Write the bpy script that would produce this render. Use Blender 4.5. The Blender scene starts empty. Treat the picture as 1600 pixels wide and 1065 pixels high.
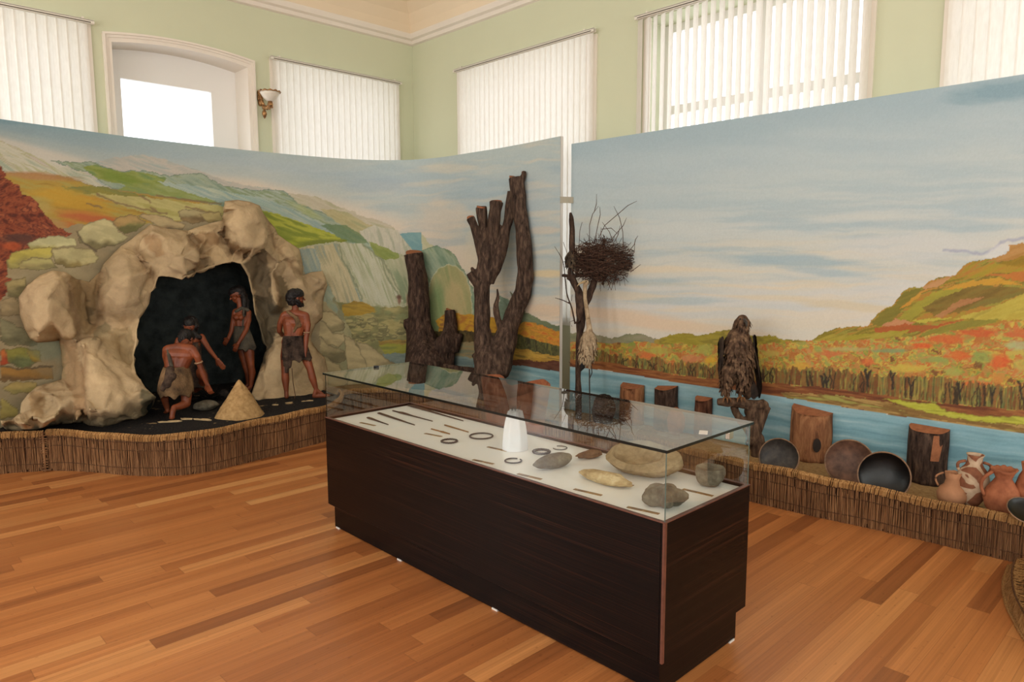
import bpy, bmesh, math, random
import numpy as np
from mathutils import Vector, Matrix, noise as mnoise
from mathutils.geometry import delaunay_2d_cdt

# ------------------------------------------------------------------ camera
scn = bpy.context.scene
COL = scn.collection
FPX = 1109.15
CAM = np.array([-3.1808, -4.3148, 1.6])
YAW, PITCH, ROLL = 0.8027, -0.1169, -0.0028
_cy, _sy = math.cos(YAW), math.sin(YAW)
CF = np.array([_cy*math.cos(PITCH), _sy*math.cos(PITCH), math.sin(PITCH)])
_r = np.array([_sy, -_cy, 0.0]); _u = np.cross(_r, CF)
CR = _r*math.cos(ROLL) + _u*math.sin(ROLL)
CU = -_r*math.sin(ROLL) + _u*math.cos(ROLL)
cam_d = bpy.data.cameras.new('camera')
cam_d.sensor_width = 36.0; cam_d.lens = FPX/1600*36.0
cam_d.clip_start = 0.05; cam_d.clip_end = 200
cam = bpy.data.objects.new('camera', cam_d); COL.objects.link(cam)
M = Matrix(((CR[0], CU[0], -CF[0], CAM[0]), (CR[1], CU[1], -CF[1], CAM[1]), (CR[2], CU[2], -CF[2], CAM[2]), (0, 0, 0, 1)))
cam.matrix_world = M
scn.camera = cam

# ------------------------------------------------------------------ sky, added fill lamps and exposure
vs = scn.view_settings
vs.view_transform = 'Standard'; vs.look = 'None'; vs.gamma = 1.0; vs.exposure = 0.0; vs.use_curve_mapping = False
world = bpy.data.worlds.new('overcast_sky'); scn.world = world
world.use_nodes = True
bg = world.node_tree.nodes['Background']
bg.inputs[0].default_value = (0.93, 0.97, 1.0, 1); bg.inputs[1].default_value = 2.4

def fill_light(name, loc, size, aim, power, color=(0.95, 0.98, 1.0)):
    """daylight entering through a window behind or beside the photographer"""
    l = bpy.data.lights.new(name, 'AREA'); l.shape = 'RECTANGLE'; l.size, l.size_y = size
    l.energy = power; l.color = color
    o = bpy.data.objects.new(name, l); COL.objects.link(o)
    o.location = loc
    d = Vector(aim)
    o.rotation_euler = d.to_track_quat('-Z', 'Y').to_euler()
    return o
PW = 86  # added fill lamps before the unseen walls, which have no window openings
for k, y in enumerate((-7.2, -4.6, -2.0, 0.7)):
    fill_light('window_daylight', (-8.05, y, 2.3), (1.6, 2.9), (1, 0, -0.05), PW)
for k, x in enumerate((-6.6, -4.0, -1.4, 1.2)):
    fill_light('window_daylight', (x, -9.05, 2.3), (1.6, 2.9), (0, 1, -0.05), PW*0.8)
for k, x in enumerate((-6.4, -4.6)):
    fill_light('window_daylight', (x, 3.17, 2.3), (1.3, 2.7), (0.15, -1, -0.05), PW*1.3)

# ------------------------------------------------------------------ helpers
def ray(u, v): return CF + CR*(u-800)/FPX - CU*(v-532.5)/FPX
def at_z(u, v, z):
    d = ray(u, v); return CAM + d*((z-CAM[2])/d[2])
def at_x(u, v, x):
    d = ray(u, v); return CAM + d*((x-CAM[0])/d[0])
def at_y(u, v, y):
    d = ray(u, v); return CAM + d*((y-CAM[1])/d[1])
def at_d(u, v, dep):
    return CAM + ray(u, v)*dep
def depth_of(p): return float((np.asarray(p, float)-CAM)@CF)
def px_of(P):
    d = np.asarray(P, float)-CAM; w = d@CF
    return 800+FPX*(d@CR)/w, 532.5-FPX*(d@CU)/w
def srgb(r, g, b):
    out = []
    for c in (r, g, b):
        c = c/255.0
        out.append(c/12.92 if c <= 0.04045 else ((c+0.055)/1.055)**2.4)
    return (out[0], out[1], out[2], 1.0)

class NT:
    """small node-tree writer for procedural materials"""
    def __init__(s, name, rough=0.6, spec=0.3, metal=0.0):
        s.m = bpy.data.materials.new(name); s.m.use_nodes = True
        s.t = s.m.node_tree; s.n = s.t.nodes; s.l = s.t.links
        s.b = s.n['Principled BSDF']
        s.b.inputs['Roughness'].default_value = rough
        s.b.inputs['Specular IOR Level'].default_value = spec
        s.b.inputs['Metallic'].default_value = metal
        s.tc = s.n.new('ShaderNodeTexCoord')
    def val(s, sock, v):
        if isinstance(v, bpy.types.NodeSocket): s.l.new(v, sock)
        else: sock.default_value = v
    def vec(s, scale=(1, 1, 1), rot=(0, 0, 0), src='Object'):
        mp = s.n.new('ShaderNodeMapping'); s.l.new(s.tc.outputs[src], mp.inputs[0])
        mp.inputs['Scale'].default_value = scale; mp.inputs['Rotation'].default_value = rot
        return mp.outputs[0]
    def noise(s, scale, detail=4, rough=0.55, vec=None, dist=0.0):
        nd = s.n.new('ShaderNodeTexNoise'); nd.inputs['Scale'].default_value = scale
        nd.inputs['Detail'].default_value = detail; nd.inputs['Roughness'].default_value = rough
        nd.inputs['Distortion'].default_value = dist
        s.l.new(vec if vec is not None else s.tc.outputs['Object'], nd.inputs['Vector'])
        return nd.outputs['Fac']
    def ramp(s, fac, stops):
        r = s.n.new('ShaderNodeValToRGB'); s.l.new(fac, r.inputs[0])
        e = r.color_ramp.elements
        while len(e) < len(stops): e.new(0.5)
        for k, (p, c) in enumerate(stops):
            e[k].position = p; e[k].color = c if len(c) == 4 else (*c, 1)
        return r.outputs[0]
    def math(s, op, a, b=0.0, c=0.0):
        m = s.n.new('ShaderNodeMath'); m.operation = op
        s.val(m.inputs[0], a); s.val(m.inputs[1], b); s.val(m.inputs[2], c)
        return m.outputs[0]
    def mix(s, fac, a, b, mode='MIX'):
        m = s.n.new('ShaderNodeMix'); m.data_type = 'RGBA'; m.blend_type = mode
        s.val(m.inputs[0], fac); s.val(m.inputs[6], a); s.val(m.inputs[7], b)
        return m.outputs[2]
    def color(s, c): s.val(s.b.inputs['Base Color'], c)
    def bump(s, h, strength=0.3, dist=0.01):
        b = s.n.new('ShaderNodeBump'); b.inputs['Strength'].default_value = strength
        b.inputs['Distance'].default_value = dist
        s.l.new(h, b.inputs['Height']); s.l.new(b.outputs[0], s.b.inputs['Normal'])

def plain(name, c, rough=0.6, spec=0.3, metal=0.0, nscale=None, amt=0.25, bump=0.0):
    t = NT(name, rough, spec, metal)
    if nscale:
        f = t.noise(nscale, 5)
        lo = tuple(x*(1-amt) for x in c[:3]); hi = tuple(min(1, x*(1+amt)) for x in c[:3])
        t.color(t.ramp(f, [(0.3, lo), (0.7, hi)]))
        if bump: t.bump(f, bump, 0.01)
    else: t.color(c)
    return t.m

def schlick(t, k):
    """reflectance of a thin pane, the same from both sides"""
    geo = t.n.new('ShaderNodeNewGeometry')
    dt = t.n.new('ShaderNodeVectorMath'); dt.operation = 'DOT_PRODUCT'
    t.l.new(geo.outputs['Incoming'], dt.inputs[0]); t.l.new(geo.outputs['Normal'], dt.inputs[1])
    c = t.math('ABSOLUTE', dt.outputs['Value'])
    p5 = t.math('POWER', t.math('SUBTRACT', 1.0, c), 5.0)
    F = t.math('ADD', 0.04, t.math('MULTIPLY', p5, 0.96))
    return t.math('MINIMUM', t.math('DIVIDE', t.math('MULTIPLY', F, k), t.math('ADD', 1.0, t.math('MULTIPLY', F, k-1))), 1.0)

class MB:
    """collects faces; build() links them as one mesh object"""
    def __init__(s): s.v = []; s.f = []
    def add(s, vs, fs):
        o = len(s.v); s.v += [tuple(float(q) for q in p) for p in vs]
        s.f += [tuple(i+o for i in f) for f in fs]; return s
    def box(s, a, b, M=None):
        x0, y0, z0 = a; x1, y1, z1 = b
        vs = [(x0, y0, z0), (x1, y0, z0), (x1, y1, z0), (x0, y1, z0), (x0, y0, z1), (x1, y0, z1), (x1, y1, z1), (x0, y1, z1)]
        if M is not None: vs = [M @ Vector(p) for p in vs]
        return s.add(vs, [(0, 3, 2, 1), (4, 5, 6, 7), (0, 1, 5, 4), (1, 2, 6, 5), (2, 3, 7, 6), (3, 0, 4, 7)])
    def tube(s, pts, rad, n=8, cap=True, squash=None, jit=0.0, rng=None):
        pts = [Vector(p) for p in pts]
        if not hasattr(rad, '__len__'): rad = [rad]*len(pts)
        vs = []; fs = []; ref = None
        for i, p in enumerate(pts):
            d = (pts[min(i+1, len(pts)-1)] - pts[max(i-1, 0)])
            if d.length < 1e-9: d = Vector((0, 0, 1))
            d.normalize()
            if ref is None:
                ref = Vector((0, 0, 1)) if abs(d.z) < 0.9 else Vector((1, 0, 0))
            a = d.cross(ref)
            if a.length < 1e-6: a = d.cross(Vector((0.3, 1, 0.1)))
            a.normalize(); b = d.cross(a).normalized(); ref = -b if False else ref
            for k in range(n):
                t = 2*math.pi*k/n; r = rad[i]
                if jit and rng: r *= 1+rng.uniform(-jit, jit)
                sq = squash if squash else 1
                vs.append(p + a*math.cos(t)*r + b*math.sin(t)*r*sq)
        m = len(pts)
        for i in range(m-1):
            for k in range(n):
                k2 = (k+1) % n
                fs.append((i*n+k, i*n+k2, (i+1)*n+k2, (i+1)*n+k))
        if cap:
            fs.append(tuple(range(n-1, -1, -1))); fs.append(tuple((m-1)*n+k for k in range(n)))
        return s.add(vs, fs)
    def lathe(s, prof, c=(0, 0, 0), n=32, M=None, close=False):
        vs = []; fs = []
        for (r, z) in prof:
            for k in range(n):
                t = 2*math.pi*k/n
                p = Vector((c[0]+r*math.cos(t), c[1]+r*math.sin(t), c[2]+z))
                vs.append(M @ p if M is not None else p)
        m = len(prof)
        for i in range(m-1):
            for k in range(n):
                k2 = (k+1) % n
                fs.append((i*n+k, i*n+k2, (i+1)*n+k2, (i+1)*n+k))
        if close:
            for k in range(n):
                k2 = (k+1) % n
                fs.append(((m-1)*n+k, (m-1)*n+k2, k2, k))
        else:
            if prof[0][0] < 0.006: fs.append(tuple(range(n-1, -1, -1)))
            if prof[-1][0] < 0.006: fs.append(tuple((m-1)*n+k for k in range(n)))
        return s.add(vs, fs)
    def build(s, name, mat, parent=None, smooth=False, loc=None):
        me = bpy.data.meshes.new(name)
        vv = s.v
        assert max(max(f) for f in s.f) < len(vv), name
        if loc is not None: vv = [(p[0]-loc[0], p[1]-loc[1], p[2]-loc[2]) for p in vv]
        me.from_pydata(vv, [], s.f); me.update()
        if mat is not None: me.materials.append(mat)
        if smooth: me.polygons.foreach_set('use_smooth', [True]*len(me.polygons))
        o = bpy.data.objects.new(name, me); COL.objects.link(o)
        if loc is not None: o.location = tuple(float(q) for q in loc)
        if parent is not None:
            o.parent = parent
            if loc is None:
                o.matrix_parent_inverse = Matrix.Translation(parent.location).inverted()
        return o

def tag(o, label=None, cat=None, group=None, kind=None):
    if label: o['label'] = label
    if cat: o['category'] = cat
    if group: o['group'] = group
    if kind: o['kind'] = kind
    return o
def thing(name, loc, label, cat, group=None):
    o = bpy.data.objects.new(name, None); COL.objects.link(o)
    o.location = tuple(float(q) for q in loc); o.empty_display_size = 0.05
    return tag(o, label, cat, group)
def bevel(o, w=0.004, seg=2, ang=0.6):
    m = o.modifiers.new('bevel', 'BEVEL'); m.width = w; m.segments = seg; m.limit_method = 'ANGLE'; m.angle_limit = ang
    return o
def subsurf(o, n=1):
    m = o.modifiers.new('sub', 'SUBSURF'); m.levels = n; m.render_levels = n; return o
def catmull(P, n=8):
    P = [np.array(p, float) for p in P]; out = []
    for i in range(len(P)-1):
        p0 = P[i-1] if i else 2*P[0]-P[1]; p1, p2 = P[i], P[i+1]
        p3 = P[i+2] if i+2 < len(P) else 2*P[-1]-P[-2]
        for k in range(n):
            t = k/n
            out.append(0.5*((2*p1)+(-p0+p2)*t+(2*p0-5*p1+4*p2-p3)*t*t+(-p0+3*p1-3*p2+p3)*t**3))
    out.append(P[-1]); return out

# value noise on numpy arrays
def vnoise(x, y, seed=0):
    xi = np.floor(x).astype(np.int64); yi = np.floor(y).astype(np.int64)
    fx = x-xi; fy = y-yi; fx = fx*fx*(3-2*fx); fy = fy*fy*(3-2*fy)
    def h(a, b):
        n = (a*374761393 + b*668265263 + seed*1442695041) & 0x7fffffff
        n = ((n ^ (n >> 13))*1274126177) & 0x7fffffff
        n = (n ^ (n >> 16)) & 0x7fffffff
        return (n % 100003)/100003.0
    a = h(xi, yi); b = h(xi+1, yi); c = h(xi, yi+1); d = h(xi+1, yi+1)
    return (a*(1-fx)+b*fx)*(1-fy)+(c*(1-fx)+d*fx)*fy
def fbm(x, y, seed=0, oct=4):
    s = 0; a = 0.5; t = 0
    for k in range(oct):
        s = s+a*vnoise(x, y, seed+k*17); t += a; a *= 0.5; x = x*2.03+11.3; y = y*2.03+5.7
    return s/t
# ================================================================== the room
XR, YL = 2.385, 3.236
XMIN, YMIN, ZC = -8.2, -9.2, 4.9
m_wall = plain('pale_green_paint', srgb(206, 208, 180), 0.8, 0.15, nscale=1.2, amt=0.02)
m_white = plain('white_trim_paint', srgb(232, 222, 210), 0.6, 0.25, nscale=3, amt=0.02)
m_cove = plain('peach_cove_paint', srgb(232, 213, 186), 0.8, 0.15, nscale=2, amt=0.02)
m_ceil = plain('ceiling_white', srgb(238, 232, 220), 0.8, 0.15, nscale=2, amt=0.02)

# floor: strip bamboo parquet running along x
t = NT('bamboo_parquet', 0.32, 0.5)
sep = t.n.new('ShaderNodeSeparateXYZ'); t.l.new(t.tc.outputs['Object'], sep.inputs[0])
W_ = 0.093
row = t.math('FLOOR', t.math('DIVIDE', sep.outputs[1], W_))
wn = t.n.new('ShaderNodeTexWhiteNoise'); wn.noise_dimensions = '1D'; t.l.new(row, wn.inputs['W'])
xs = t.math('ADD', t.math('DIVIDE', sep.outputs[0], 1.25), t.math('MULTIPLY', wn.outputs['Value'], 7.0))
colx = t.math('FLOOR', xs)
cmb = t.n.new('ShaderNodeCombineXYZ'); t.l.new(row, cmb.inputs[0]); t.l.new(colx, cmb.inputs[1])
wn2 = t.n.new('ShaderNodeTexWhiteNoise'); wn2.noise_dimensions = '2D'; t.l.new(cmb.outputs[0], wn2.inputs['Vector'])
plank = t.ramp(wn2.outputs['Value'], [(0.0, srgb(140, 84, 46)), (0.22, srgb(162, 99, 54)), (0.5, srgb(178, 113, 63)), (0.8, srgb(187, 122, 70)), (0.93, srgb(196, 134, 80)), (1.0, srgb(206, 150, 94))])
# strips inside each plank and fine grain
cmb2 = t.n.new('ShaderNodeCombineXYZ')
t.l.new(t.math('ADD', t.math('MULTIPLY', sep.outputs[0], 1.3), t.math('MULTIPLY', wn2.outputs['Value'], 40)), cmb2.inputs[0])
t.l.new(t.math('MULTIPLY', sep.outputs[1], 120), cmb2.inputs[1])
grain = t.noise(1.0, 3, 0.6, cmb2.outputs[0])
g1 = t.ramp(grain, [(0.25, (0.76, 0.72, 0.68)), (0.75, (1.15, 1.15, 1.15))])
c1 = t.mix(0.85, plank, g1, 'MULTIPLY')
cmb4 = t.n.new('ShaderNodeCombineXYZ'); t.l.new(t.math('FLOOR', t.math('DIVIDE', sep.outputs[1], W_/4)), cmb4.inputs[0]); t.l.new(colx, cmb4.inputs[1])
wn3 = t.n.new('ShaderNodeTexWhiteNoise'); wn3.noise_dimensions = '2D'; t.l.new(cmb4.outputs[0], wn3.inputs['Vector'])
c1 = t.mix(0.8, c1, t.ramp(wn3.outputs['Value'], [(0.0, (0.86, 0.84, 0.82)), (1.0, (1.1, 1.1, 1.1))]), 'MULTIPLY')
# bamboo nodes: small dark dashes
cmb3 = t.n.new('ShaderNodeCombineXYZ')
t.l.new(t.math('MULTIPLY', sep.outputs[0], 34), cmb3.inputs[0]); t.l.new(t.math('MULTIPLY', sep.outputs[1], 55), cmb3.inputs[1])
kn = t.noise(1.0, 1, 0.4, cmb3.outputs[0])
kr = t.ramp(kn, [(0.68, (1, 1, 1)), (0.8, (0.72, 0.64, 0.56))])
c2 = t.mix(0.8, c1, kr, 'MULTIPLY')
# joints
fy = t.math('FRACT', t.math('DIVIDE', sep.outputs[1], W_)); fx = t.math('FRACT', xs)
ey = t.math('LESS_THAN', t.math('MINIMUM', fy, t.math('SUBTRACT', 1.0, fy)), 0.012)
ex = t.math('LESS_THAN', t.math('MINIMUM', fx, t.math('SUBTRACT', 1.0, fx)), 0.0016)
ed = t.math('MAXIMUM', ey, ex)
c3 = t.mix(t.math('MULTIPLY', ed, 0.35), c2, srgb(95, 50, 25))
t.color(c3)
t.bump(grain, 0.04, 0.002)
rr = t.math('ADD', 0.27, t.math('MULTIPLY', t.noise(3, 3), 0.12)); t.val(t.b.inputs['Roughness'], rr)
m_floor = t.m
tag(MB().box((XMIN, YMIN, -0.05), (XR+0.35, YL+0.35, 0.0)).build('floor', m_floor), kind='structure')

# ---- openings measured on the walls
def LX(u, v): return float(at_y(u, v, YL)[0])
def RY(u, v): return float(at_x(u, v, XR)[1])
ZT = 3.74      # top of the window openings
ZB = 1.0
w1 = (LX(0, 100)-0.75, LX(140, 30)); w3 = (LX(420, 92), LX(621, 130))
arch = (LX(176, 120), LX(388, 150))
r1 = (RY(934, 60), RY(719, 120)); r2 = (RY(1368, 60), RY(1008, 60)); r3 = (r2[0]-0.62-1.45, r2[0]-0.62)
r3 = (RY(1474, 60)-1.45, RY(1474, 60))
TH = 0.42
zarch_side = float(at_y(397, 96, YL)[2]); zarch_l = float(at_y(162, 50, YL)[2]); 
zarch_mid = float(at_y(285, 68, YL)[2])
print('arch', arch, zarch_side, zarch_l, zarch_mid, 'w3', w3, 'r', r1, r2, r3)
Z0 = (zarch_side+zarch_l)/2
def archz(x, x0=arch[0], x1=arch[1], z0=Z0-0.075, rise=0.06):
    s = (x-x0)/(x1-x0); return z0+rise*(1-(2*s-1)**2)
wl = MB()
xs_ = [XMIN, w1[0], w1[1], arch[0], arch[1], w3[0], w3[1], XR+TH]
for a, b in ((0, 1), (2, 3), (4, 5), (6, 7)): wl.box((xs_[a], YL, 0), (xs_[b], YL+TH, ZC))
for a, b in ((1, 2), (5, 6)):
    wl.box((xs_[a], YL, 0), (xs_[b], YL+TH, ZB)); wl.box((xs_[a], YL, ZT), (xs_[b], YL+TH, ZC))
wl.box((arch[0], YL, 0), (arch[1], YL+TH, ZB))
N = 24
av = []
for k in range(N+1):
    x = arch[0]+(arch[1]-arch[0])*k/N; z = archz(x)
    av += [(x, YL, z), (x, YL, ZC), (x, YL+TH, z), (x, YL+TH, ZC)]
af = []
for k in range(N):
    a = 4*k; b = a+4
    af += [(a, b, b+1, a+1), (a+2, a+3, b+3, b+2), (a, a+2, b+2, b)]
wl.add(av, af)
tag(wl.build('wall_left', m_wall), kind='structure')
wr = MB()
ys_ = [YMIN, r3[0], r3[1], r2[0], r2[1], r1[0], r1[1], YL]
for a, b in ((0, 1), (2, 3), (4, 5), (6, 7)): wr.box((XR, ys_[a], 0), (XR+TH, ys_[b], ZC))
for a, b in ((1, 2), (3, 4), (5, 6)):
    wr.box((XR, ys_[a], 0), (XR+TH, ys_[b], ZB)); wr.box((XR, ys_[a], ZT+0.0), (XR+TH, ys_[b], ZC))
tag(wr.build('wall_right', m_wall), kind='structure')
tag(MB().box((XMIN-0.2, YMIN, 0), (XMIN, YL+TH, ZC)).build('wall_west', m_wall), kind='structure')
tag(MB().box((XMIN-0.2, YMIN-0.2, 0), (XR+TH, YMIN, ZC)).build('wall_south', m_wall), kind='structure')
tag(MB().box((XMIN-0.2, YMIN-0.2, ZC), (XR+TH, YL+TH, ZC+0.1)).build('ceiling', m_ceil), kind='structure')

# ---- cornice: profile (inset, z) swept along both walls
ZK = float(at_y(645, 73, YL)[2])
prof = [(0, ZK), (0.035, ZK+0.01), (0.05, ZK+0.045), (0.085, ZK+0.06), (0.10, ZK+0.10), (0.10, ZK+0.115)]
cove = [(0.10, ZK+0.115), (0.12, ZK+0.20), (0.18, ZK+0.31), (0.28, ZK+0.40), (0.42, ZK+0.45)]
top = [(0.42, ZK+0.45), (0.44, ZK+0.44), (0.47, ZK+0.44), (0.50, ZK+0.475), (0.60, ZK+0.48), (0.63, ZK+0.50), (0.70, ZK+0.50), (0.73, ZK+0.53), (0.73, ZC+0.02)]
def sweep(pr):
    m = MB(); vs = []; fs = []
    for (i, z) in pr:
        vs += [(XMIN, YL-i, z), (XR-i, YL-i, z), (XR-i, YMIN, z)]
    for k in range(len(pr)-1):
        a = 3*k; b = a+3
        fs += [(a, a+1, b+1, b), (a+1, a+2, b+2, b+1)]
    return m.add(vs, fs)
for nm, pr, mt in (('trim_1', prof, m_white), ('trim_2', cove, m_cove), ('trim_3', top, m_white)):
    tag(sweep(pr).build(nm, mt), kind='structure')

# ---- windows
t = NT('window_glass', 0.0, 0.5)
tr = t.n.new('ShaderNodeBsdfTransparent'); gl = t.n.new('ShaderNodeBsdfGlossy'); gl.inputs['Roughness'].default_value = 0.02
fac = schlick(t, 1.6)
mx = t.n.new('ShaderNodeMixShader'); t.l.new(fac, mx.inputs[0]); t.l.new(tr.outputs[0], mx.inputs[1]); t.l.new(gl.outputs[0], mx.inputs[2])
t.l.new(mx.outputs[0], t.n['Material Output'].inputs[0])
m_pane = t.m
m_frame = plain('white_window_plastic', srgb(236, 232, 228), 0.4, 0.4)
def window(n, P, a, b, z0, z1, mull=1, trans=0.72, dep=0.30, fw=0.07):
    """P maps (along, depth into wall, z) to the room"""
    m = MB()
    def bx(a0, a1, d0, d1, q0, q1):
        p = [P(x, d, z) for x in (a0, a1) for d in (d0, d1) for z in (q0, q1)]
        lo = tuple(min(q[i] for q in p) for i in range(3)); hi = tuple(max(q[i] for q in p) for i in range(3)); m.box(lo, hi)
    bx(a, a+fw, dep, dep+0.06, z0, z1); bx(b-fw, b, dep, dep+0.06, z0, z1)
    bx(a+fw, b-fw, dep, dep+0.06, z0, z0+fw); bx(a+fw, b-fw, dep, dep+0.06, z1-fw, z1)
    for k in range(mull):
        c = a+(b-a)*(k+1)/(mull+1); bx(c-0.04, c+0.04, dep, dep+0.06, z0+fw, z1-fw)
    zt = z0+(z1-z0)*trans; 
    if trans: bx(a+fw, b-fw, dep+0.005, dep+0.055, zt-0.04, zt+0.04)
    o = tag(m.build('window_%d' % n, m_frame), kind='structure')
    # casing on the room side
    cs = MB(); m2 = m; m = cs
    def bx2(a0, a1, q0, q1, d0=-0.02):
        p = [P(x, d, z) for x in (a0, a1) for d in (d0, 0.0) for z in (q0, q1)]
        lo = tuple(min(q[i] for q in p) for i in range(3)); hi = tuple(max(q[i] for q in p) for i in range(3)); cs.box(lo, hi)
    if trans:
        bx2(a, a+0.07, z0, z1); bx2(b-0.07, b, z0, z1)
    if cs.v: cs.build('window_casing', m_white, o)
    pn = MB(); p0 = P(a+fw, dep+0.03, z0+fw); p1 = P(b-fw, dep+0.036, z1-fw)
    pn.box(tuple(map(min, p0, p1)), tuple(map(max, p0, p1))).build('pane', m_pane, o)
    return o
PL = lambda a, d, z: (a, YL+d, z)
PR = lambda a, d, z: (XR+d, a, z)
cw = 0.10
window(1, PL, w1[0], w1[1]-0.0, ZB, ZT)
window(3, PL, w3[0]+0.0, w3[1], ZB, ZT)
window(4, PR, r1[0], r1[1], ZB, ZT); window(5, PR, r2[0], r2[1], ZB, ZT); window(6, PR, r3[0], r3[1], ZB, ZT)
# arched window: casing, broad white frame with an arched head
gL = float(at_y(188, 123, YL+0.30)[0]); gR = float(at_y(330, 143, YL+0.30)[0]); gT = float(at_y(260, 133, YL+0.30)[2])
m = MB()
m.box((arch[0], YL+0.30, ZB), (gL, YL+0.36, gT)); m.box((gR, YL+0.30, ZB), (arch[1], YL+0.36, gT))
m.box((gL, YL+0.30, ZB), (gR, YL+0.36, ZB+0.1))
vs_ = []; fs_ = []
for k in range(N+1):
    x = arch[0]+(arch[1]-arch[0])*k/N; z = archz(x)-0.001
    vs_ += [(x, YL+0.30, gT), (x, YL+0.30, z), (x, YL+0.36, gT), (x, YL+0.36, z)]
for k in range(N):
    a = 4*k; b = a+4; fs_ += [(a, b, b+1, a+1), (a+2, a+3, b+3, b+2), (a, a+2, b+2, b)]
m.add(vs_, fs_)
wa = tag(m.build('window_2', m_frame), kind='structure')
MB().box((gL, YL+0.33, ZB+0.1), (gR, YL+0.336, gT)).build('pane', m_pane, wa)
# plastered reveal lining and stepped casing following the arch
def arch_path(off):
    P_ = [(arch[0]-off, ZB), ]
    for k in range(N+1):
        x = arch[0]-off+(arch[1]-arch[0]+2*off)*k/N
        P_.append((x, archz(x, arch[0]-off, arch[1]+off)+off))
    P_.append((arch[1]+off, ZB)); return P_
def arch_band(o0, o1, d0, d1):
    A, B = arch_path(o0), arch_path(o1); mb = MB(); vs = []; fs = []
    for (p, q) in zip(A, B):
        vs += [(p[0], YL-d1, p[1]), (q[0], YL-d1, q[1]), (q[0], YL-d0, q[1]), (p[0], YL-d0, p[1])]
    for k in range(len(A)-1):
        a = 4*k; b = a+4
        for i in range(4): j = (i+1) % 4; fs.append((a+i, a+j, b+j, b+i))
    return mb.add(vs, fs)
cb = arch_band(-0.004, 0.03, -0.30, 0.02); b2 = arch_band(0.03, 0.052, 0.0, 0.03); cb.add(b2.v, b2.f); b3 = arch_band(0.052, 0.07, 0.0, 0.045); cb.add(b3.v, b3.f)
cb.build('window_casing', m_white, wa)

# ---- vertical blinds
t = NT('blind_fabric', 0.8, 0.1)
f = t.noise(60, 2, 0.5, t.vec((1, 1, 0.25)))
colr = t.ramp(f, [(0.3, srgb(236, 230, 222)), (0.7, srgb(242, 237, 230))])
df = t.n.new('ShaderNodeBsdfDiffuse'); tl = t.n.new('ShaderNodeBsdfTranslucent')
t.l.new(colr, df.inputs[0]); t.l.new(colr, tl.inputs[0])
mx = t.n.new('ShaderNodeMixShader'); mx.inputs[0].default_value = 0.42
t.l.new(df.outputs[0], mx.inputs[1]); t.l.new(tl.outputs[0], mx.inputs[2]); t.l.new(mx.outputs[0], t.n['Material Output'].inputs[0])
m_slat = t.m
m_rail = plain('blind_rail_white', srgb(225, 218, 205), 0.4, 0.4)
m_dark = plain('dark_slot', srgb(90, 82, 72), 0.6, 0.2)
def blind(P, a, b, ztop, zbot, pitch, ang, label, ang_jit=0.05, seed=1, slatw=0.089):
    rng = random.Random(seed)
    c = P((a+b)/2, -0.06, ztop)
    root = thing('vertical_blind', c, label, 'blind')
    m = MB()
    def bx(mb, a0, a1, d0, d1, q0, q1):
        p = [P(x, d, z) for x in (a0, a1) for d in (d0, d1) for z in (q0, q1)]
        mb.box(tuple(min(q[i] for q in p) for i in range(3)), tuple(max(q[i] for q in p) for i in range(3)))
    bx(m, a, b, -0.085, -0.078, ztop, ztop+0.03); bx(m, a, b, -0.05, -0.043, ztop, ztop+0.03)
    bx(m, a, b, -0.085, -0.043, ztop+0.026, ztop+0.034)
    m.build('headrail', m_rail, root)
    m = MB(); bx(m, a+0.03, b-0.03, -0.087, -0.085, ztop+0.006, ztop+0.014); m.build('slot', m_dark, root)
    for k in (0.06, 0.94):
        m = MB(); bx(m, a+(b-a)*k-0.01, a+(b-a)*k+0.01, -0.075, -0.0, ztop+0.034, ztop+0.05); m.build('bracket', m_rail, root)
    m = MB(); x = a+0.05+slatw/2*0.3
    while x < b-0.03:
        an = ang+rng.uniform(-ang_jit, ang_jit); n = 5; vs = []
        for i in range(n):
            s = -0.5+i/(n-1); bow = 0.006*(1-4*s*s)
            al = s*slatw*math.cos(an)-bow*math.sin(an); dd = s*slatw*math.sin(an)+bow*math.cos(an)
            for z in (zbot, ztop-0.005): vs.append(P(x+al, -0.064+dd, z))
        m.add(vs, [(2*i, 2*i+2, 2*i+3, 2*i+1) for i in range(n-1)])
        x += pitch
    m.build('slats', m_slat, root)
    return root
def rz(u, v): return float(at_x(u, v, XR-0.06)[2])
ZR1, ZR2 = 3.80, 3.80
blind(PL, LX(0, 4)-0.8, LX(143, 30), float(at_y(70, 20, YL-0.06)[2])-0.02, 0.9, 0.078, 0.12, 'closed cream vertical blind at the far left window, left of the arched window', seed=3)
blind(PL, LX(418, 90), LX(622, 128), float(at_y(520, 109, YL-0.06)[2])-0.02, 0.9, 0.078, 0.12, 'closed cream vertical blind right of the gilt wall lamp, left of the room corner', seed=4)
blind(PR, RY(936, 46), RY(716, 108), rz(826, 77)-0.02, 0.9, 0.078, -0.12, 'closed cream vertical blind above the gap between the two painted screens', seed=5)
blind(PR, RY(1373, 46), RY(1000, 26), rz(1050, 12)-0.02, 0.9, 0.082, 0.50, 'half-open cream vertical blind with bright gaps above the right painted screen', 0.08, seed=6)
blind(PR, r3[0]-0.1, RY(1480, 46), rz(1050, 12)-0.02, 0.9, 0.078, -0.12, 'closed cream vertical blind cut by the right edge of the picture', seed=7)
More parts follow.
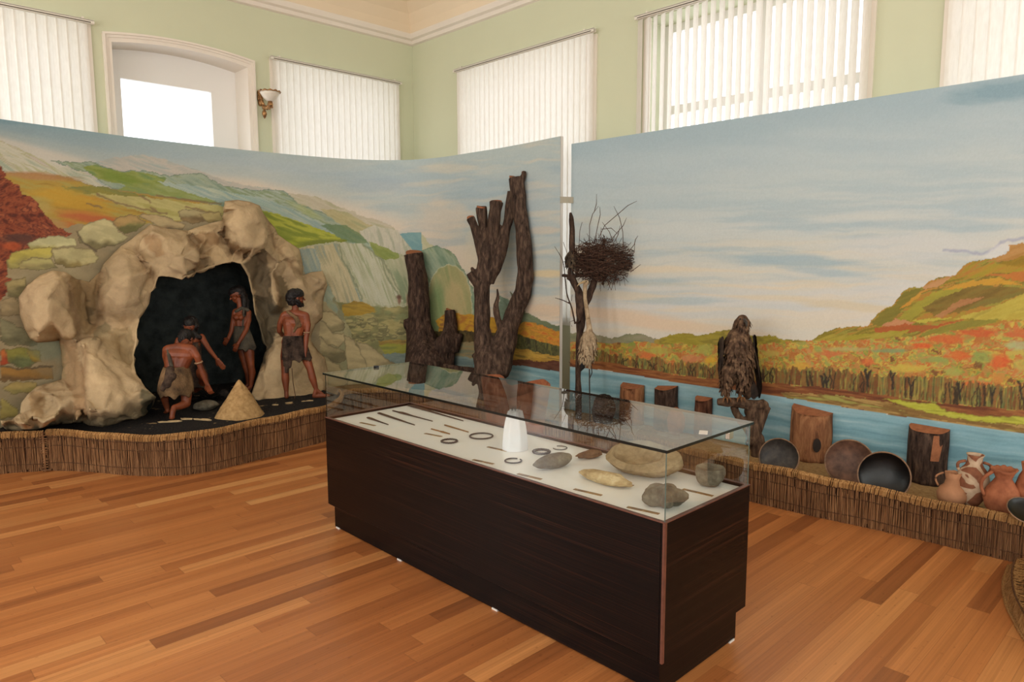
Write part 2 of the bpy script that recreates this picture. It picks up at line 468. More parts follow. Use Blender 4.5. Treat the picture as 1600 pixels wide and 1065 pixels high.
# ================================================================== display case
CX0, CY0, CL, CW = -1.127, -2.960, 2.357, 0.6135     # front corner, length along +y, width along +x
HB, HG = 0.670, 0.935
def zebrano(name, axis):
    t = NT(name, 0.32, 0.14)
    sc = (1.0, 110, 230) if axis == 'x' else (110, 1.0, 230)
    f = t.noise(1.0, 5, 0.65, t.vec(sc))
    f2 = t.noise(1.0, 2, 0.5, t.vec((0.6, 14, 14) if axis == 'x' else (14, 0.6, 14)))
    c = t.ramp(f, [(0.40, srgb(7, 4, 4)), (0.50, srgb(16, 9, 8)), (0.60, srgb(36, 19, 13)), (0.74, srgb(68, 37, 24))])
    c = t.mix(t.ramp(f2, [(0.35, (0.7, 0.7, 0.7)), (0.65, (0, 0, 0))]), c, srgb(12, 7, 7))
    t.color(c); t.bump(f, 0.05, 0.001); return t.m
m_zy = zebrano('macassar_veneer_long', 'y'); m_zx = zebrano('macassar_veneer_short', 'x')
m_edge = plain('red_brown_edging', srgb(98, 58, 46), 0.35, 0.4, nscale=30)
m_board = plain('white_display_board', srgb(240, 238, 234), 0.28, 0.5)
m_glide = plain('white_plastic_glide', srgb(210, 205, 200), 0.4)
case = thing('display_case', (CX0+CW/2, CY0+CL/2, 0), 'long dark veneered museum case with a glass top in the middle of the room', 'display case')
def bxp(name, a, b, mat, bev=0.0015):
    o = MB().box(a, b).build(name, mat, case)
    if bev: bevel(o, bev, 1)
    return o
x0, x1, y0, y1 = CX0, CX0+CW, CY0, CY0+CL
ZS, INS, T = 0.145, 0.028, 0.018
bxp('long_panel', (x0, y0+T, ZS), (x0+T, y1-T, HB), m_zy); bxp('long_panel', (x1-T, y0+T, ZS), (x1, y1-T, HB), m_zy)
bxp('end_panel', (x0+0.002, y0, ZS), (x1-0.002, y0+T, HB), m_zx); bxp('end_panel', (x0+0.002, y1-T, ZS), (x1-0.002, y1, HB), m_zx)
pl = MB().box((x0+INS, y0+INS, 0.006), (x1-INS, y1-INS, ZS+0.01)).build('plinth', m_zy, case)
me = pl.data; me.materials.append(m_zx)
for p in me.polygons:
    if abs(p.normal.y) > 0.5: p.material_index = 1
m = MB()
for (a, b) in (((x0-0.001, y0-0.001, ZS), (x0+0.012, y0+0.0, HB)), ((x0-0.0015, y0, ZS), (x0, y0+0.008, HB))): m.box(a, b)
m.box((x0-0.001, y0-0.001, HB-0.001), (x0+0.016, y1+0.001, HB+0.003)); m.box((x1-0.016, y0-0.001, HB-0.001), (x1+0.001, y1+0.001, HB+0.003))
m.box((x0+0.016, y0-0.001, HB-0.001), (x1-0.016, y0+0.016, HB+0.003)); m.box((x0+0.016, y1-0.016, HB-0.001), (x1-0.016, y1+0.001, HB+0.003))
m.build('edging', m_edge, case)
bxp('display_board', (x0+0.018, y0+0.018, HB-0.03), (x1-0.018, y1-0.018, HB-0.012), m_board, 0)
for (gx, gy) in ((x0+INS-0.004, y1-INS-0.05), (x0+INS-0.004, y0+1.65), (x0+INS-0.004, y0+0.9), (x0+.1, y0+.1), (x1-.12, y1-.14), (x1-.12, y0+1.2)):
    MB().box((gx, gy, 0), (gx+0.03, gy+0.035, 0.008)).build('glide', m_glide, case)
MB().box((x1-INS-0.05, y0+INS-0.004, 0), (x1-INS-0.012, y0+INS+0.03, 0.008)).build('glide', m_glide, case)
# glass
t = NT('case_glass', 0.0, 0.5)
tr = t.n.new('ShaderNodeBsdfTransparent'); tr.inputs[0].default_value = (0.93, 0.96, 0.945, 1)
gl = t.n.new('ShaderNodeBsdfGlossy'); gl.inputs['Roughness'].default_value = 0.0
fm = schlick(t, 2.8)
mx = t.n.new('ShaderNodeMixShader'); t.l.new(fm, mx.inputs[0]); t.l.new(tr.outputs[0], mx.inputs[1]); t.l.new(gl.outputs[0], mx.inputs[2])
t.l.new(mx.outputs[0], t.n['Material Output'].inputs[0]); m_cglass = t.m
m_gedge = plain('green_black_glass_edge', srgb(10, 18, 17), 0.2, 0.3)
GT = 0.011
gx0, gx1, gy0, gy1 = x0+0.006, x1-0.006, y0+0.006, y1-0.006
def pane(name, corners):
    # single-surface pane seen from both sides, its thickness given by the edge strips
    return MB().add(corners, [(0, 1, 2, 3)]).build(name, m_cglass, case)
pane('glass_top', [(x0-0.004, y0-0.004, HG), (x1+0.004, y0-0.004, HG), (x1+0.004, y1+0.004, HG), (x0-0.004, y1+0.004, HG)])
pane('glass_side', [(gx0, gy0, HB), (gx0, gy1, HB), (gx0, gy1, HG-GT), (gx0, gy0, HG-GT)])
pane('glass_side', [(gx1, gy0, HB), (gx1, gy1, HB), (gx1, gy1, HG-GT), (gx1, gy0, HG-GT)])
pane('glass_end', [(gx0, gy0, HB), (gx1, gy0, HB), (gx1, gy0, HG-GT), (gx0, gy0, HG-GT)])
pane('glass_end', [(gx0, gy1, HB), (gx1, gy1, HB), (gx1, gy1, HG-GT), (gx0, gy1, HG-GT)])
m = MB(); e = 0.004
m.box((x0-e, y0-e, HG-GT), (x0-e+0.0015, y1+e, HG-0.0004)); m.box((x1+e-0.0015, y0-e, HG-GT), (x1+e, y1+e, HG-0.0004))
m.box((x0-e+0.0015, y0-e, HG-GT), (x1+e-0.0015, y0-e+0.0015, HG-0.0004)); m.box((x0-e+0.0015, y1+e-0.0015, HG-GT), (x1+e-0.0015, y1+e, HG-0.0004))
m.build('glass_top_edge', m_gedge, case)
m_gl2 = plain('glass_corner_edge', srgb(96, 112, 108), 0.15, 0.6)
for (gx, gy) in ((gx0, gy0), (gx1, gy0), (gx0, gy1), (gx1, gy1)):
    m = MB(); sx = 1 if gx < (x0+x1)/2 else -1; sy = 1 if gy < (y0+y1)/2 else -1
    m.box((min(gx, gx+sx*0.005), min(gy, gy+sy*0.0015), HB), (max(gx, gx+sx*0.005), max(gy, gy+sy*0.0015), HG-GT))
    m.build('glass_corner', m_gl2 if gy < -2 else m_gedge, case)
# lock and sticker
p = at_x(1108, 692, x1); m = MB()
m.box((x0+0.42, y0-0.004, HG-GT-0.028), (x0+0.455, y0+0.012, HG-GT)); bevel(m.build('lock', plain('chrome', srgb(190, 190, 185), 0.2, 0.5, 1.0), case), 0.002)
# ================================================================== painted screens
HP = 2.67
HPR = 2.612
XP = 1.75            # face of the straight screen
def S(r, g, b): return np.array([r, g, b], float)
def inpoly(u, v, poly):
    p = np.array(poly, float); n = len(p); ins = np.zeros(u.shape, bool)
    if not n: return ins
    x0, y0 = p[:, 0].min(), p[:, 1].min(); x1, y1 = p[:, 0].max(), p[:, 1].max()
    box = (u >= x0) & (u <= x1) & (v >= y0) & (v <= y1)
    idx = np.nonzero(box)[0]; uu, vv = u[idx], v[idx]; c = np.zeros(len(idx), bool); j = n-1
    for i in range(n):
        xi, yi, xj, yj = p[i, 0], p[i, 1], p[j, 0], p[j, 1]
        if yi != yj:
            c ^= ((yi > vv) != (yj > vv)) & (uu < (xj-xi)*(vv-yi)/(yj-yi)+xi)
        j = i
    ins[idx] = c; return ins
def polydist(u, v, pts):
    """distance to a polyline"""
    d = np.full(u.shape, 1e9)
    for a, b in zip(pts[:-1], pts[1:]):
        ax, ay = a; bx, by = b; L = (bx-ax)**2+(by-ay)**2+1e-9
        t = np.clip(((u-ax)*(bx-ax)+(v-ay)*(by-ay))/L, 0, 1)
        d = np.minimum(d, np.hypot(u-(ax+t*(bx-ax)), v-(ay+t*(by-ay))))
    return d
def palette(f, cols):
    """f 0..1 -> blend of colours"""
    cols = np.array(cols, float); n = len(cols)-1
    x = np.clip(f, 0, 0.9999)*n; i = x.astype(int); w = (x-i)[:, None]; w = w*w*(3-2*w)
    return cols[i]*(1-w)+cols[i+1]*w
def stretch(f, lo=0.28, hi=0.72): return np.clip((f-lo)/(hi-lo), 0, 1)
class Painter:
    """paints colours on the points of a screen; u, v are the coordinates of the traced design"""
    def __init__(s, u, v):
        s.u, s.v = u, v; s.c = np.zeros((len(u), 3)); s.c[:] = (170, 180, 180)
        s.wu = u+(fbm(u/7, v/7, 91, 3)-.5)*5; s.wv = v+(fbm(u/7, v/7, 57, 3)-.5)*5
    def put(s, m, col, a=1.0):
        if isinstance(a, np.ndarray): a = a[m][:, None]
        s.c[m] = s.c[m]*(1-a)+(col[m] if col.ndim == 2 else col)*a
    def streak(s, ang, ls, lt, seed, oct=4, warp=0.0):
        c, n = math.cos(ang), math.sin(ang); u, v = s.u, s.v
        if warp:
            w = (fbm(u/60, v/60, seed+5, 3)-.5)*warp; v = v+w
        return stretch(fbm((u*c+v*n)/ls, (-u*n+v*c)/lt, seed, oct))
    def poly(s, pts, cols, ang=0.3, ls=30, lt=6, seed=1, a=1.0, edge=None, ew=1.6, warp=6, top=None, rough=True):
        m = inpoly(s.wu if rough else s.u, s.wv if rough else s.v, pts)
        f = s.streak(ang, ls, lt, seed, 4, warp)
        s.put(m, palette(f, cols), a)
        if top is not None:      # lighter or darker towards the outline's top
            ys = [p[1] for p in pts]; g = np.clip((s.v-min(ys))/(max(ys)-min(ys)+1e-6), 0, 1)
            s.put(m, S(*top), (1-g)**2*0.8)
        if edge is not None:
            d = polydist(s.wu, s.wv, list(pts)+[pts[0]])
            k = m & (d < ew*2); s.put(k, S(*edge), np.clip(1.2-d/ew/1.6, 0, 0.9))
        return m
    def line(s, pts, col, w=1.2, a=0.9):
        d = polydist(s.wu, s.wv, pts); k = d < w*2
        s.put(k, S(*col), np.clip(1.5-d/w, 0, 1)*a)
    def blob(s, cx, cy, rx, ry, col, a=0.7, seed=3, ang=0.0):
        c, n = math.cos(ang), math.sin(ang)
        x = (s.u-cx)*c+(s.v-cy)*n; y = -(s.u-cx)*n+(s.v-cy)*c
        d = np.hypot(x/rx, y/ry)+(fbm(s.u/rx*2, s.v/ry*2, seed, 3)-.5)*0.7
        k = d < 1.25; s.put(k, S(*col), np.clip((1.25-d)/0.6, 0, 1)*a)
    def stone(s, pts, lit, dark, edge=(92, 80, 55), seed=1, split=0.55):
        """a painted boulder: pale upper facet, darker lower facet, outlined"""
        m = inpoly(s.wu, s.wv, pts); p = np.array(pts, float); y0, y1 = p[:, 1].min(), p[:, 1].max(); x0, x1 = p[:, 0].min(), p[:, 0].max()
        g = (s.v-y0)/(y1-y0)+0.25*(s.u-x0)/(x1-x0)*(1 if seed % 2 else -1)+(fbm(s.u/12, s.v/9, seed, 3)-.5)*0.35
        t_ = np.clip((g-split)/0.22+0.5, 0, 1)
        f = s.streak(0.2, 22, 7, seed)
        L = palette(f, [np.array(lit)*0.93, np.array(lit)*1.05]); D = palette(f, [np.array(dark)*0.9, np.array(dark)*1.1])
        s.put(m, L*(1-t_[:, None])+D*t_[:, None])
        d = polydist(s.wu, s.wv, list(pts)+[pts[0]]); k = m & (d < 2.4)
        s.put(k, S(*edge), np.clip(0.9-d/2.2, 0, 0.6))
    def done(s):
        n = (fbm(s.u/1.6, s.v/1.6, 77, 2)-.5)*9
        lum = s.c@np.array([.3, .59, .11]); c = lum[:, None]+(s.c-lum[:, None])*0.90; c = (c*0.99+11)*np.array([0.99, 1.01, 1.03])
        c = np.clip(c+n[:, None], 2, 250)/255.0
        return np.where(c <= 0.04045, c/12.92, ((c+0.055)/1.055)**2.4)

def paint_right(u, v):
    P = Painter(u, v)
    # sky, top to horizon
    top = 222-0.1393*(u-893); g = np.clip((v-top)/(530-top), 0, 1)
    base = palette(g+(fbm(u/90, v/30, 3)-.5)*0.12, [(150, 168, 174), (166, 178, 180), (176, 183, 180), (184, 186, 180), (194, 188, 174), (198, 190, 180), (200, 188, 170)])
    P.c[:] = base
    f = P.streak(0.05, 170, 16, 11, 4, 20); P.put(np.ones(len(u), bool), S(150, 167, 174), (1-g)*0.35*f)
    f = P.streak(-0.02, 150, 9, 23, 4, 14)
    P.put(np.ones(len(u), bool), S(140, 162, 172), np.clip(f-0.45, 0, 1)*0.9*np.exp(-((g-0.55)/0.25)**2))
    f = P.streak(0.02, 160, 8, 31, 4, 12)
    P.put(np.ones(len(u), bool), S(214, 188, 152), np.clip(f-0.5, 0, 1)*1.3*np.exp(-((g-0.78)/0.2)**2)*np.clip(1.3-(u-900)/700, 0.1, 1))
    P.blob(1235, 408, 110, 10, (142, 163, 172), .75, 5, 0.05); P.blob(1290, 425, 70, 6, (148, 166, 174), .6, 6, 0.1)
    P.blob(1010, 440, 80, 7, (146, 164, 170), .5, 7, 0.05); P.blob(980, 462, 90, 7, (206, 184, 152), .6, 8, 0.08)
    P.blob(1000, 500, 140, 12, (212, 178, 145), .8, 9, 0.12); P.blob(1130, 515, 90, 7, (208, 182, 150), .6, 10, 0.1)
    P.blob(1210, 465, 60, 5, (206, 184, 150), .5, 12, 0.02); P.blob(1330, 478, 90, 7, (200, 178, 142), .7, 13, 0.08)
    P.blob(930, 395, 60, 5, (206, 186, 158), .5, 15); P.blob(950, 345, 60, 8, (192, 186, 170), .5, 16)
    P.blob(1030, 420, 60, 5, (206, 188, 160), .5, 25); P.blob(1060, 470, 80, 6, (150, 168, 174), .55, 26)
    P.blob(1430, 385, 120, 22, (190, 188, 184), .6, 17); P.blob(1560, 330, 80, 10, (150, 168, 176), .5, 18); P.blob(1440, 350, 130, 8, (152, 168, 174), .5, 19)
    P.blob(1580, 140, 90, 16, (112, 142, 154), .7, 20, -0.14)
    P.line([(1475, 391), (1510, 393), (1535, 397), (1555, 388), (1565, 378), (1600, 372)], (152, 152, 168), 2.2, .8)
    P.blob(1560, 392, 22, 9, (202, 196, 190), .7, 21, -0.5)
    # distant hills
    P.poly([(880, 522), (905, 518), (920, 518), (935, 523), (955, 529), (980, 521), (1000, 521), (1025, 528), (1050, 531), (1050, 560), (880, 560)], [(112, 112, 80), (128, 122, 86), (136, 126, 96)], 0, 30, 8, 4)
    P.poly([(1022, 531), (1045, 523), (1075, 519), (1092, 524), (1110, 520), (1138, 515), (1160, 520), (1180, 526), (1200, 523), (1225, 530), (1270, 532), (1300, 526), (1300, 560), (1022, 560)], [(140, 122, 28), (152, 132, 34), (124, 108, 30), (158, 128, 44)], .05, 30, 5, 5)
    # mountain
    mt = [(1262, 534), (1285, 521), (1305, 512), (1335, 511), (1356, 509), (1362, 500), (1378, 485), (1398, 475), (1408, 458), (1420, 450), (1442, 448), (1452, 440), (1470, 434), (1492, 430), (1502, 418), (1518, 408), (1545, 404), (1568, 400), (1578, 393), (1576, 384), (1600, 379), (2000, 372), (2000, 365), (2000, 580), (1262, 560)]
    P.poly(mt, [(122, 104, 24), (150, 122, 30), (168, 104, 34), (140, 128, 40), (112, 92, 24), (176, 118, 40)], -0.32, 70, 7, 8, warp=26)
    bands = [([(1362, 506), (1380, 486), (1400, 477), (1410, 458), (1440, 449), (1425, 470), (1405, 490), (1380, 510)], [(108, 98, 26), (120, 106, 30)]),
             ([(1440, 449), (1465, 437), (1490, 431), (1470, 445), (1445, 452)], [(176, 122, 70), (186, 128, 80)]),
             ([(1405, 482), (1430, 462), (1445, 452), (1435, 465), (1418, 478)], [(194, 124, 30), (186, 130, 36)]),
             ([(1400, 500), (1430, 475), (1460, 455), (1510, 448), (1490, 460), (1450, 480), (1425, 500)], [(152, 138, 34), (140, 128, 34)]),
             ([(1510, 430), (1540, 414), (1600, 408), (2000, 402), (2000, 428), (1560, 426), (1520, 436)], [(146, 126, 24), (160, 122, 28), (172, 110, 32)]),
             ([(1540, 430), (1600, 424), (2000, 420), (2000, 440), (1600, 440), (1560, 432)], [(184, 100, 30), (176, 96, 36)]),
             ([(1470, 452), (1520, 438), (1560, 434), (1600, 445), (1560, 444), (1510, 450)], [(196, 140, 30), (186, 128, 32)]),
             ([(1440, 480), (1480, 460), (1530, 444), (1600, 450), (2000, 452), (2000, 466), (1590, 462), (1560, 472), (1500, 488), (1460, 494)], [(104, 80, 26), (120, 92, 30), (112, 98, 36)]),
             ([(1460, 494), (1500, 468), (1540, 464), (1500, 480), (1470, 496)], [(174, 116, 62), (160, 100, 56)]),
             ([(1578, 393), (1576, 384), (1600, 379), (2000, 372), (2000, 400), (1600, 400), (1570, 408), (1540, 408)], [(176, 122, 62), (160, 108, 44)]),
             ([(1560, 412), (1600, 400), (2000, 395), (2000, 412), (1600, 418)], [(156, 112, 16), (130, 100, 18)]),
             ([(1490, 497), (1540, 484), (1580, 468), (1600, 458), (2000, 445), (2000, 500), (1600, 500), (1540, 500)], [(170, 146, 44), (178, 156, 52), (158, 136, 44)]),
             ([(1375, 510), (1400, 498), (1430, 503), (1420, 508)], [(178, 110, 70), (186, 120, 76)]),
             ([(1365, 512), (1420, 506), (1460, 508), (1510, 498), (1440, 518), (1370, 520)], [(166, 74, 28), (150, 76, 30)]),
             ([(1425, 500), (1470, 496), (1490, 496), (1440, 504)], [(176, 158, 46)]*2),
             ([(1262, 534), (1290, 522), (1350, 522), (1424, 514), (1400, 528), (1340, 532)], [(146, 132, 24), (160, 138, 40), (130, 110, 24)]),
             ([(1440, 520), (1500, 502), (1560, 498), (1555, 503), (1480, 520), (1440, 526)], [(122, 110, 32), (132, 124, 36)])]
    for k, (q, c) in enumerate(bands): P.poly(q, c, -0.35, 40, 5, 20+k, a=0.92, warp=8)
    # autumn wood
    shore = [(860, 568), (893, 573), (945, 578), (1000, 588), (1060, 598), (1120, 606), (1180, 614), (1230, 622), (1290, 631), (1350, 641), (1400, 649), (1460, 657), (1530, 667), (1600, 676), (1720, 694), (2000, 740)]
    su = np.interp(u, [p[0] for p in shore], [p[1] for p in shore])
    topw = np.interp(u, [860, 893, 945, 990, 1045, 1130, 1200, 1260, 1330, 1420, 1480, 1560, 1600, 1720], [534, 532, 534, 534, 536, 538, 536, 533, 531, 528, 519, 505, 500, 495])
    fz = (v > topw+(fbm(u/14, v*0, 61, 3)-.5)*8) & (v < su)
    big = np.clip((u-1000)/500, 0.25, 1.0)
    uu = u+(fbm(u/9, v/9, 41, 3)-.5)*14; vv = v+(fbm(u/9, v/9, 42, 3)-.5)*12
    sc = 7+9*big
    cell = vnoise(np.floor(uu/sc)*1.0+0.5*0, np.floor(vv/(sc*0.62)), 43)
    f1 = 0.45*cell+0.55*stretch(fbm(uu/24, vv/11, 44, 4))
    forest = palette(stretch(f1, .1, .9), [(118, 72, 32), (184, 144, 42), (120, 128, 44), (174, 116, 50), (168, 92, 34), (192, 154, 52), (138, 140, 56), (184, 122, 60), (186, 90, 32), (178, 150, 58)])
    P.put(fz, forest)
    spots = [(1500, 555, 16, 7, (200, 84, 30)), (1562, 565, 16, 12, (206, 74, 30)), (1355, 565, 12, 6, (206, 92, 40)), (1250, 572, 20, 6, (200, 148, 44)), (1205, 552, 16, 5, (180, 150, 60)), (1010, 555, 14, 6, (206, 90, 40)), (1030, 548, 20, 5, (160, 150, 56)),
             (1080, 560, 18, 6, (196, 116, 70)), (1100, 546, 14, 8, (158, 156, 60)), (1440, 540, 18, 5, (206, 74, 28)), (1480, 530, 30, 7, (196, 80, 32)), (1530, 520, 30, 7, (190, 72, 30)), (1590, 540, 20, 8, (160, 160, 110)), (1420, 575, 30, 6, (190, 158, 50)),
             (950, 560, 16, 4, (200, 120, 50)), (925, 556, 12, 8, (130, 136, 52)), (1560, 590, 14, 8, (190, 118, 44)), (1600, 570, 18, 12, (176, 150, 60)), (1520, 600, 14, 5, (206, 90, 36)), (1300, 552, 24, 4, (190, 96, 48)), (1460, 562, 26, 4, (130, 140, 62)), (1325, 545, 40, 3, (170, 150, 84)), (1390, 548, 30, 3, (116, 134, 86)),
             (1535, 558, 16, 10, (128, 140, 60)), (1600, 520, 30, 8, (188, 84, 40)), (1490, 580, 14, 8, (150, 150, 60)), (1110, 562, 10, 6, (212, 160, 30)), (985, 562, 10, 5, (206, 130, 30))]
    for k, (a, b, rx, ry, c) in enumerate(spots): P.blob(a, b, rx, ry, c, .8, 60+k)
    # dark stems in front of the wood
    hh = 14+22*np.clip((u-960)/500, 0, 1)
    bank = su-np.interp(u, [880, 1100, 1230, 1300, 1400, 1600], [12, 13, 22, 26, 28, 34])
    tz = (v > bank-hh+(fbm(u/5, v*0, 71, 2)-.5)*16) & (v < bank)
    stem = stretch(fbm(u/3.1+(v/40), v/60, 72, 2), .35, .65)
    P.put(tz, palette(stem, [(96, 52, 24), (104, 100, 44), (60, 50, 24), (150, 128, 50), (88, 96, 50), (120, 76, 34)]), 0.8)
    rs = random.Random(8)
    for k in range(60):
        x = rs.uniform(930, 1600); b = float(np.interp(x, [p[0] for p in shore], [p[1] for p in shore]))-np.interp(x, [880, 1100, 1230, 1400, 1600], [12, 13, 22, 28, 34])
        h = (10+24*min(1, max(0, (x-960)/450)))*rs.uniform(.5, 1.1); w = 0.6+1.0*min(1, max(0, (x-1000)/400))*rs.random()
        P.line([(x, b+rs.uniform(-2, 3)), (x+rs.uniform(-3, 3), b-h*.5), (x+rs.uniform(-5, 5), b-h)], (50, 36, 22), w, .85)
    for x, b in ((1292, 610), (1287, 612), (1424, 617), (1551, 630), (1500, 624), (1395, 606), (1356, 602), (1596, 622)):
        P.line([(x, b), (x-1, b-12), (x-4, b-26)], (42, 34, 26), 1.7); P.line([(x-1, b-12), (x+5, b-24)], (42, 34, 26), 1.2)
    # bank
    bz = (v >= bank+(fbm(u/20, v/9, 73, 3)-.5)*6) & (v < su)
    P.put(bz, palette(P.streak(0.13, 50, 4, 74), [(100, 48, 24), (128, 66, 30), (150, 88, 40), (112, 56, 24)]))
    P.poly([(1220, 612), (1290, 616), (1380, 626), (1420, 636), (1500, 650), (1600, 664), (2000, 680), (2000, 692), (1600, 678), (1460, 658), (1330, 638), (1230, 622)], [(150, 112, 56), (172, 132, 66), (120, 84, 36), (150, 140, 60)], .15, 60, 4, 75)
    P.poly([(1375, 622), (1400, 622), (1440, 630), (1462, 629), (1480, 641), (1530, 649), (1600, 650), (2000, 655), (2000, 676), (1600, 664), (1530, 659), (1480, 652), (1430, 640), (1400, 630)], [(166, 160, 36), (178, 172, 50), (150, 146, 36)], .1, 40, 4, 76, edge=(110, 78, 30), ew=1)
    P.poly([(1380, 634), (1410, 634), (1450, 645), (1500, 655), (1600, 669), (2000, 680), (2000, 684), (1600, 673), (1500, 660), (1440, 650)], [(120, 84, 36), (140, 98, 44)], .15, 40, 3, 79)
    # river
    rz_ = v >= su+(fbm(u/40, v*0, 80, 2)-.5)*2
    f = P.streak(0.14, 130, 6, 81, 5, 8)
    P.put(rz_, palette(f, [(94, 138, 150), (108, 152, 164), (118, 160, 170), (132, 168, 176), (150, 180, 184)]))
    d_ = np.clip((v-su)/60, 0, 1)
    P.put(rz_, S(140, 170, 176), (1-d_)*0.35)
    P.put(rz_, S(92, 128, 132), np.clip(stretch(fbm(u/50, v/16, 82, 3))-.55, 0, 1)*0.5)
    return P.done()

def paint_left(u, v):
    P = Painter(u, v); one = np.ones(len(u), bool)
    top = np.interp(u, [-400, 0, 300, 500, 625, 740, 878], [130, 187, 226, 246, 251, 239, 213])
    hor = np.interp(u, [-400, 0, 150, 400, 560, 660, 720, 800, 900], [170, 218, 262, 290, 335, 370, 400, 480, 520])
    g = np.clip((v-top)/(hor-top), 0, 1)
    L = np.clip(1-(u/400), 0, 1)[:, None]
    c1 = palette(g, [(112, 142, 152), (124, 146, 152), (146, 158, 156), (184, 178, 164)])
    c2 = palette(g, [(168, 178, 174), (166, 176, 176), (176, 180, 172), (206, 188, 166)])
    P.c[:] = c1*L+c2*(1-L)
    f = P.streak(0.02, 90, 9, 101, 4, 14); P.put(one, S(144, 162, 170), np.clip(f-.4, 0, 1)*0.6*(1-g))
    R_ = np.clip((u-480)/200, 0, 1)
    f = P.streak(-0.08, 80, 8, 103, 4, 14); P.put(one, S(208, 190, 164), np.clip(f-.45, 0, 1)*0.9*R_)
    f = P.streak(-0.05, 80, 8, 107, 4, 14); P.put(one, S(142, 162, 172), np.clip(f-.5, 0, 1)*0.9*R_)
    P.blob(590, 288, 55, 12, (150, 164, 172), .6, 1); P.blob(640, 325, 60, 8, (150, 166, 170), .5, 2); P.blob(700, 262, 40, 8, (204, 188, 162), .5, 3)
    P.blob(690, 340, 40, 26, (206, 186, 164), .6, 4); P.blob(850, 360, 30, 6, (206, 180, 154), .5, 5)
    P.blob(855, 427, 40, 6, (212, 186, 140), .8, 6); P.blob(850, 485, 50, 12, (212, 178, 144), .7, 7); P.blob(840, 455, 40, 8, (150, 170, 176), .6, 8); P.blob(745, 400, 22, 50, (206, 190, 160), .5, 9)
    # far pale mountains
    P.poly([(90, 262), (150, 252), (180, 246), (222, 242), (262, 250), (300, 262), (345, 280), (380, 288), (420, 294), (450, 306), (500, 330), (500, 380), (90, 330)], [(160, 160, 150), (172, 164, 150), (182, 170, 154), (152, 160, 152)], .3, 40, 6, 110, a=.9)
    P.poly([(450, 302), (492, 306), (530, 322), (575, 340), (610, 350), (622, 366), (620, 400), (450, 360)], [(178, 164, 136), (186, 172, 144), (166, 158, 122)], .4, 40, 5, 111, a=.95)
    # left pale slope
    P.poly([(-400, 120), (-200, 170), (0, 219), (20, 227), (60, 246), (90, 258), (130, 268), (160, 290), (200, 302), (230, 304), (180, 320), (-400, 260)], [(150, 158, 134), (178, 174, 150), (190, 182, 160), (164, 160, 118), (180, 166, 150)], .5, 60, 5, 112, warp=16)
    # green ridge
    P.poly([(78, 250), (112, 253), (146, 252), (168, 262), (190, 268), (212, 266), (240, 269), (262, 274), (290, 272), (312, 270), (330, 280), (350, 290), (380, 294), (402, 297), (432, 296), (444, 298), (470, 320), (500, 330), (545, 345), (580, 365), (640, 390), (650, 430), (430, 380), (300, 330), (165, 290), (140, 270), (110, 262)],
           [(118, 136, 112), (136, 150, 128), (150, 158, 134), (126, 140, 100), (160, 166, 146)], .42, 50, 5, 113, warp=18, edge=(104, 122, 104), ew=1.0)
    P.poly([(130, 262), (150, 257), (190, 269), (215, 268), (260, 278), (255, 288), (200, 290), (170, 284), (150, 278)], [(118, 128, 40), (134, 142, 56), (100, 124, 60)], .3, 30, 5, 114, a=.85)
    P.blob(185, 277, 30, 9, (106, 128, 40), .7, 115, .25)
    P.poly([(170, 300), (205, 288), (240, 285), (290, 298), (330, 310), (340, 318), (260, 312), (190, 304)], [(112, 130, 70), (126, 136, 60), (140, 148, 84)], .25, 40, 5, 116, a=.9)
    # pale blue-green long slopes
    P.poly([(240, 283), (320, 292), (420, 312), (500, 345), (560, 380), (540, 385), (470, 362), (415, 330), (330, 312)], [(146, 164, 150), (166, 174, 158), (134, 154, 146), (172, 176, 150)], .45, 70, 4, 117, a=.9, warp=14)
    P.blob(480, 330, 30, 6, (166, 168, 96), .5, 118, .5); P.blob(545, 345, 34, 8, (176, 160, 112), .7, 119, .4)
    P.poly([(500, 325), (540, 330), (580, 352), (600, 372), (560, 368), (530, 350)], [(164, 150, 100), (176, 160, 110), (150, 148, 100)], .45, 30, 5, 120, a=.85)
    # lower fields, left
    P.poly([(-400, 200), (0, 270), (60, 270), (105, 276), (150, 290), (230, 303), (300, 312), (345, 322), (345, 420), (120, 420), (-400, 420)], [(150, 116, 42), (168, 132, 48), (160, 140, 62), (176, 128, 44)], .22, 70, 6, 121, warp=18, edge=(128, 116, 76), ew=1.0)
    P.blob(60, 275, 60, 6, (168, 116, 72), .8, 122, .08); P.poly([(95, 292), (150, 290), (230, 306), (210, 312), (120, 300)], [(104, 112, 60), (126, 122, 50)], .2, 40, 5, 123, a=.8)
    P.blob(110, 312, 60, 16, (190, 140, 34), .75, 124, .25); P.blob(140, 340, 60, 10, (184, 110, 44), .8, 125, .2); P.blob(60, 325, 24, 16, (168, 148, 76), .6, 126)
    P.blob(150, 342, 50, 6, (176, 84, 46), .8, 127, .1); P.blob(100, 358, 36, 14, (182, 98, 44), .85, 128, .3); P.blob(85, 350, 26, 8, (150, 140, 84), .5, 129, .3)
    P.poly([(140, 302), (230, 308), (300, 316), (350, 322), (350, 345), (300, 348), (250, 338), (200, 326)], [(166, 152, 88), (178, 164, 96), (158, 146, 74)], .3, 40, 7, 130)
    for q in ([(152, 304), (175, 314), (200, 322), (240, 330), (262, 334)], [(218, 305), (235, 316)], [(246, 305), (290, 312), (345, 318)], [(236, 324), (250, 334)], [(135, 318), (158, 324)], [(290, 322), (320, 330), (345, 334)]):
        P.line(q, (122, 96, 62), 1.4, .8)
    # bright meadow wedge over the cliff
    P.poly([(405, 328), (425, 332), (460, 342), (510, 362), (545, 376), (520, 381), (490, 388), (468, 388), (445, 378), (430, 368), (415, 350)], [(136, 140, 30), (158, 160, 40), (168, 166, 50), (120, 130, 36)], .3, 45, 6, 131, warp=10)
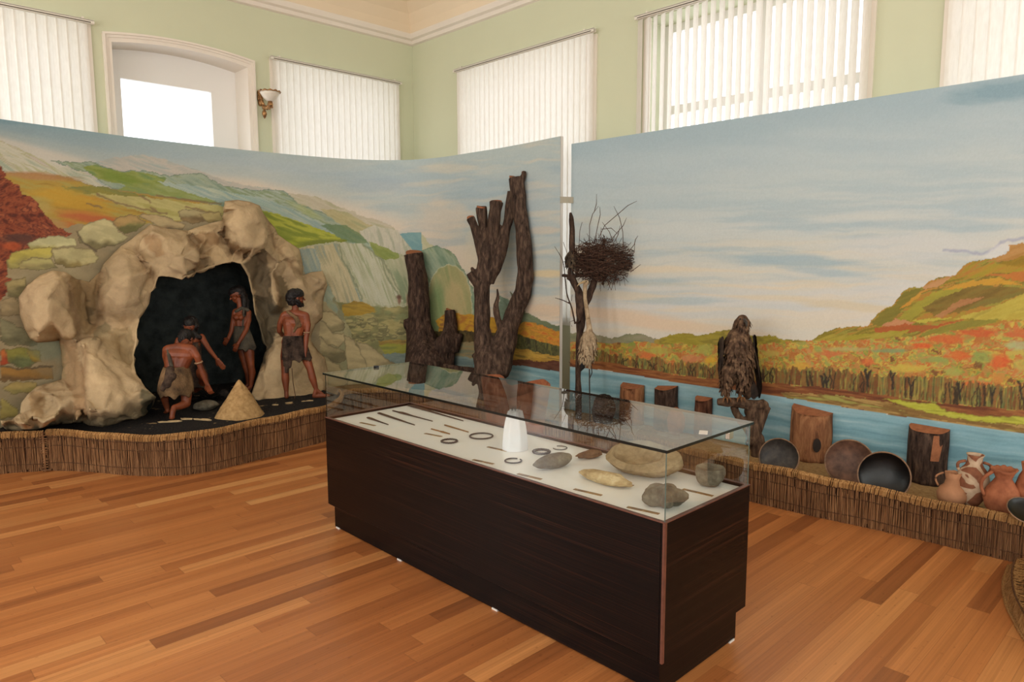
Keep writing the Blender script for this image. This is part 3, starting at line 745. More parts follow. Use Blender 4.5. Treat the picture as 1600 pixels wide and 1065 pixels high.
    P.blob(505, 380, 40, 6, (98, 106, 34), .8, 132, -.05); P.blob(440, 365, 20, 8, (110, 122, 36), .6, 133, .3)
    P.poly([(500, 350), (540, 352), (575, 372), (590, 382), (560, 380), (530, 372)], [(92, 116, 74), (116, 130, 80)], .45, 30, 5, 134, a=.8)
    # cliffs
    P.poly([(560, 360), (585, 352), (622, 360), (640, 380), (655, 398), (640, 400), (620, 395), (590, 398), (575, 380)], [(176, 168, 146), (188, 178, 154), (160, 158, 132)], 1.35, 26, 4, 135, warp=4)
    P.poly([(466, 388), (500, 380), (530, 378), (560, 380), (580, 392), (610, 402), (625, 396), (640, 400), (665, 430), (680, 520), (560, 500), (530, 480), (510, 440), (470, 440)], [(156, 154, 120), (170, 164, 128), (178, 170, 134), (150, 150, 116), (174, 166, 130)], 1.25, 60, 5, 136, warp=10)
    P.poly([(466, 388), (528, 380), (530, 400), (548, 430), (562, 465), (570, 475), (536, 474), (515, 460), (500, 420), (480, 405), (468, 420)], [(174, 158, 116), (188, 170, 128), (158, 148, 112), (128, 140, 124)], 1.2, 50, 4, 137, warp=8)
    P.poly([(466, 390), (492, 388), (498, 404), (505, 440), (520, 478), (510, 500), (500, 470), (480, 440), (468, 430)], [(104, 126, 124), (128, 142, 134), (150, 152, 128)], 1.2, 40, 4, 138, a=.75)
    P.poly([(530, 378), (566, 380), (592, 402), (600, 430), (630, 470), (600, 478), (576, 470), (556, 440), (545, 408)], [(158, 156, 120), (176, 170, 136), (184, 178, 150), (150, 152, 112)], 1.2, 50, 4, 139, warp=8)
    P.poly([(594, 402), (620, 400), (632, 400), (645, 440), (650, 470), (630, 474), (606, 430)], [(128, 138, 100), (164, 160, 122), (184, 174, 140)], 1.2, 40, 4, 140, warp=6)
    for q in ([(530, 382), (535, 405), (552, 435), (566, 468)], [(567, 382), (595, 404), (606, 434), (628, 468)], [(596, 402), (612, 430), (632, 470)]): P.line(q, (112, 118, 84), 1.3, .7)
    P.poly([(576, 378), (592, 382), (622, 396), (622, 404), (600, 406), (585, 395)], [(116, 128, 48), (132, 140, 60)], .5, 20, 4, 141, a=.9)
    # teal peak and far mountains behind the stumps
    P.poly([(655, 362), (670, 378), (688, 395), (655, 400)], [(176, 170, 130), (186, 178, 140)], .8, 20, 5, 142)
    P.poly([(624, 365), (640, 363), (658, 363), (660, 395), (646, 392)], [(104, 144, 146), (118, 152, 150)], .5, 20, 5, 143, rough=False)
    P.poly([(648, 396), (672, 386), (684, 384), (705, 392), (724, 420), (738, 448), (760, 500), (745, 560), (650, 560)], [(108, 132, 104), (128, 146, 118), (146, 156, 126), (116, 134, 96)], 1.0, 40, 7, 144, edge=(96, 122, 92), ew=1)
    th = np.linspace(math.pi, 2*math.pi, 16); dome = [(702+36*math.cos(a), 475+62*math.sin(a)) for a in th]+[(745, 560), (664, 560)]
    P.poly(dome, [(150, 146, 92), (166, 152, 100), (138, 142, 88)], 1.3, 50, 8, 145, edge=(190, 186, 150), ew=.9)
    P.blob(680, 490, 14, 50, (108, 130, 78), .75, 146, .1); P.blob(712, 470, 14, 38, (180, 156, 104), .7, 147)
    # autumn strips between the stumps
    P.poly([(680, 500), (700, 488), (745, 492), (800, 500), (800, 520), (745, 522), (690, 524)], [(170, 104, 36), (186, 132, 30), (196, 140, 30), (150, 96, 40)], .1, 14, 7, 148)
    P.poly([(650, 520), (700, 515), (745, 518), (800, 522), (800, 536), (650, 540)], [(56, 44, 24), (90, 70, 34), (74, 60, 30)], 1.4, 14, 3, 149)
    P.poly([(650, 534), (745, 534), (800, 536), (800, 572), (650, 580)], [(118, 112, 86), (130, 122, 84), (142, 116, 74), (110, 108, 80)], .05, 40, 5, 150)
    # meadow, walls of stones and pond
    P.poly([(525, 470), (570, 476), (600, 480), (640, 478), (648, 560), (600, 560), (540, 540), (520, 500)], [(150, 136, 78), (166, 148, 88), (134, 126, 74), (116, 112, 66)], .1, 22, 7, 151, warp=8)
    P.poly([(534, 475), (560, 470), (578, 476), (590, 486), (565, 492), (536, 494)], [(158, 120, 30), (170, 132, 38), (144, 112, 36)], .1, 24, 5, 152)
    rs = random.Random(5)
    for k in range(46):
        x = rs.uniform(538, 642); y = rs.uniform(496, 532); r = rs.uniform(4, 9)
        q = [(x+r*math.cos(a)*rs.uniform(.8, 1.1), y+r*.55*math.sin(a)*rs.uniform(.8, 1.1)) for a in np.linspace(0, 2*math.pi, 8)[:-1]]
        P.stone(q, (158, 144, 88), (112, 104, 62), (96, 88, 54), k)
    for k in range(8):
        x = rs.uniform(586, 640); y = 478+rs.uniform(0, 22); P.blob(x, y, 5, 4, (126, 130, 80), .6, 200+k)
    P.blob(624, 468, 3, 7, (120, 74, 50), .8, 210); P.blob(623, 464, 4, 3, (96, 62, 44), .8, 211); P.blob(637, 468, 2.5, 8, (126, 84, 60), .7, 212)
    P.poly([(590, 532), (648, 530), (650, 545), (600, 548)], [(140, 110, 44), (160, 126, 50), (126, 98, 44)], 0, 30, 3, 153)
    P.poly([(592, 538), (650, 536), (650, 556), (604, 556)], [(140, 136, 40), (152, 146, 48), (120, 122, 50)], 0, 30, 4, 154)
    P.poly([(598, 552), (650, 550), (745, 560), (745, 620), (600, 620)], [(106, 120, 110), (122, 134, 122), (96, 112, 108)], 0, 40, 5, 155)
    # right of the forked tree
    P.poly([(780, 462), (800, 470), (815, 485), (800, 500), (780, 505)], [(112, 134, 110), (128, 146, 124)], .8, 18, 4, 156)
    P.poly([(795, 455), (812, 470), (822, 487), (812, 498)], [(80, 86, 52), (98, 100, 62)], .8, 18, 4, 157)
    P.poly([(806, 488), (825, 489), (845, 500), (878, 510), (900, 516), (900, 530), (860, 524), (820, 512), (800, 505)], [(84, 96, 70), (98, 106, 72), (110, 118, 86)], .3, 24, 5, 158)
    P.poly([(800, 508), (822, 502), (845, 508), (880, 520), (900, 524), (900, 548), (870, 544), (830, 534), (800, 534)], [(180, 104, 30), (190, 132, 30), (166, 112, 34), (200, 126, 36), (184, 90, 30)], .3, 14, 6, 159)
    P.poly([(800, 520), (815, 524), (860, 538), (900, 545), (900, 564), (850, 556), (800, 546)], [(52, 46, 26), (86, 84, 42), (66, 64, 34), (104, 98, 44)], 1.5, 12, 2.5, 160)
    P.poly([(786, 546), (815, 544), (850, 552), (900, 562), (900, 576), (860, 572), (820, 564), (786, 562)], [(176, 130, 36), (160, 116, 40), (188, 142, 48), (128, 100, 40)], .18, 30, 4, 161)
    P.poly([(780, 562), (815, 560), (850, 566), (866, 562), (900, 574), (900, 583), (850, 578), (780, 572)], [(84, 44, 30), (100, 58, 40), (74, 40, 28)], .15, 24, 4, 162)
    m = inpoly(u, v, [(740, 569), (815, 571), (850, 577), (900, 584), (900, 760), (640, 760), (640, 620), (740, 600)])
    P.put(m, palette(P.streak(.16, 60, 5, 163, 5, 6), [(98, 138, 146), (112, 150, 156), (126, 160, 164), (150, 174, 172)]))
    # painted boulders right of the cave
    P.poly([(490, 425), (512, 440), (528, 475), (545, 510), (560, 560), (590, 600), (600, 640), (490, 640)], [(140, 134, 92), (156, 144, 98), (128, 124, 88)], .9, 30, 12, 319)
    B1, D1 = (176, 154, 106), (126, 112, 74)
    for k, q in enumerate([
        [(498, 470), (516, 468), (526, 480), (528, 500), (510, 498)], [(500, 486), (520, 486), (540, 505), (538, 516), (516, 520), (500, 512)],
        [(488, 500), (505, 500), (520, 520), (538, 520), (540, 532), (528, 543), (510, 538), (492, 520)],
        [(478, 520), (500, 524), (518, 542), (538, 546), (542, 560), (530, 568), (510, 560), (488, 545)],
        [(538, 522), (552, 530), (566, 552), (580, 572), (570, 600), (545, 600), (540, 560)], [(555, 532), (575, 538), (600, 556), (620, 572), (600, 600), (580, 592), (568, 560)],
        [(480, 545), (500, 552), (530, 570), (545, 600), (500, 620), (480, 590)], [(545, 578), (600, 572), (620, 590), (610, 620), (540, 620)]]):
        P.stone(q, B1, D1, (96, 84, 54), 300+k, .75)
    P.poly([(502, 440), (510, 438), (522, 462), (516, 476), (504, 470)], [(140, 148, 124), (156, 158, 128)], .9, 20, 4, 320)
    P.poly([(506, 460), (526, 476), (528, 490), (510, 478)], [(128, 142, 122), (150, 150, 112)], .9, 20, 4, 321)
    # everything under the rocks on the left
    P.poly([(-400, 420), (12, 390), (60, 370), (120, 350), (240, 350), (340, 340), (470, 400), (500, 500), (500, 720), (-400, 760)], [(146, 126, 88), (156, 136, 98), (140, 122, 88), (150, 128, 90)], .2, 90, 40, 322)
    YL1, YD1 = (178, 166, 104), (126, 114, 70)
    # red bush
    m = inpoly(P.wu, P.wv, [(-400, 180), (-60, 240), (0, 258), (7, 268), (8, 278), (22, 285), (32, 292), (34, 303), (48, 308), (58, 316), (62, 326), (74, 338), (92, 356), (112, 366), (90, 375), (52, 386), (30, 402), (12, 418), (10, 432), (20, 436), (14, 448), (8, 462), (0, 470), (-400, 520)])
    f = fbm(u/9+3*np.sin(v/23), v/8, 330, 4); P.put(m, palette(stretch(f), [(84, 36, 26), (120, 50, 30), (146, 68, 38), (98, 42, 30), (160, 80, 46)]))
    P.blob(30, 372, 26, 7, (74, 46, 40), .8, 331); P.blob(55, 380, 22, 6, (96, 50, 40), .7, 332); P.blob(18, 384, 14, 7, (184, 74, 34), .7, 333)
    for k, (q, l, d) in enumerate([
        ([(42, 382), (62, 372), (85, 368), (118, 372), (122, 384), (80, 388), (50, 392)], (186, 176, 122), (150, 136, 64)),
        ([(10, 408), (18, 396), (42, 388), (82, 386), (82, 402), (60, 412), (30, 418), (14, 420)], (178, 160, 66), (160, 146, 74)),
        ([(80, 388), (118, 386), (145, 390), (154, 402), (150, 412), (110, 418), (86, 412)], (176, 160, 106), (126, 106, 58)),
        ([(28, 412), (50, 402), (80, 404), (90, 418), (60, 422), (30, 420)], (166, 152, 88), (146, 130, 78)),
        ([(120, 362), (132, 350), (150, 344), (164, 340), (176, 346), (186, 362), (204, 370), (180, 384), (150, 390), (124, 380)], (182, 168, 116), (110, 98, 62)),
        ([(176, 346), (185, 338), (212, 336), (228, 346), (215, 362), (195, 366), (186, 360)], (166, 132, 76), (110, 104, 56)),
        ([(215, 336), (228, 334), (262, 338), (290, 352), (285, 360), (250, 356), (232, 346)], (174, 146, 98), (122, 94, 62)),
        ([(278, 330), (290, 326), (318, 330), (335, 340), (300, 350), (284, 344)], (160, 142, 96), (124, 98, 60)),
        ([(310, 334), (345, 330), (350, 344), (325, 348)], (174, 152, 92), (140, 116, 66)),
        ([(8, 440), (40, 432), (42, 450), (30, 466), (12, 462)], (166, 144, 88), (126, 112, 70)),
        ([(0, 470), (20, 462), (30, 470), (32, 492), (0, 495)], (158, 134, 92), (126, 106, 72)),
        ([(0, 505), (15, 504), (44, 528), (36, 534), (0, 520)], (158, 148, 104), (116, 106, 76)),
        ([(0, 495), (40, 516), (60, 540), (10, 540), (0, 530)], (128, 120, 84), (106, 98, 66)),
        ([(8, 546), (30, 542), (60, 548), (64, 564), (40, 576), (14, 568)], (128, 120, 48), (92, 96, 56)),
        ([(40, 546), (62, 548), (66, 566), (50, 566)], (150, 122, 40), (120, 96, 34)),
        ([(0, 545), (8, 546), (14, 568), (0, 572)], (180, 92, 40), (150, 56, 28)),
        ([(0, 572), (30, 574), (80, 570), (84, 592), (0, 596)], (150, 104, 44), (118, 84, 46)),
        ([(2, 606), (20, 596), (60, 596), (56, 612), (20, 616)], (166, 138, 74), (140, 122, 64)),
        ([(0, 620), (30, 640), (28, 650), (0, 656)], (160, 138, 66), (140, 118, 56))]):
        P.stone(q, l, d, (96, 80, 52), 340+k, .62)
    P.blob(75, 545, 26, 22, (110, 118, 92), .6, 380); P.blob(75, 575, 24, 16, (140, 116, 80), .6, 381)
    for q in ([(0, 572), (30, 576), (82, 572)], [(120, 362), (130, 380), (150, 392)]): P.line(q, (84, 70, 50), 1.5, .8)
    return P.done()

# painted screen material: the colours are the paint itself
t = NT('painted_canvas', 0.62, 0.22)
at = t.n.new('ShaderNodeAttribute'); at.attribute_name = 'paint'
t.color(at.outputs['Color']); t.bump(t.noise(160, 3), 0.06, 0.002)
m_paint = t.m
m_screen_edge = plain('screen_white_edge', srgb(214, 208, 200), 0.6, 0.2)
def sheet(name, plan, z0, z1, dz, painter, parent, hole=None):
    """a sheet standing on the plan curve, with painted colours on its points"""
    nz = int((z1-z0)/dz)+1; zz = np.linspace(z0, z1, nz); n = len(plan)
    X = np.repeat(plan[:, 0], nz); Y = np.repeat(plan[:, 1], nz); Z = np.tile(zz, n)
    P3 = np.stack([X, Y, Z], 1); u, v = px_of(P3)
    col = painter(u, v)
    i = np.arange(n-1)[:, None]*nz; j = np.arange(nz-1)[None, :]
    a = (i+j).ravel(); F = np.stack([a, a+nz, a+nz+1, a+1], 1)
    if hole is not None:
        h = hole(u, v); keep = ~(h[F].all(1)); F = F[keep]
    me = bpy.data.meshes.new(name)
    me.vertices.add(len(P3)); me.vertices.foreach_set('co', P3.astype(np.float32).ravel())
    me.loops.add(F.size); me.loops.foreach_set('vertex_index', F.astype(np.int32).ravel())
    me.polygons.add(len(F)); me.polygons.foreach_set('loop_start', (np.arange(len(F))*4).astype(np.int32))
    try: me.polygons.foreach_set('loop_total', np.full(len(F), 4, np.int32))
    except Exception: pass
    me.update(calc_edges=True)
    ca = me.color_attributes.new('paint', 'FLOAT_COLOR', 'POINT')
    ca.data.foreach_set('color', np.concatenate([col, np.ones((len(col), 1))], 1).astype(np.float32).ravel())
    me.materials.append(m_paint); me.polygons.foreach_set('use_smooth', np.ones(len(F), bool))
    o = bpy.data.objects.new(name, me); COL.objects.link(o); o.parent = parent
    o.matrix_parent_inverse = Matrix.Translation(parent.location).inverted()
    return o
# opening of the cave in the traced design
OPEN = [(205, 640), (208, 560), (216, 500), (232, 455), (248, 432), (282, 438), (310, 422), (352, 408), (372, 412), (395, 430), (400, 470), (425, 520), (420, 560), (400, 600), (395, 640)]
def hole_left(u, v): return inpoly(u, v, [(x*1.05-315*0.05, y*1.04-540*0.04) for x, y in OPEN])
# straight screen
ya, yb = float(at_x(893, 222, XP)[1]), -4.15
scr2 = thing('painted_screen', (XP+0.02, (ya+yb)/2, 0), 'straight painted landscape screen with a river and autumn wood, to the right of the gap', 'painted screen')
pts = np.array([(XP, y) for y in np.linspace(ya, yb, 780)])
sheet('painting', pts, 0.16, HPR, 0.0062, paint_right, scr2)
MB().box((XP+0.001, yb, 0.0), (XP+0.055, ya, HPR)).build('board', m_screen_edge, scr2)
# curved screen
PLAN = [(-4.3, 1.45), (-3.7, 1.62), (-3.0, 1.82), (-2.16, 2.085), (-1.75, 2.175), (-1.25, 2.275), (-0.72, 2.32), (-0.12, 2.335), (0.5, 2.28), (0.90, 2.175), (1.22, 1.94), (1.40, 1.56), (1.432, 0.98), (1.426, 0.43), (1.362, -0.205)]
PLAN = [(CAM[0]+(x-CAM[0])*1.0594, CAM[1]+(y-CAM[1])*1.0594) for x, y in PLAN]
pc = np.array(catmull(PLAN, 60))
scr1 = thing('painted_screen', (-0.5, 2.7, 0), 'curved painted landscape screen with mountains and cliffs, behind the cave and the tree stumps', 'painted screen')
vis = pc[pc[:, 0] > -10]
sheet('painting', vis, 0.16, HP, 0.0066, paint_left, scr1, hole_left)
# its back and edge
tn = np.gradient(pc, axis=0); tn /= np.linalg.norm(tn, axis=1)[:, None]; nr = np.stack([-tn[:, 1], tn[:, 0]], 1)
m = MB(); vs = []; fs = []
sub = list(range(0, len(pc), 6)); sub = sub if sub[-1] == len(pc)-1 else sub+[len(pc)-1]
for k in sub:
    a = pc[k]+nr[k]*0.002; b = pc[k]+nr[k]*0.034
    vs += [(a[0], a[1], HP), (b[0], b[1], HP), (b[0], b[1], 0.0), (a[0], a[1], 0.0)]
for k in range(len(sub)-1):
    a = 4*k; b = a+4; fs += [(a, a+1, b+1, b)]
    if not (-1.5 < pc[sub[k]][0] < 0.4): fs += [(a+1, a+2, b+2, b+1)]
    else: pass
e = 4*(len(sub)-1); fs.append((e, e+1, e+2, e+3)); fs.append((0, 3, 2, 1))
m.add(vs, fs); m.build('board', m_screen_edge, scr1)
# bracket joining the screens
m_br = plain('galvanised_strip', srgb(150, 140, 122), 0.4, 0.5, 0.6)
pe = pc[-1]; zb = float(at_x(888, 311, pe[0])[2])
A_ = np.array([pe[0]-0.004, pe[1]-0.004]); B_ = np.array([XP-0.003, ya-0.03]); nn = np.array([-0.003, 0.0])
m = MB(); vs = [(*A_, zb-0.028), (*B_, zb-0.028), (*B_, zb+0.028), (*A_, zb+0.028)]
vs += [(p[0]-0.003, p[1]-0.001, p[2]) for p in vs]
m.add(vs, [(0, 1, 2, 3), (7, 6, 5, 4), (0, 4, 5, 1), (3, 2, 6, 7), (0, 3, 7, 4), (1, 5, 6, 2)])
tag(m.build('bracket', m_br), 'grey metal strip joining the two painted screens across the gap', 'bracket')
# ================================================================== platforms behind wicker edging
ZLP, ZRP = 0.285, 0.185
FRONT_A = [(-3.9, 2.55), (-3.1, 2.30), (-2.6, 2.16), (-2.30, 2.06), (-2.08, 1.93)]
FRONT_B = [(-2.06, 1.92), (-1.95, 1.80), (-1.826, 1.63), (-1.66, 1.36), (-1.512, 1.19), (-1.36, 1.08), (-1.185, 1.04), (-0.95, 1.06), (-0.75, 1.09), (-0.448, 1.16), (-0.148, 1.22), (0.10, 1.38), (0.26, 1.58), (0.33, 1.74)]
FRONT_C = [(0.35, 1.80), (0.60, 1.83), (0.80, 1.72), (0.96, 1.42), (1.06, 0.95), (1.12, 0.40), (1.16, -0.3), (1.17, -1.0), (1.14, -1.6), (1.10, -2.1), (1.115, -2.45), (1.15, -2.75), (1.185, -3.1), (1.20, -3.4), (1.215, -3.65), (1.22, -4.14)]
def wicker_mat(name, c0, c1, c2):
    t = NT(name, 0.75, 0.15)
    f = t.noise(1.0, 3, 0.6, t.vec((150, 150, 5)))
    c = t.ramp(f, [(0.3, c0), (0.5, c1), (0.72, c2)])
    big = t.noise(2.2, 3)
    c = t.mix(t.ramp(big, [(0.35, (0.45,)*3), (0.6, (0, 0, 0))]), c, c0)
    t.color(c); return t.m
m_wick = wicker_mat('wicker_stems', srgb(76, 50, 34), srgb(126, 88, 58), srgb(168, 126, 88))
m_wtop = wicker_mat('wicker_rim', srgb(104, 70, 40), srgb(160, 118, 72), srgb(196, 156, 104))
m_cord = plain('dark_cord', srgb(84, 58, 40), 0.8, 0.1, nscale=60)
m_wback = plain('wicker_shade_mat', srgb(58, 38, 26), 0.9, 0.1, nscale=40)
def resample(P, step):
    P = np.array(P); d = np.r_[0, np.cumsum(np.hypot(*np.diff(P, axis=0).T))]
    n = max(2, int(d[-1]/step)); s = np.linspace(0, d[-1], n)
    return np.stack([np.interp(s, d, P[:, 0]), np.interp(s, d, P[:, 1])], 1)
def wicker(path, h0, h1, label, seed, step=0.0056):
    rng = random.Random(seed)
    pts = resample(catmull(path, 10), step); n = len(pts)
    tn = np.gradient(pts, axis=0); tn /= np.linalg.norm(tn, axis=1)[:, None]; nr = np.stack([tn[:, 1], -tn[:, 0]], 1)
    mid = pts[n//2]
    root = thing('wicker_border', (mid[0], mid[1], 0), label, 'wicker edging')
    m = MB()
    H = lambda k: h0+(h1-h0)*k/(n-1)+0.006*math.sin(k*0.021+seed)+0.004*math.sin(k*0.07)
    for k in range(n):
        for layer in (0, 1):
            if layer and rng.random() < 0.45: continue
            o = 0.004+0.006*layer+rng.uniform(0, 0.004); h = H(k)*(1 if not layer else rng.uniform(0.6, 0.98))+rng.uniform(-0.006, 0.004)
            r = rng.uniform(0.0024, 0.0042); tl = rng.gauss(0, 0.006); zb = 0.0 if rng.random() < .8 else rng.uniform(0, 0.03)
            b = pts[k]+nr[k]*o; tp = pts[k]+nr[k]*(o+rng.uniform(-0.002, 0.006))+tn[k]*tl
            md = (b+tp)/2+nr[k]*rng.uniform(-0.003, 0.005)
            m.tube([(b[0], b[1], zb), (md[0], md[1], h/2), (tp[0], tp[1], h)], [r, r*1.1, r*0.8], 4, cap=False)
    m.build('stems', m_wick, root)
    # rolled, stitched rim
    m = MB(); k = 0
    while k < n:
        h = H(k); p = pts[k]; q = nr[k]; r = 0.0042
        a = p+q*0.016+tn[k]*-0.004; b = p+q*0.019; c = p+q*0.006+tn[k]*0.004; d = p-q*0.010+tn[k]*0.006
        m.tube([(a[0], a[1], h-0.042+rng.uniform(-.004, .004)), (b[0], b[1], h-0.012), (c[0], c[1], h+0.004), (d[0], d[1], h-0.004)], [r*.8, r, r, r*.7], 5, cap=False)
        k += 1 if rng.random() < .7 else 2
    m.build('rim', m_wtop, root)
    for zf in (0.82, 0.62, 0.2):
        m = MB(); pp = []
        for k in range(0, n, 3):
            o = 0.017+0.002*math.sin(k*1.3); pp.append((pts[k][0]+nr[k][0]*o, pts[k][1]+nr[k][1]*o, H(k)*zf+0.004*math.sin(k*.05)))
        m.tube(pp, 0.0026, 4); m.build('binding_cord', m_cord, root)
    # lining behind the stems
    vs = []; fs = []
    ss = list(range(0, n, 6))
    for k in ss:
        p = pts[k]; q = nr[k]; h = H(k)-0.02
        vs += [(p[0]+q[0]*.003, p[1]+q[1]*.003, 0), (p[0]+q[0]*.003, p[1]+q[1]*.003, h), (p[0]-q[0]*.004, p[1]-q[1]*.004, h), (p[0]-q[0]*.004, p[1]-q[1]*.004, 0)]
    for k in range(len(ss)-1):
        a = 4*k; b = a+4
        for i in range(4): fs.append((a+i, a+(i+1) % 4, b+(i+1) % 4, b+i))
    MB().add(vs, fs).build('lining', m_wback, root)
    return root, pts, nr
wa_, pA, nA = wicker(FRONT_A, 0.30, 0.305, 'short reed edging at the far left, left of the tied seam', 1)
wb_, pB, nB = wicker(FRONT_B, 0.31, 0.325, 'long wavy reed edging in front of the cave, right of the tied seam', 2)
wc_, pC, nC = wicker(FRONT_C, 0.30, 0.245, 'long straight reed edging in front of the logs and jugs, running behind the glass case', 3)
# tied seam
m = MB(); rng = random.Random(9); p = np.array([-2.07, 1.925]); q = nB[0]
for k in range(16):
    z = 0.01+k*0.019; a = p+q*0.025
    m.tube([(a[0]-0.02+rng.uniform(-.008, .008), a[1]+rng.uniform(-.01, .01), z), (a[0]+q[0]*.008, a[1]+q[1]*.008, z+rng.uniform(0, .012)), (a[0]+0.025+rng.uniform(-.008, .008), a[1]-.01+rng.uniform(-.01, .01), z+rng.uniform(-.01, .01))], rng.uniform(.003, .006), 5)
m.tube([(p[0]+q[0]*.03, p[1]+q[1]*.03, 0.0), (p[0]+q[0]*.035+.006, p[1]+q[1]*.035, .15), (p[0]+q[0]*.03, p[1]+q[1]*.03, .31)], [.006, .009, .006], 6)
m.build('tied_seam', m_wick, wb_)

# platform tops
t = NT('dark_crushed_soil', 0.95, 0.1)
f = t.noise(70, 5, .7); f2 = t.noise(9, 3)
c = t.ramp(f, [(0.3, srgb(22, 21, 22)), (0.55, srgb(46, 43, 42)), (0.8, srgb(84, 76, 68))])
c = t.mix(t.ramp(f2, [(0.66, (0, 0, 0)), (0.72, (0.8,)*3)]), c, srgb(176, 148, 108))
t.color(c); t.bump(f, 0.9, 0.015); m_soil = t.m
t = NT('sand_cloth', 0.9, 0.1); f = t.noise(50, 4, .6)
t.color(t.ramp(f, [(0.3, srgb(138, 108, 72)), (0.7, srgb(178, 146, 102))])); t.bump(f, 0.4, 0.006); m_sand = t.m
def slab(name, front, back, z, mat, label, cat, amp=0.006, seed=0):
    """top between a front and a back line, with sides down to the floor"""
    A = resample(front, 0.03); n = len(A); Bk = resample(back, 0.03); 
    s = np.linspace(0, 1, len(Bk)); Bq = np.stack([np.interp(np.linspace(0, 1, n), s, Bk[:, 0]), np.interp(np.linspace(0, 1, n), s, Bk[:, 1])], 1)
    M_ = 24; vs = []; fs = []
    for i in range(n):
        for j in range(M_+1):
            q = A[i]*(1-j/M_)+Bq[i]*(j/M_)
            zz = z+amp*2*(fbm(np.array([q[0]*9]), np.array([q[1]*9]), seed, 3)[0]-.5)
            vs.append((q[0], q[1], zz))
    for i in range(n-1):
        for j in range(M_):
            a = i*(M_+1)+j; b = a+M_+1; fs.append((a, b, b+1, a+1))
    o = len(vs)
    for i in range(n): vs += [(A[i][0], A[i][1], 0.0), (Bq[i][0], Bq[i][1], 0.0)]
    for i in range(n-1):
        a = i*(M_+1); fs.append((a, o+2*i, o+2*i+2, a+M_+1)); fs.append((a+M_, a+M_+M_+1, o+2*i+3, o+2*i+1))
    c = (A[n//2]+Bq[n//2])/2
    ob = MB().add(vs, fs).build(name, mat, None, True, loc=(c[0], c[1], 0))
    return tag(ob, label, cat)
inB = [(p[0]-q[0]*0.012, p[1]-q[1]*0.012) for p, q in zip(pB, nB)]
inA = [(p[0]-q[0]*0.012, p[1]-q[1]*0.012) for p, q in zip(pA, nA)]
inC = [(p[0]-q[0]*0.012, p[1]-q[1]*0.012) for p, q in zip(pC, nC)]
def plan_at(x): 
    i = np.argmin(np.abs(pc[:700, 0]-x)); return pc[i]
zz0 = [tuple(p) for p in inA[::20]]+[tuple(p) for p in inB[::10]]
bk = [(p[0]-0.0, p[1]-0.008) for p in pc if p[0] < -1.62][::10]+[(-1.50, 3.14), (0.42, 3.14)]
k1 = [tuple(p) for p in pc if p[0] > 0.45 and p[1] > 2.0][:1]
slab('soil_platform', zz0, bk, ZLP, m_soil, 'low platform covered with dark crumbly soil under the cave and its figures', 'platform', 0.008, 4)
bk2 = [(p[0]-0.012, p[1]-0.012) for p in pc[[i for i in range(len(pc)) if pc[i][0] > 0.55]]][::8]+[(XP-0.004, ya), (XP-0.004, -4.14)]
slab('sand_platform', [tuple(p) for p in inC[::12]], bk2, ZRP, m_sand, 'low platform covered with pale sandy cloth under the logs, jugs and bird perch', 'platform', 0.005, 5)

# ================================================================== papier-mache cave
def screen_depth(u, v):
    """depth of the curved screen seen at this point"""
    d = ray(u, v); dx, dy = d[0], d[1]; best = None
    A = pc[:-1]; E_ = pc[1:]-pc[:-1]
    den = dx*E_[:, 1]-dy*E_[:, 0]; rx = A[:, 0]-CAM[0]; ry = A[:, 1]-CAM[1]
    with np.errstate(all='ignore'):
        tt = (rx*E_[:, 1]-ry*E_[:, 0])/den; ss = (rx*dy-ry*dx)/den
    ok = (ss >= 0) & (ss <= 1) & (tt > 0)
    return float(tt[ok].min()) if ok.any() else 7.0
G = 'g'
OUTER = [(2, 666, G), (11, 672, G), (34, 673, G), (60, 672, G), (78, 668, G), (95, 664, G), (111, 663, G), (128, 661, G), (140, 665, G), (160, 667, G), (178, 663, G), (195, 658, G), (212, 656, G), (227, 649, G), (239, 635, G), (244, 620, .85),
         # left lip of the opening upwards
         (228, 606, .80), (213, 584, .62), (206, 556, .5), (209, 545, .48), (212, 522, .45), (218, 498, .42), (226, 487, .42), (233, 474, .42), (236, 456, .42), (246, 431, .45), (264, 432, .5), (284, 436, .55), (294, 430, .55), (307, 423, .45), (335, 413, .38), (362, 406, .35), (377, 411, .36),
         (389, 432, .28), (397, 462, .22), (400, 490, .20), (408, 512, .20), (417, 541, .20), (410, 564, .25), (403, 585, .45), (393, 615, .62), (397, 624, G), (404, 626, G), (418, 623, G), (436, 622, G), (452, 620, G), (470, 619, G), (488, 617, G), (504, 610, G), (513, 606, .42),
         (512, 578, .30), (508, 559, .22), (497, 548, .14), (486, 532, .10), (487, 522, .08), (493, 507, .10), (504, 497, .12), (505, 469, .10), (507, 460, .08), (512, 445, .10), (504, 423, .06), (486, 425, .05), (473, 430, .06), (473, 412, .05), (468, 389, .05), (448, 376, .06), (434, 366, .06), (430, 356, .06), (420, 345, .07), (411, 332, .12), (406, 321, .16), (390, 315, .2), (372, 312, .2), (351, 314, .16),
         (349, 332, .08), (347, 344, .04), (320, 351, .04), (294, 360, .10), (262, 357, .15), (236, 350, .14), (219, 362, .06), (205, 374, .04), (188, 385, .06), (177, 396, .08), (162, 412, .08), (156, 424, .03), (140, 440, .02), (120, 436, .02), (103, 425, .12), (82, 422, .14), (62, 430, .12), (42, 446, .12), (29, 464, .10), (31, 492, .12), (39, 514, .12), (47, 529, .12), (58, 535, .14), (76, 534, .12), (92, 532, .06), (95, 548, .04), (98, 575, .06), (96, 592, .10), (76, 598, .14), (58, 603, .16), (45, 614, .2), (33, 629, .2), (31, 645, .22), (16, 657, .3), (4, 662, .42)]
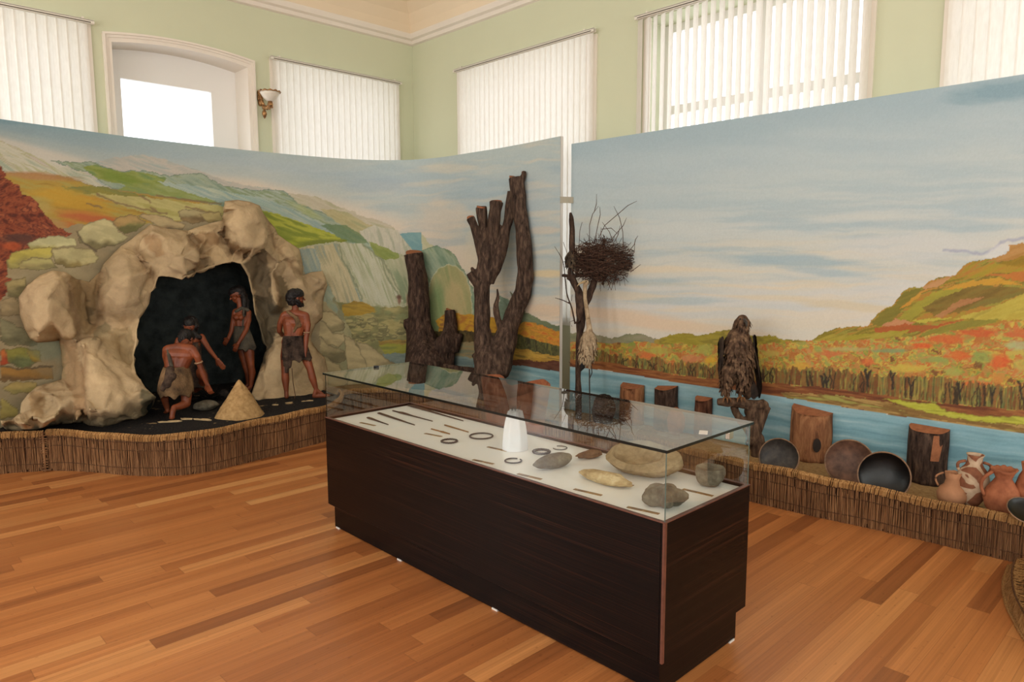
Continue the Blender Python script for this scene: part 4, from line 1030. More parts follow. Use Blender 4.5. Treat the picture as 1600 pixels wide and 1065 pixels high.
INNER = [  # boulder left
    (62, 452, .30), (90, 440, .30), (104, 455, .26), (108, 490, .32), (116, 520, .34), (80, 500, .40), (50, 490, .32), (60, 522, .34), (100, 524, .34), (75, 470, .38), (118, 533, .30), (126, 500, .16), (124, 470, .08), (132, 520, .16), (140, 480, .06), (145, 500, .10), (143, 460, .03), (150, 440, .04), (128, 452, .03),
    # middle big boulder
    (170, 420, .26), (190, 400, .26), (212, 396, .26), (222, 406, .34), (232, 424, .44), (205, 430, .46), (180, 440, .42), (165, 460, .36), (156, 450, .20), (158, 480, .30), (170, 492, .30), (195, 480, .46), (215, 465, .48), (200, 450, .48), (182, 505, .30), (197, 512, .30), (214, 500, .40), (225, 450, .44),
    # upper-left boulder with folded front
    (220, 372, .20), (238, 362, .30), (256, 366, .34), (228, 388, .22), (240, 400, .30), (236, 412, .34), (262, 392, .48), (278, 372, .34), (290, 368, .26), (294, 366, .2), (282, 400, .56), (300, 385, .42), (311, 388, .42), (314, 400, .42), (306, 415, .50), (290, 425, .58), (264, 415, .54), (250, 420, .46), (268, 405, .52),
    (216, 398, .30), (221, 408, .28), (229, 420, .30), (238, 429, .36), (213, 392, .20),
    (298, 372, .12), (308, 384, .14), (316, 396, .16), (317, 408, .22), (308, 420, .30), (296, 428, .40), (295, 376, .44), (306, 388, .50), (312, 399, .52), (309, 410, .56),
    # middle panel between
    (351, 368, .10), (355, 380, .12), (364, 394, .16), (384, 401, .20), (400, 397, .22),
    (300, 362, .14), (312, 364, .22), (330, 360, .20), (342, 362, .16), (322, 372, .24), (340, 382, .22), (350, 395, .28), (356, 402, .30), (330, 400, .30), (316, 408, .32), (348, 372, .12), (344, 350, .06),
    # top boulder
    (352, 326, .28), (372, 326, .34), (400, 326, .34), (408, 345, .38), (352, 350, .30), (360, 372, .34), (378, 386, .44), (396, 386, .46), (414, 379, .46), (418, 368, .36), (412, 355, .34), (380, 355, .44), (366, 395, .26), (380, 398, .30), (390, 402, .34), (400, 394, .40), (410, 388, .44), (356, 384, .2),
    # right side ridges
    (418, 380, .42), (424, 400, .34), (424, 428, .32), (424, 450, .34), (429, 470, .44), (434, 476, .46), (436, 465, .40), (432, 440, .34), (430, 428, .30), (440, 430, .20), (448, 444, .18), (452, 460, .22), (446, 480, .16), (438, 490, .16), (424, 376, .24), (432, 390, .16), (440, 396, .2), (437, 372, .18), (431, 360, .16), (450, 386, .16), (462, 398, .20), (468, 415, .18), (452, 408, .22), (445, 404, .26), (436, 408, .32), (456, 425, .28), (470, 440, .26), (484, 460, .26), (496, 475, .26), (500, 490, .22), (480, 430, .10), (476, 438, .14), (496, 438, .20), (508, 442, .18), (500, 450, .18), (488, 445, .16), (500, 430, .14), (480, 490, .20), (466, 470, .22), (460, 500, .16), (480, 515, .12), (400, 400, .24), (404, 420, .16), (402, 444, .12), (414, 420, .18), (414, 450, .16), (416, 465, .18), (405, 470, .12), (420, 490, .10), (430, 510, .12), (418, 515, .10), (445, 510, .12), (422, 530, .12), (410, 395, .34),
    # standing slab behind the man
    (426, 530, .42), (436, 522, .46), (446, 526, .46), (430, 545, .55), (444, 550, .60), (420, 560, .56), (412, 578, .58), (440, 575, .66), (432, 600, .70), (416, 606, .68), (470, 540, .40), (466, 570, .60), (462, 600, .70), (486, 550, .34), (496, 570, .42), (490, 595, .56), (505, 585, .38), (480, 580, .55), (478, 530, .18), (458, 530, .30),
    # lower-left skirt
    (122, 535, .40), (135, 533, .42), (150, 534, .44), (157, 542, .46), (166, 555, .50), (132, 545, .46), (130, 565, .52), (132, 590, .58), (150, 560, .56), (180, 575, .62), (200, 592, .74), (216, 602, .80), (150, 590, .68), (175, 610, .80), (200, 625, .86), (220, 612, .86), (221, 630, .86), (160, 640, .86), (185, 645, .88), (140, 640, .84), (133, 620, .66), (120, 560, .28), (112, 550, .18), (110, 580, .16), (122, 590, .36), (118, 612, .50), (108, 598, .24), (100, 612, .44), (112, 624, .64), (124, 640, .66), (96, 636, .66), (84, 652, .76), (68, 660, .76), (78, 614, .40), (60, 612, .36), (50, 624, .24), (66, 630, .26), (70, 645, .46), (50, 650, .44), (44, 640, .26), (36, 662, .66), (116, 648, .60), (120, 655, .70),
    (166, 530, .34), (182, 516, .30), (190, 535, .30), (170, 548, .44), (200, 520, .34), (204, 535, .40), (198, 555, .36), (186, 562, .50), (205, 575, .56), (150, 520, .24), (140, 512, .14), (160, 510, .22)]
allp = OUTER+INNER
ndep = []
P3 = []
for (u, v, h) in allp:
    if h == G: P3.append(at_z(u, v, ZLP-0.004))
    else: P3.append(at_d(u, v, screen_depth(u, v)-max(h, 0.0)))
no = len(OUTER)
res_ = delaunay_2d_cdt([Vector((p[0], p[1])) for p in allp], [(i, (i+1) % no) for i in range(no)], [], 1, 1e-4)
cv, cf, orig = res_[0], res_[2], res_[3]
vp3 = []
for k, c in enumerate(cv):
    if orig[k]: vp3.append(Vector(P3[orig[k][0]]))
    else:
        w = [(1/(1e-3+(allp[i][0]-c.x)**2+(allp[i][1]-c.y)**2), i) for i in range(len(allp))]; w.sort(reverse=True); w = w[:3]; sw = sum(a for a, _ in w)
        vp3.append(sum((Vector(P3[i])*(a/sw) for a, i in w), Vector()))
bm = bmesh.new(); bv = [bm.verts.new(p) for p in vp3]
for f in cf: bm.faces.new([bv[i] for i in f])
bmesh.ops.subdivide_edges(bm, edges=bm.edges[:], cuts=5, use_grid_fill=True)
inn = [v for v in bm.verts if not v.is_boundary]
for _ in range(1): bmesh.ops.smooth_vert(bm, verts=inn, factor=0.5, use_axis_x=True, use_axis_y=True, use_axis_z=True)
bmesh.ops.recalc_face_normals(bm, faces=bm.faces[:]); bm.normal_update()
av = sum((f.normal for f in bm.faces), Vector())
if av.dot(Vector(CF)) > 0: bmesh.ops.reverse_faces(bm, faces=bm.faces[:])
bm.normal_update()
for v in inn:
    p = v.co; w = mnoise.noise(p*7.0)*0.012+mnoise.noise(p*19.0)*0.007
    rd = 1-abs(mnoise.noise(Vector((p.x*3.2+3, p.y*3.2, p.z*3.2))))*3.0; w -= max(0, rd)**3*0.028
    rd = 1-abs(mnoise.noise(Vector((p.x*8+9, p.y*8, p.z*8))))*3.0; w += max(0, rd)**4*0.010
    if p.z < 0.75: w += mnoise.noise(p*45.0)*0.007*min(1, (0.8-p.z)*2.2)
    v.co = p+v.normal*w
cave = thing('cave', (-1.0, 2.3, ZLP), 'papier-mache rock cave with a dark opening in front of the curved painted screen', 'model cave')
me = bpy.data.meshes.new('rock_shell'); bm.to_mesh(me); bm.free()
# papier-mache colour: shade painted grey on the right underside and into creases, brown washes
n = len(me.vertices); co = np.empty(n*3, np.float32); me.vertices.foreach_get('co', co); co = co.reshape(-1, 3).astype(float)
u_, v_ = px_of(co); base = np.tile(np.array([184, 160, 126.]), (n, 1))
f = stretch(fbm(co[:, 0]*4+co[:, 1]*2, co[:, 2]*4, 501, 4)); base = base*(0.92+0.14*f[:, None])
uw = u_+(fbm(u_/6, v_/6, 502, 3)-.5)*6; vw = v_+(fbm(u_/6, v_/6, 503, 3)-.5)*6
def wash_shade(poly, c, a):
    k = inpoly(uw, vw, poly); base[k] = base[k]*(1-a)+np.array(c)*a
wash_shade([(380, 412), (396, 400), (412, 388), (418, 396), (422, 430), (423, 455), (428, 475), (410, 470), (398, 460), (390, 432)], (112, 98, 78), .85)  # this and the next two: shade on down-facing rock, painted in grey
wash_shade([(398, 460), (428, 476), (440, 478), (446, 500), (432, 520), (424, 535), (412, 570), (404, 580), (412, 545), (402, 500)], (104, 94, 76), .85)
wash_shade([(430, 428), (444, 434), (452, 456), (448, 480), (436, 480), (432, 450)], (108, 94, 72), .8)
wash_shade([(346, 352), (356, 372), (380, 388), (396, 390), (384, 398), (362, 396), (352, 380)], (128, 100, 70), .6)
wash_shade([(300, 368), (330, 362), (344, 370), (340, 384), (318, 382)], (150, 118, 84), .6)
wash_shade([(222, 366), (250, 370), (258, 396), (244, 402), (230, 384)], (150, 118, 84), .5)
wash_shade([(106, 430), (156, 424), (160, 440), (150, 470), (148, 520), (132, 525), (116, 470)], (142, 118, 84), .7)
wash_shade([(134, 468), (144, 480), (144, 506), (136, 505)], (84, 72, 54), .6)
wash_shade([(148, 514), (164, 503), (176, 512), (166, 520), (145, 532)], (134, 120, 92), .8)
wash_shade([(152, 524), (185, 512), (205, 512), (212, 580), (180, 560), (160, 540)], (152, 132, 98), .6)
for q_, w_ in (([(214, 390), (222, 407), (238, 430)], 3.5), ([(296, 372), (308, 386), (316, 398), (315, 410), (304, 424)], 3), ([(350, 345), (352, 370), (364, 394), (386, 402)], 3.5), ([(110, 440), (112, 470), (122, 505), (122, 532)], 3), ([(158, 424), (154, 450), (160, 478), (148, 512)], 3), ([(60, 534), (90, 532), (118, 536)], 2.5), ([(420, 350), (430, 385), (446, 404), (470, 428)], 2), ([(430, 430), (436, 474), (450, 500)], 2.5), ([(497, 505), (486, 526), (497, 548)], 2.5), ([(134, 545), (131, 600), (134, 655)], 3)):  # dark lines painted along the creases to deepen their shade
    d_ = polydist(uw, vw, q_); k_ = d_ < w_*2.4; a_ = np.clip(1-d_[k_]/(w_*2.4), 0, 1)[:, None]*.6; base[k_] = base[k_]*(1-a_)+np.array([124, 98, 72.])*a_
wash_shade([(220, 606), (246, 620), (240, 636), (226, 650), (220, 640)], (116, 108, 86), .9)
wash_shade([(92, 532), (118, 538), (124, 560), (132, 580), (132, 660), (118, 650), (112, 610), (96, 590)], (160, 128, 94), .6)
wash_shade([(46, 612), (66, 610), (72, 630), (66, 650), (54, 650), (46, 636)], (152, 124, 88), .7)
wash_shade([(80, 536), (100, 540), (102, 590), (80, 600)], (140, 126, 92), .5)
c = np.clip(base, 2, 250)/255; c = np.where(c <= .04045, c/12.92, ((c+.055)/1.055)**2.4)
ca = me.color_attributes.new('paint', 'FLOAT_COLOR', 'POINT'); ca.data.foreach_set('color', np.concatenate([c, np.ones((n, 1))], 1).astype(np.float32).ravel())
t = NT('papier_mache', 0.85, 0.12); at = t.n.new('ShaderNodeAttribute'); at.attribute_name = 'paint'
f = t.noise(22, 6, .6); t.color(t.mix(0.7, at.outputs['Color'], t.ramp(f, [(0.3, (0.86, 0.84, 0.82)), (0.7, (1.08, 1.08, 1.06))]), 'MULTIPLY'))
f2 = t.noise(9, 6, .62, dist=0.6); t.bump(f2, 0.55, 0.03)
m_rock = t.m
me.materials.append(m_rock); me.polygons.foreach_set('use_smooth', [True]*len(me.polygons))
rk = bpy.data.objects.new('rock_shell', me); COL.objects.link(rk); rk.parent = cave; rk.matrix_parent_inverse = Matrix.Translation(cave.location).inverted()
so = rk.modifiers.new('thick', 'SOLIDIFY'); so.thickness = 0.012; so.offset = -1

# dark cloth lining of the cave
t = NT('black_green_cloth', 0.7, 0.2)
f = t.noise(7, 4, .6); t.color(t.ramp(f, [(0.35, srgb(26, 30, 30)), (0.7, srgb(56, 62, 60))])); t.bump(t.noise(6, 5, .6, dist=1.0), 0.5, 0.04); m_cloth = t.m
ring = OUTER[15:41]
R0 = []
for (u, v, h) in ring:
    p = Vector(at_d(u, v, screen_depth(u, v)-(h if h != G else 0.6)+0.10)); R0.append(p)
cen = Vector((-0.68, 2.75, 0.95)); rings = [R0]
for k, (yy, sc_) in enumerate(((2.62, .97), (2.80, 1.04), (2.95, 1.08), (3.10, 1.04), (3.17, .9))):
    rr_ = []
    for p in R0:
        q = Vector((cen.x+(p.x-cen.x)*sc_+0.06, max(yy, p.y+0.05*(k+1)), cen.z+(p.z-cen.z)*sc_)); q.z = max(q.z, ZLP-0.02); q.y = min(q.y, 3.19)
        if p is R0[0] or p is R0[-1]: q.z = ZLP-0.25
        if p is R0[1] or p is R0[-2]: q.z = ZLP-0.05
        rr_.append(q)
    rings.append(rr_)
m = MB(); vs = [p for r_ in rings for p in r_]; nn_ = len(R0); fs = []
for a in range(len(rings)-1):
    for b in range(nn_-1): fs.append((a*nn_+b, a*nn_+b+1, (a+1)*nn_+b+1, (a+1)*nn_+b))
fs.append(tuple((len(rings)-1)*nn_+b for b in range(nn_)))
m.add(vs, fs); o = m.build('cloth_lining', m_cloth, cave, True); subsurf(o, 2)
tx = bpy.data.textures.new('cloth_folds', 'CLOUDS'); tx.noise_scale = 0.22
dm = o.modifiers.new('folds', 'DISPLACE'); dm.texture = tx; dm.strength = 0.09; dm.texture_coords = 'GLOBAL'
# ================================================================== tree stumps, logs, bowls, jugs
def bark(name, c0, c1, c2, sc=1.0):
    t = NT(name, 0.85, 0.15)
    f = t.noise(1.0, 6, .65, t.vec((38*sc, 38*sc, 9*sc)), 0.4)
    t.color(t.ramp(f, [(0.32, c0), (0.5, c1), (0.72, c2)])); t.bump(f, 1.0, 0.012); return t.m
m_bark = bark('dark_bark', srgb(30, 22, 20), srgb(66, 50, 42), srgb(104, 82, 68))
m_bark2 = bark('grey_brown_bark', srgb(34, 26, 22), srgb(72, 56, 47), srgb(112, 91, 76))
m_cut = plain('sawn_wood', srgb(150, 96, 66), 0.8, 0.15, nscale=30, amt=0.2)
m_strip = bark('stripped_log_wood', srgb(88, 54, 38), srgb(138, 92, 62), srgb(178, 128, 90), 0.6)
m_redbark = bark('red_brown_bark', srgb(54, 30, 22), srgb(98, 62, 46), srgb(136, 94, 70))
def limb(m, pts, rng, n=14, wob=0.10, sub=6):
    """pts: (u, v, depth, radius px) -> lumpy branch"""
    Q = []
    for (u, v, d, r) in pts:
        sd_ = screen_depth(u, v); rm = r*d/FPX
        if sd_ < 9 and u < 878: d = min(d, sd_-rm*1.15-0.02)
        Q.append(np.array([*at_d(u, v, d), r*d/FPX]))
    P = Q
    C = catmull(P, sub); sd = rng.uniform(0, 99)
    m_v = []; fs = []; k = len(C)
    prev = None
    for i, c in enumerate(C):
        p = Vector(c[:3]); a_ = Vector(C[max(i-1, 0)][:3]); b_ = Vector(C[min(i+1, k-1)][:3]); d = (b_-a_).normalized()
        a = d.cross(Vector(CF)).normalized(); b = d.cross(a).normalized()
        for j in range(n):
            t = 2*math.pi*j/n
            r = c[3]*(1+wob*mnoise.noise(Vector((math.cos(t)*1.6+sd, math.sin(t)*1.6, i*0.25)))*1.8+0.05*math.cos(5*t+sd))
            m_v.append(p+a*math.cos(t)*r+b*math.sin(t)*r)
    for i in range(k-1):
        for j in range(n):
            j2 = (j+1) % n; fs.append((i*n+j, i*n+j2, (i+1)*n+j2, (i+1)*n+j))
    fs.append(tuple(range(n-1, -1, -1))); fs.append(tuple((k-1)*n+j for j in range(n)))
    m.add(m_v, fs)
def remesh(o, size, smooth=3):
    r = o.modifiers.new('remesh', 'REMESH'); r.mode = 'VOXEL'; r.voxel_size = size; r.use_smooth_shade = True
    if smooth:
        s = o.modifiers.new('smooth', 'SMOOTH'); s.factor = 0.5; s.iterations = smooth
    return o
def cutface(name, parent, u, v, d, rpx, tilt=(0, 0, 1), depth_scale=1.0):
    p = Vector(at_d(u, v, d)); r = rpx*d/FPX; nz = Vector(tilt).normalized()
    a = nz.cross(Vector((0.3, 1, 0.2))).normalized(); b = nz.cross(a)
    vs = []; N_ = 18
    for lay, hh in ((0, -0.01), (1, 0.004)):
        for k in range(N_):
            t = 2*math.pi*k/N_; rr = r*(1+0.08*math.sin(3*t+u))
            vs.append(p+a*math.cos(t)*rr+b*math.sin(t)*rr+nz*hh)
    fs = [tuple(range(N_, 2*N_)), tuple(range(N_-1, -1, -1))]+[(k, (k+1) % N_, N_+(k+1) % N_, N_+k) for k in range(N_)]
    return MB().add(vs, fs).build(name, m_cut, parent)
rng = random.Random(21)
def base_depth(u, y_or_x, axis):
    return depth_of(at_y(u, 500, y_or_x) if axis == 'y' else at_x(u, 500, y_or_x))
# double stump (left)
dS = depth_of(at_z(665, 600, ZRP+0.05)); dS = min(dS, 6.15)
print('depth stump', dS, at_d(665, 590, dS), screen_depth(665, 500), screen_depth(780, 500))
dS = screen_depth(655, 560)-0.25
base = at_d(665, 592, dS)
zb_ = ZRP+0.002
def vfor(u, d, z):      # image row of a point at height z on this ray column
    lo, hi = 300.0, 900.0
    for _ in range(40):
        mid = (lo+hi)/2
        if at_d(u, mid, d)[2] > z: lo = mid
        else: hi = mid
    return lo
vb = vfor(665, dS, ZRP)
st = thing('tree_stump', at_d(665, vb, dS), 'tall dark stump with one straight flat-cut trunk, left of the forked trunk', 'tree stump')
m = MB()
limb(m, [(668, vb-1, dS, 37), (668, 570, dS, 34), (661, 540, dS, 25), (656, 510, dS, 18), (655, 480, dS, 16.5), (653, 445, dS, 15.5), (649, 415, dS, 14.5), (646, 396, dS, 14.5)], rng)
limb(m, [(692, vb, dS-.02, 20), (692, 555, dS-.02, 19), (702, 530, dS-.04, 16), (704, 510, dS-.05, 10.5), (703, 484, dS-.05, 8.5)], rng)
limb(m, [(643, 570, dS, 10), (643, 520, dS, 8), (638, 507, dS, 8), (635, 498, dS, 5)], rng)
limb(m, [(707, 545, dS, 11), (717, 528, dS, 6), (721, 521, dS, 3)], rng)
remesh(m.build('trunk', m_bark, st), 0.011, 2)
cutface('cut_face', st, 646, 395, dS, 12.5, (-.25, -.3, 1)); cutface('cut_face', st, 704, 483, dS-.05, 7.5, (0, -.2, 1))
# forked trunk
dT = screen_depth(790, 500)-0.30
vb = vfor(780, dT, ZRP)
st = thing('tree_stump', at_d(770, vb, dT), 'big forked tree trunk with sawn limbs leaning on the curved painted screen', 'tree trunk')
m = MB()
limb(m, [(765, vb-1, dT, 28), (765, 600, dT, 26), (764, 565, dT, 25), (762, 540, dT, 20)], rng, 18)
limb(m, [(756, 545, dT, 16), (753, 510, dT, 13), (753, 480, dT, 12.5), (753, 450, dT, 12.5), (757, 420, dT, 13), (760, 395, dT, 13)], rng, 16)
limb(m, [(758, 405, dT, 10), (748, 375, dT, 8), (741, 354, dT-.03, 6.5), (735, 340, dT-.03, 7)], rng)
limb(m, [(760, 398, dT, 10), (756, 360, dT+.02, 8), (752, 323, dT+.02, 8.5)], rng)
limb(m, [(764, 400, dT, 11), (770, 365, dT-.04, 9.5), (773, 338, dT-.06, 10), (776, 315, dT-.06, 10.5)], rng)
limb(m, [(762, 440, dT, 10), (772, 420, dT-.01, 10.5), (782, 397, dT-.02, 9.5), (790, 362, dT-.03, 7.5), (796, 335, dT-.02, 8), (802, 300, dT, 10)], rng)
limb(m, [(772, 580, dT, 24), (784, 550, dT, 21), (796, 512, dT+.02, 15), (807, 482, dT+.03, 14.5), (818, 455, dT+.05, 13.5), (821, 424, dT+.06, 13), (820, 390, dT+.06, 12.5), (816, 354, dT+.05, 11.5), (811, 320, dT+.03, 11.5), (807, 277, dT+.02, 12.5)], rng, 16)
limb(m, [(752, 452, dT, 8), (741, 438, dT-.05, 6.5), (733, 426, dT-.06, 5.5)], rng); limb(m, [(742, 430, dT-.03, 4), (738, 420, dT-.03, 3), (737, 417, dT-.03, 2)], rng)
limb(m, [(785, 520, dT, 6), (778, 498, dT-.03, 5), (775, 480, dT-.03, 4.5), (778, 464, dT-.03, 2.8), (777, 450, dT-.03, 1.2)], rng)
limb(m, [(814, 285, dT-.02, 5), (818, 274, dT-.02, 4.5), (819, 267, dT-.02, 3)], rng)
limb(m, [(745, 558, dT, 5), (738, 554, dT, 3)], rng)
remesh(m.build('trunk', m_bark2, st), 0.010, 2)
for (u, v, r, tl) in ((806, 277, 10, (0, -.3, 1)), (776, 315, 9, (-.2, -.3, 1)), (752, 323, 7, (0, -.2, 1)), (735, 340, 6, (-.6, -.3, 1))): cutface('cut_face', st, u, v, dT-.01, r, tl)
cutface('cut_face', st, 818, 272, dT-.05, 4.5, (.6, -.8, .4)); cutface('cut_face', st, 803, 302, dT-.07, 5, (-.3, -1, .2))
# short dark log lying behind the case
m = MB(); dl = screen_depth(722, 560)-.42
limb(m, [(692, 578, dl, 10), (720, 581, dl, 10), (748, 585, dl, 10)], rng); p = at_d(720, 581, dl)
sh = p[2]-10*dl/FPX-ZRP
o = m.build('log', m_bark, None, True, loc=p); tag(o, 'short dark log lying on its side between the two tree stumps', 'log')
# raise it on the stump's root: a second log under it
m = MB(); r_ = max(0.03, sh/2)
limb(m, [(696, vfor(696, dl, ZRP+r_), dl, r_*FPX/dl), (722, vfor(722, dl, ZRP+r_), dl, r_*FPX/dl*1.02), (745, vfor(745, dl, ZRP+r_), dl, r_*FPX/dl)], rng, wob=.03)
p = at_d(722, vfor(722, dl, ZRP+r_), dl); tag(m.build('log', m_bark, None, True, loc=p), 'thicker log underneath, carrying the short dark log between the stumps', 'log')

# half-round log slabs standing against the straight screen
def half_log(u0, u1, vt, vbot, xf, mat, label, bow=0.6, seed=1, slant=0.0, lean=0.0, extra=None):
    uc = (u0+u1)/2; X0 = XP-0.012
    z0 = ZRP
    pt = at_x(uc, vt, xf)
    yL = float(at_x(u0, (vt+vbot)/2 if vbot else vt, X0-.02)[1]); yR = float(at_x(u1, (vt+vbot)/2 if vbot else vt, X0-.02)[1])
    w = abs(yL-yR); yc = (yL+yR)/2; zt = float(pt[2]); H = zt-z0; dpt = w*0.5*(0.85+0.1*(seed % 3))
    root = thing('log_slab', (X0-dpt/2, yc, z0), label, 'log')
    n = 20; L = 14; vs = []; fs = []
    for i in range(L+1):
        z = z0+H*i/L
        for k in range(n+1):
            a = math.pi*k/n
            rr = 1+0.05*mnoise.noise(Vector((math.cos(a)*2+seed*7, math.sin(a)*2, z*5)))*2+0.02*math.sin(a*9+seed)
            y = yc+math.cos(a)*w/2*rr*(1-0.06*i/L*(seed % 2)); x = X0-0.004-math.sin(a)*dpt*rr
            zz = z+(slant*(y-yc)-0.03*math.sin(a) if i == L else 0)
            vs.append((x+lean*(z-z0)-lean*H, y, zz))
    for i in range(L):
        for k in range(n):
            a = i*(n+1)+k; fs.append((a, a+1, a+n+2, a+n+1))
        a = i*(n+1); fs.append((a+n, a, a+n+1, a+2*n+1))
    fs.append(tuple(range(n, -1, -1)))
    o = MB().add(vs, fs).build('bark_side', mat, root, True)
    top = [Vector(vs[L*(n+1)+k])+Vector((0, 0, 0.001)) for k in range(n+1)]
    mm = MB(); mm.add(top+[Vector((p.x, p.y, p.z-0.006)) for p in top], [tuple(range(n+1))]); mm.build('cut_face', m_cut, root)
    if extra: extra(root, yc, w, z0, H, X0, dpt)
    return root
half_log(972, 1006, 601, 0, XP-.06, m_strip, 'small light-brown log slab, leftmost of the three short slabs behind the case', seed=2)
half_log(1024, 1059, 604, 0, XP-.06, m_bark, 'small black-barked log slab, middle of the three short slabs behind the case', seed=3, slant=-.12)
half_log(1086, 1112, 621, 0, XP-.06, m_redbark, 'small red-brown log slab just left of the perched eagle', seed=5)
def knot(root, yc, w, z0, H, X0, dpt):
    m = MB(); vs = []; 
    for k in range(14):
        t_ = 2*math.pi*k/14; y = yc-w*.30+math.cos(t_)*.022; z = z0+H*.36+math.sin(t_)*.05
        s_ = (y-yc)/(w/2); vs.append((X0-0.006-math.sqrt(max(0, 1-s_*s_))*dpt*1.03, y, z))
    m.add(vs, [tuple(range(14))]); m.build('knot_hole', plain('dark_knot', srgb(46, 36, 30), .8), root)
half_log(1236, 1299, 641, 716, XP-.10, m_strip, 'large stripped orange-brown log slab behind the first two wooden bowls', seed=4, slant=.10, extra=knot)
def peel(root, yc, w, z0, H, X0, dpt):
    m = MB(); vs = []; fs = []
    for i in range(7):
        for j, yy in enumerate((-.22, -.33, -.44)):
            y = yc+w*yy*(1-.03*i); s_ = (y-yc)/(w/2); vs.append((X0-0.008-math.sqrt(max(0, 1-s_*s_))*dpt*1.06, y, z0+H*(.90-.075*i)))
    for i in range(6):
        for j in range(2): a = 3*i+j; fs.append((a, a+1, a+4, a+3))
    m.add(vs, fs); m.build('bare_wood_patch', m_cut, root, True)
half_log(1418, 1481, 669, 747, XP-.09, m_bark, 'large rough dark-barked log slab left of the clay jugs', seed=6, slant=.02, extra=peel)

# carved wooden bowls leaning on the logs
def dish_mat(name, c0, c1, rough=.5):
    t = NT(name, rough, .35); f = t.noise(18, 5, .6); t.color(t.ramp(f, [(0.35, c0), (0.7, c1)])); t.bump(t.noise(60, 3), .15, .004); return t.m
m_b1 = dish_mat('grey_black_wood', srgb(40, 36, 34), srgb(72, 64, 58)); m_b2 = dish_mat('brown_turned_wood', srgb(74, 50, 40), srgb(118, 84, 66)); m_b3 = dish_mat('charred_wood', srgb(5, 5, 6), srgb(20, 18, 17), .35)
m_brim = dish_mat('worn_brown_rim', srgb(92, 66, 48), srgb(150, 114, 84))
def bowl(u, vtop, wpx, x, inner, outer, label, tiltz=0.35, lean=1.15, deep=.34):
    pt = at_x(u, vtop, x); d = depth_of(pt); r = wpx/2*d/FPX
    # disc axis points to the viewer and a little up
    ax = Vector((-math.cos(tiltz), -0.35, math.sin(tiltz))).normalized()
    a = ax.cross(Vector((0, 0, 1))).normalized(); up = a.cross(ax).normalized()
    c = Vector(pt)-up*r
    R_ = Matrix((a, up, ax)).transposed().to_4x4(); R_.translation = c
    lowest = (c-up*r).z
    if lowest < ZRP+0.003: R_.translation.z += 0
    root = thing('bowl', (c.x, c.y, max(lowest, ZRP)), label, 'bowl')
    prof_o = [(0.001, -deep*r), (r*.35, -deep*r*.98), (r*.7, -deep*r*.72), (r*.93, -deep*r*.25), (r, 0)]
    prof_i = [(r*.94, 0), (r*.86, -deep*r*.28), (r*.6, -deep*r*.68), (r*.3, -deep*r*.86), (0.001, -deep*r*.88)]
    MB().lathe(prof_o, n=48, M=R_).build('outer_wall', outer, root, True)
    MB().lathe([(r, 0), (r*.97, .006), (r*.94, 0)], n=48, M=R_).build('rim', m_brim, root, True)
    m = MB(); vs = []; n = 48
    for (rr, z) in prof_i:
        for k in range(n):
            t_ = 2*math.pi*k/n; vs.append(R_ @ Vector((rr*math.cos(t_), rr*math.sin(t_), z)))
    m.add(vs, [(i*n+k, i*n+(k+1) % n, (i+1)*n+(k+1) % n, (i+1)*n+k) for i in range(len(prof_i)-1) for k in range(n)])
    m.build('hollow', inner, root, True); return root
bowl(1219, 684, 60, 1.32, m_b1, m_b1, 'dark grey wooden bowl next to the eagle perch, leftmost of the three tilted bowls', .35)
bowl(1329, 686, 72, 1.42, m_b2, m_b2, 'brown turned wooden bowl, middle of the three tilted bowls', .30)
bowl(1383, 705, 76, 1.30, m_b3, m_b2, 'bowl with a charred black hollow, rightmost of the three tilted bowls', .25)

# clay vessels
t = NT('terracotta', .75, .2); f = t.noise(14, 5, .6); t.color(t.ramp(f, [(0.3, srgb(122, 68, 44)), (0.7, srgb(172, 106, 74))])); t.bump(t.noise(50, 3), .2, .004); m_terra = t.m
t = NT('patched_pottery', .75, .2)
vo = t.n.new('ShaderNodeTexVoronoi'); vo.feature = 'DISTANCE_TO_EDGE'; vo.inputs['Scale'].default_value = 10; t.l.new(t.tc.outputs['Object'], vo.inputs['Vector'])
wv = t.ramp(t.math('ADD', vo.outputs['Distance'], t.math('MULTIPLY', t.math('SUBTRACT', t.noise(6, 2), .5), .5)), [(0.10, (1, 1, 1)), (0.12, (0, 0, 0))])
c1 = t.ramp(t.noise(25, 4), [(0.3, srgb(112, 68, 48)), (0.7, srgb(146, 94, 68))]); c2 = t.ramp(t.noise(25, 4), [(0.3, srgb(170, 144, 118)), (0.7, srgb(198, 172, 146))])
t.color(t.mix(wv, c1, c2)); m_patch = t.m
m_clay2 = plain('buff_clay', srgb(166, 118, 86), .75, .2, nscale=20, amt=.12, bump=.2)
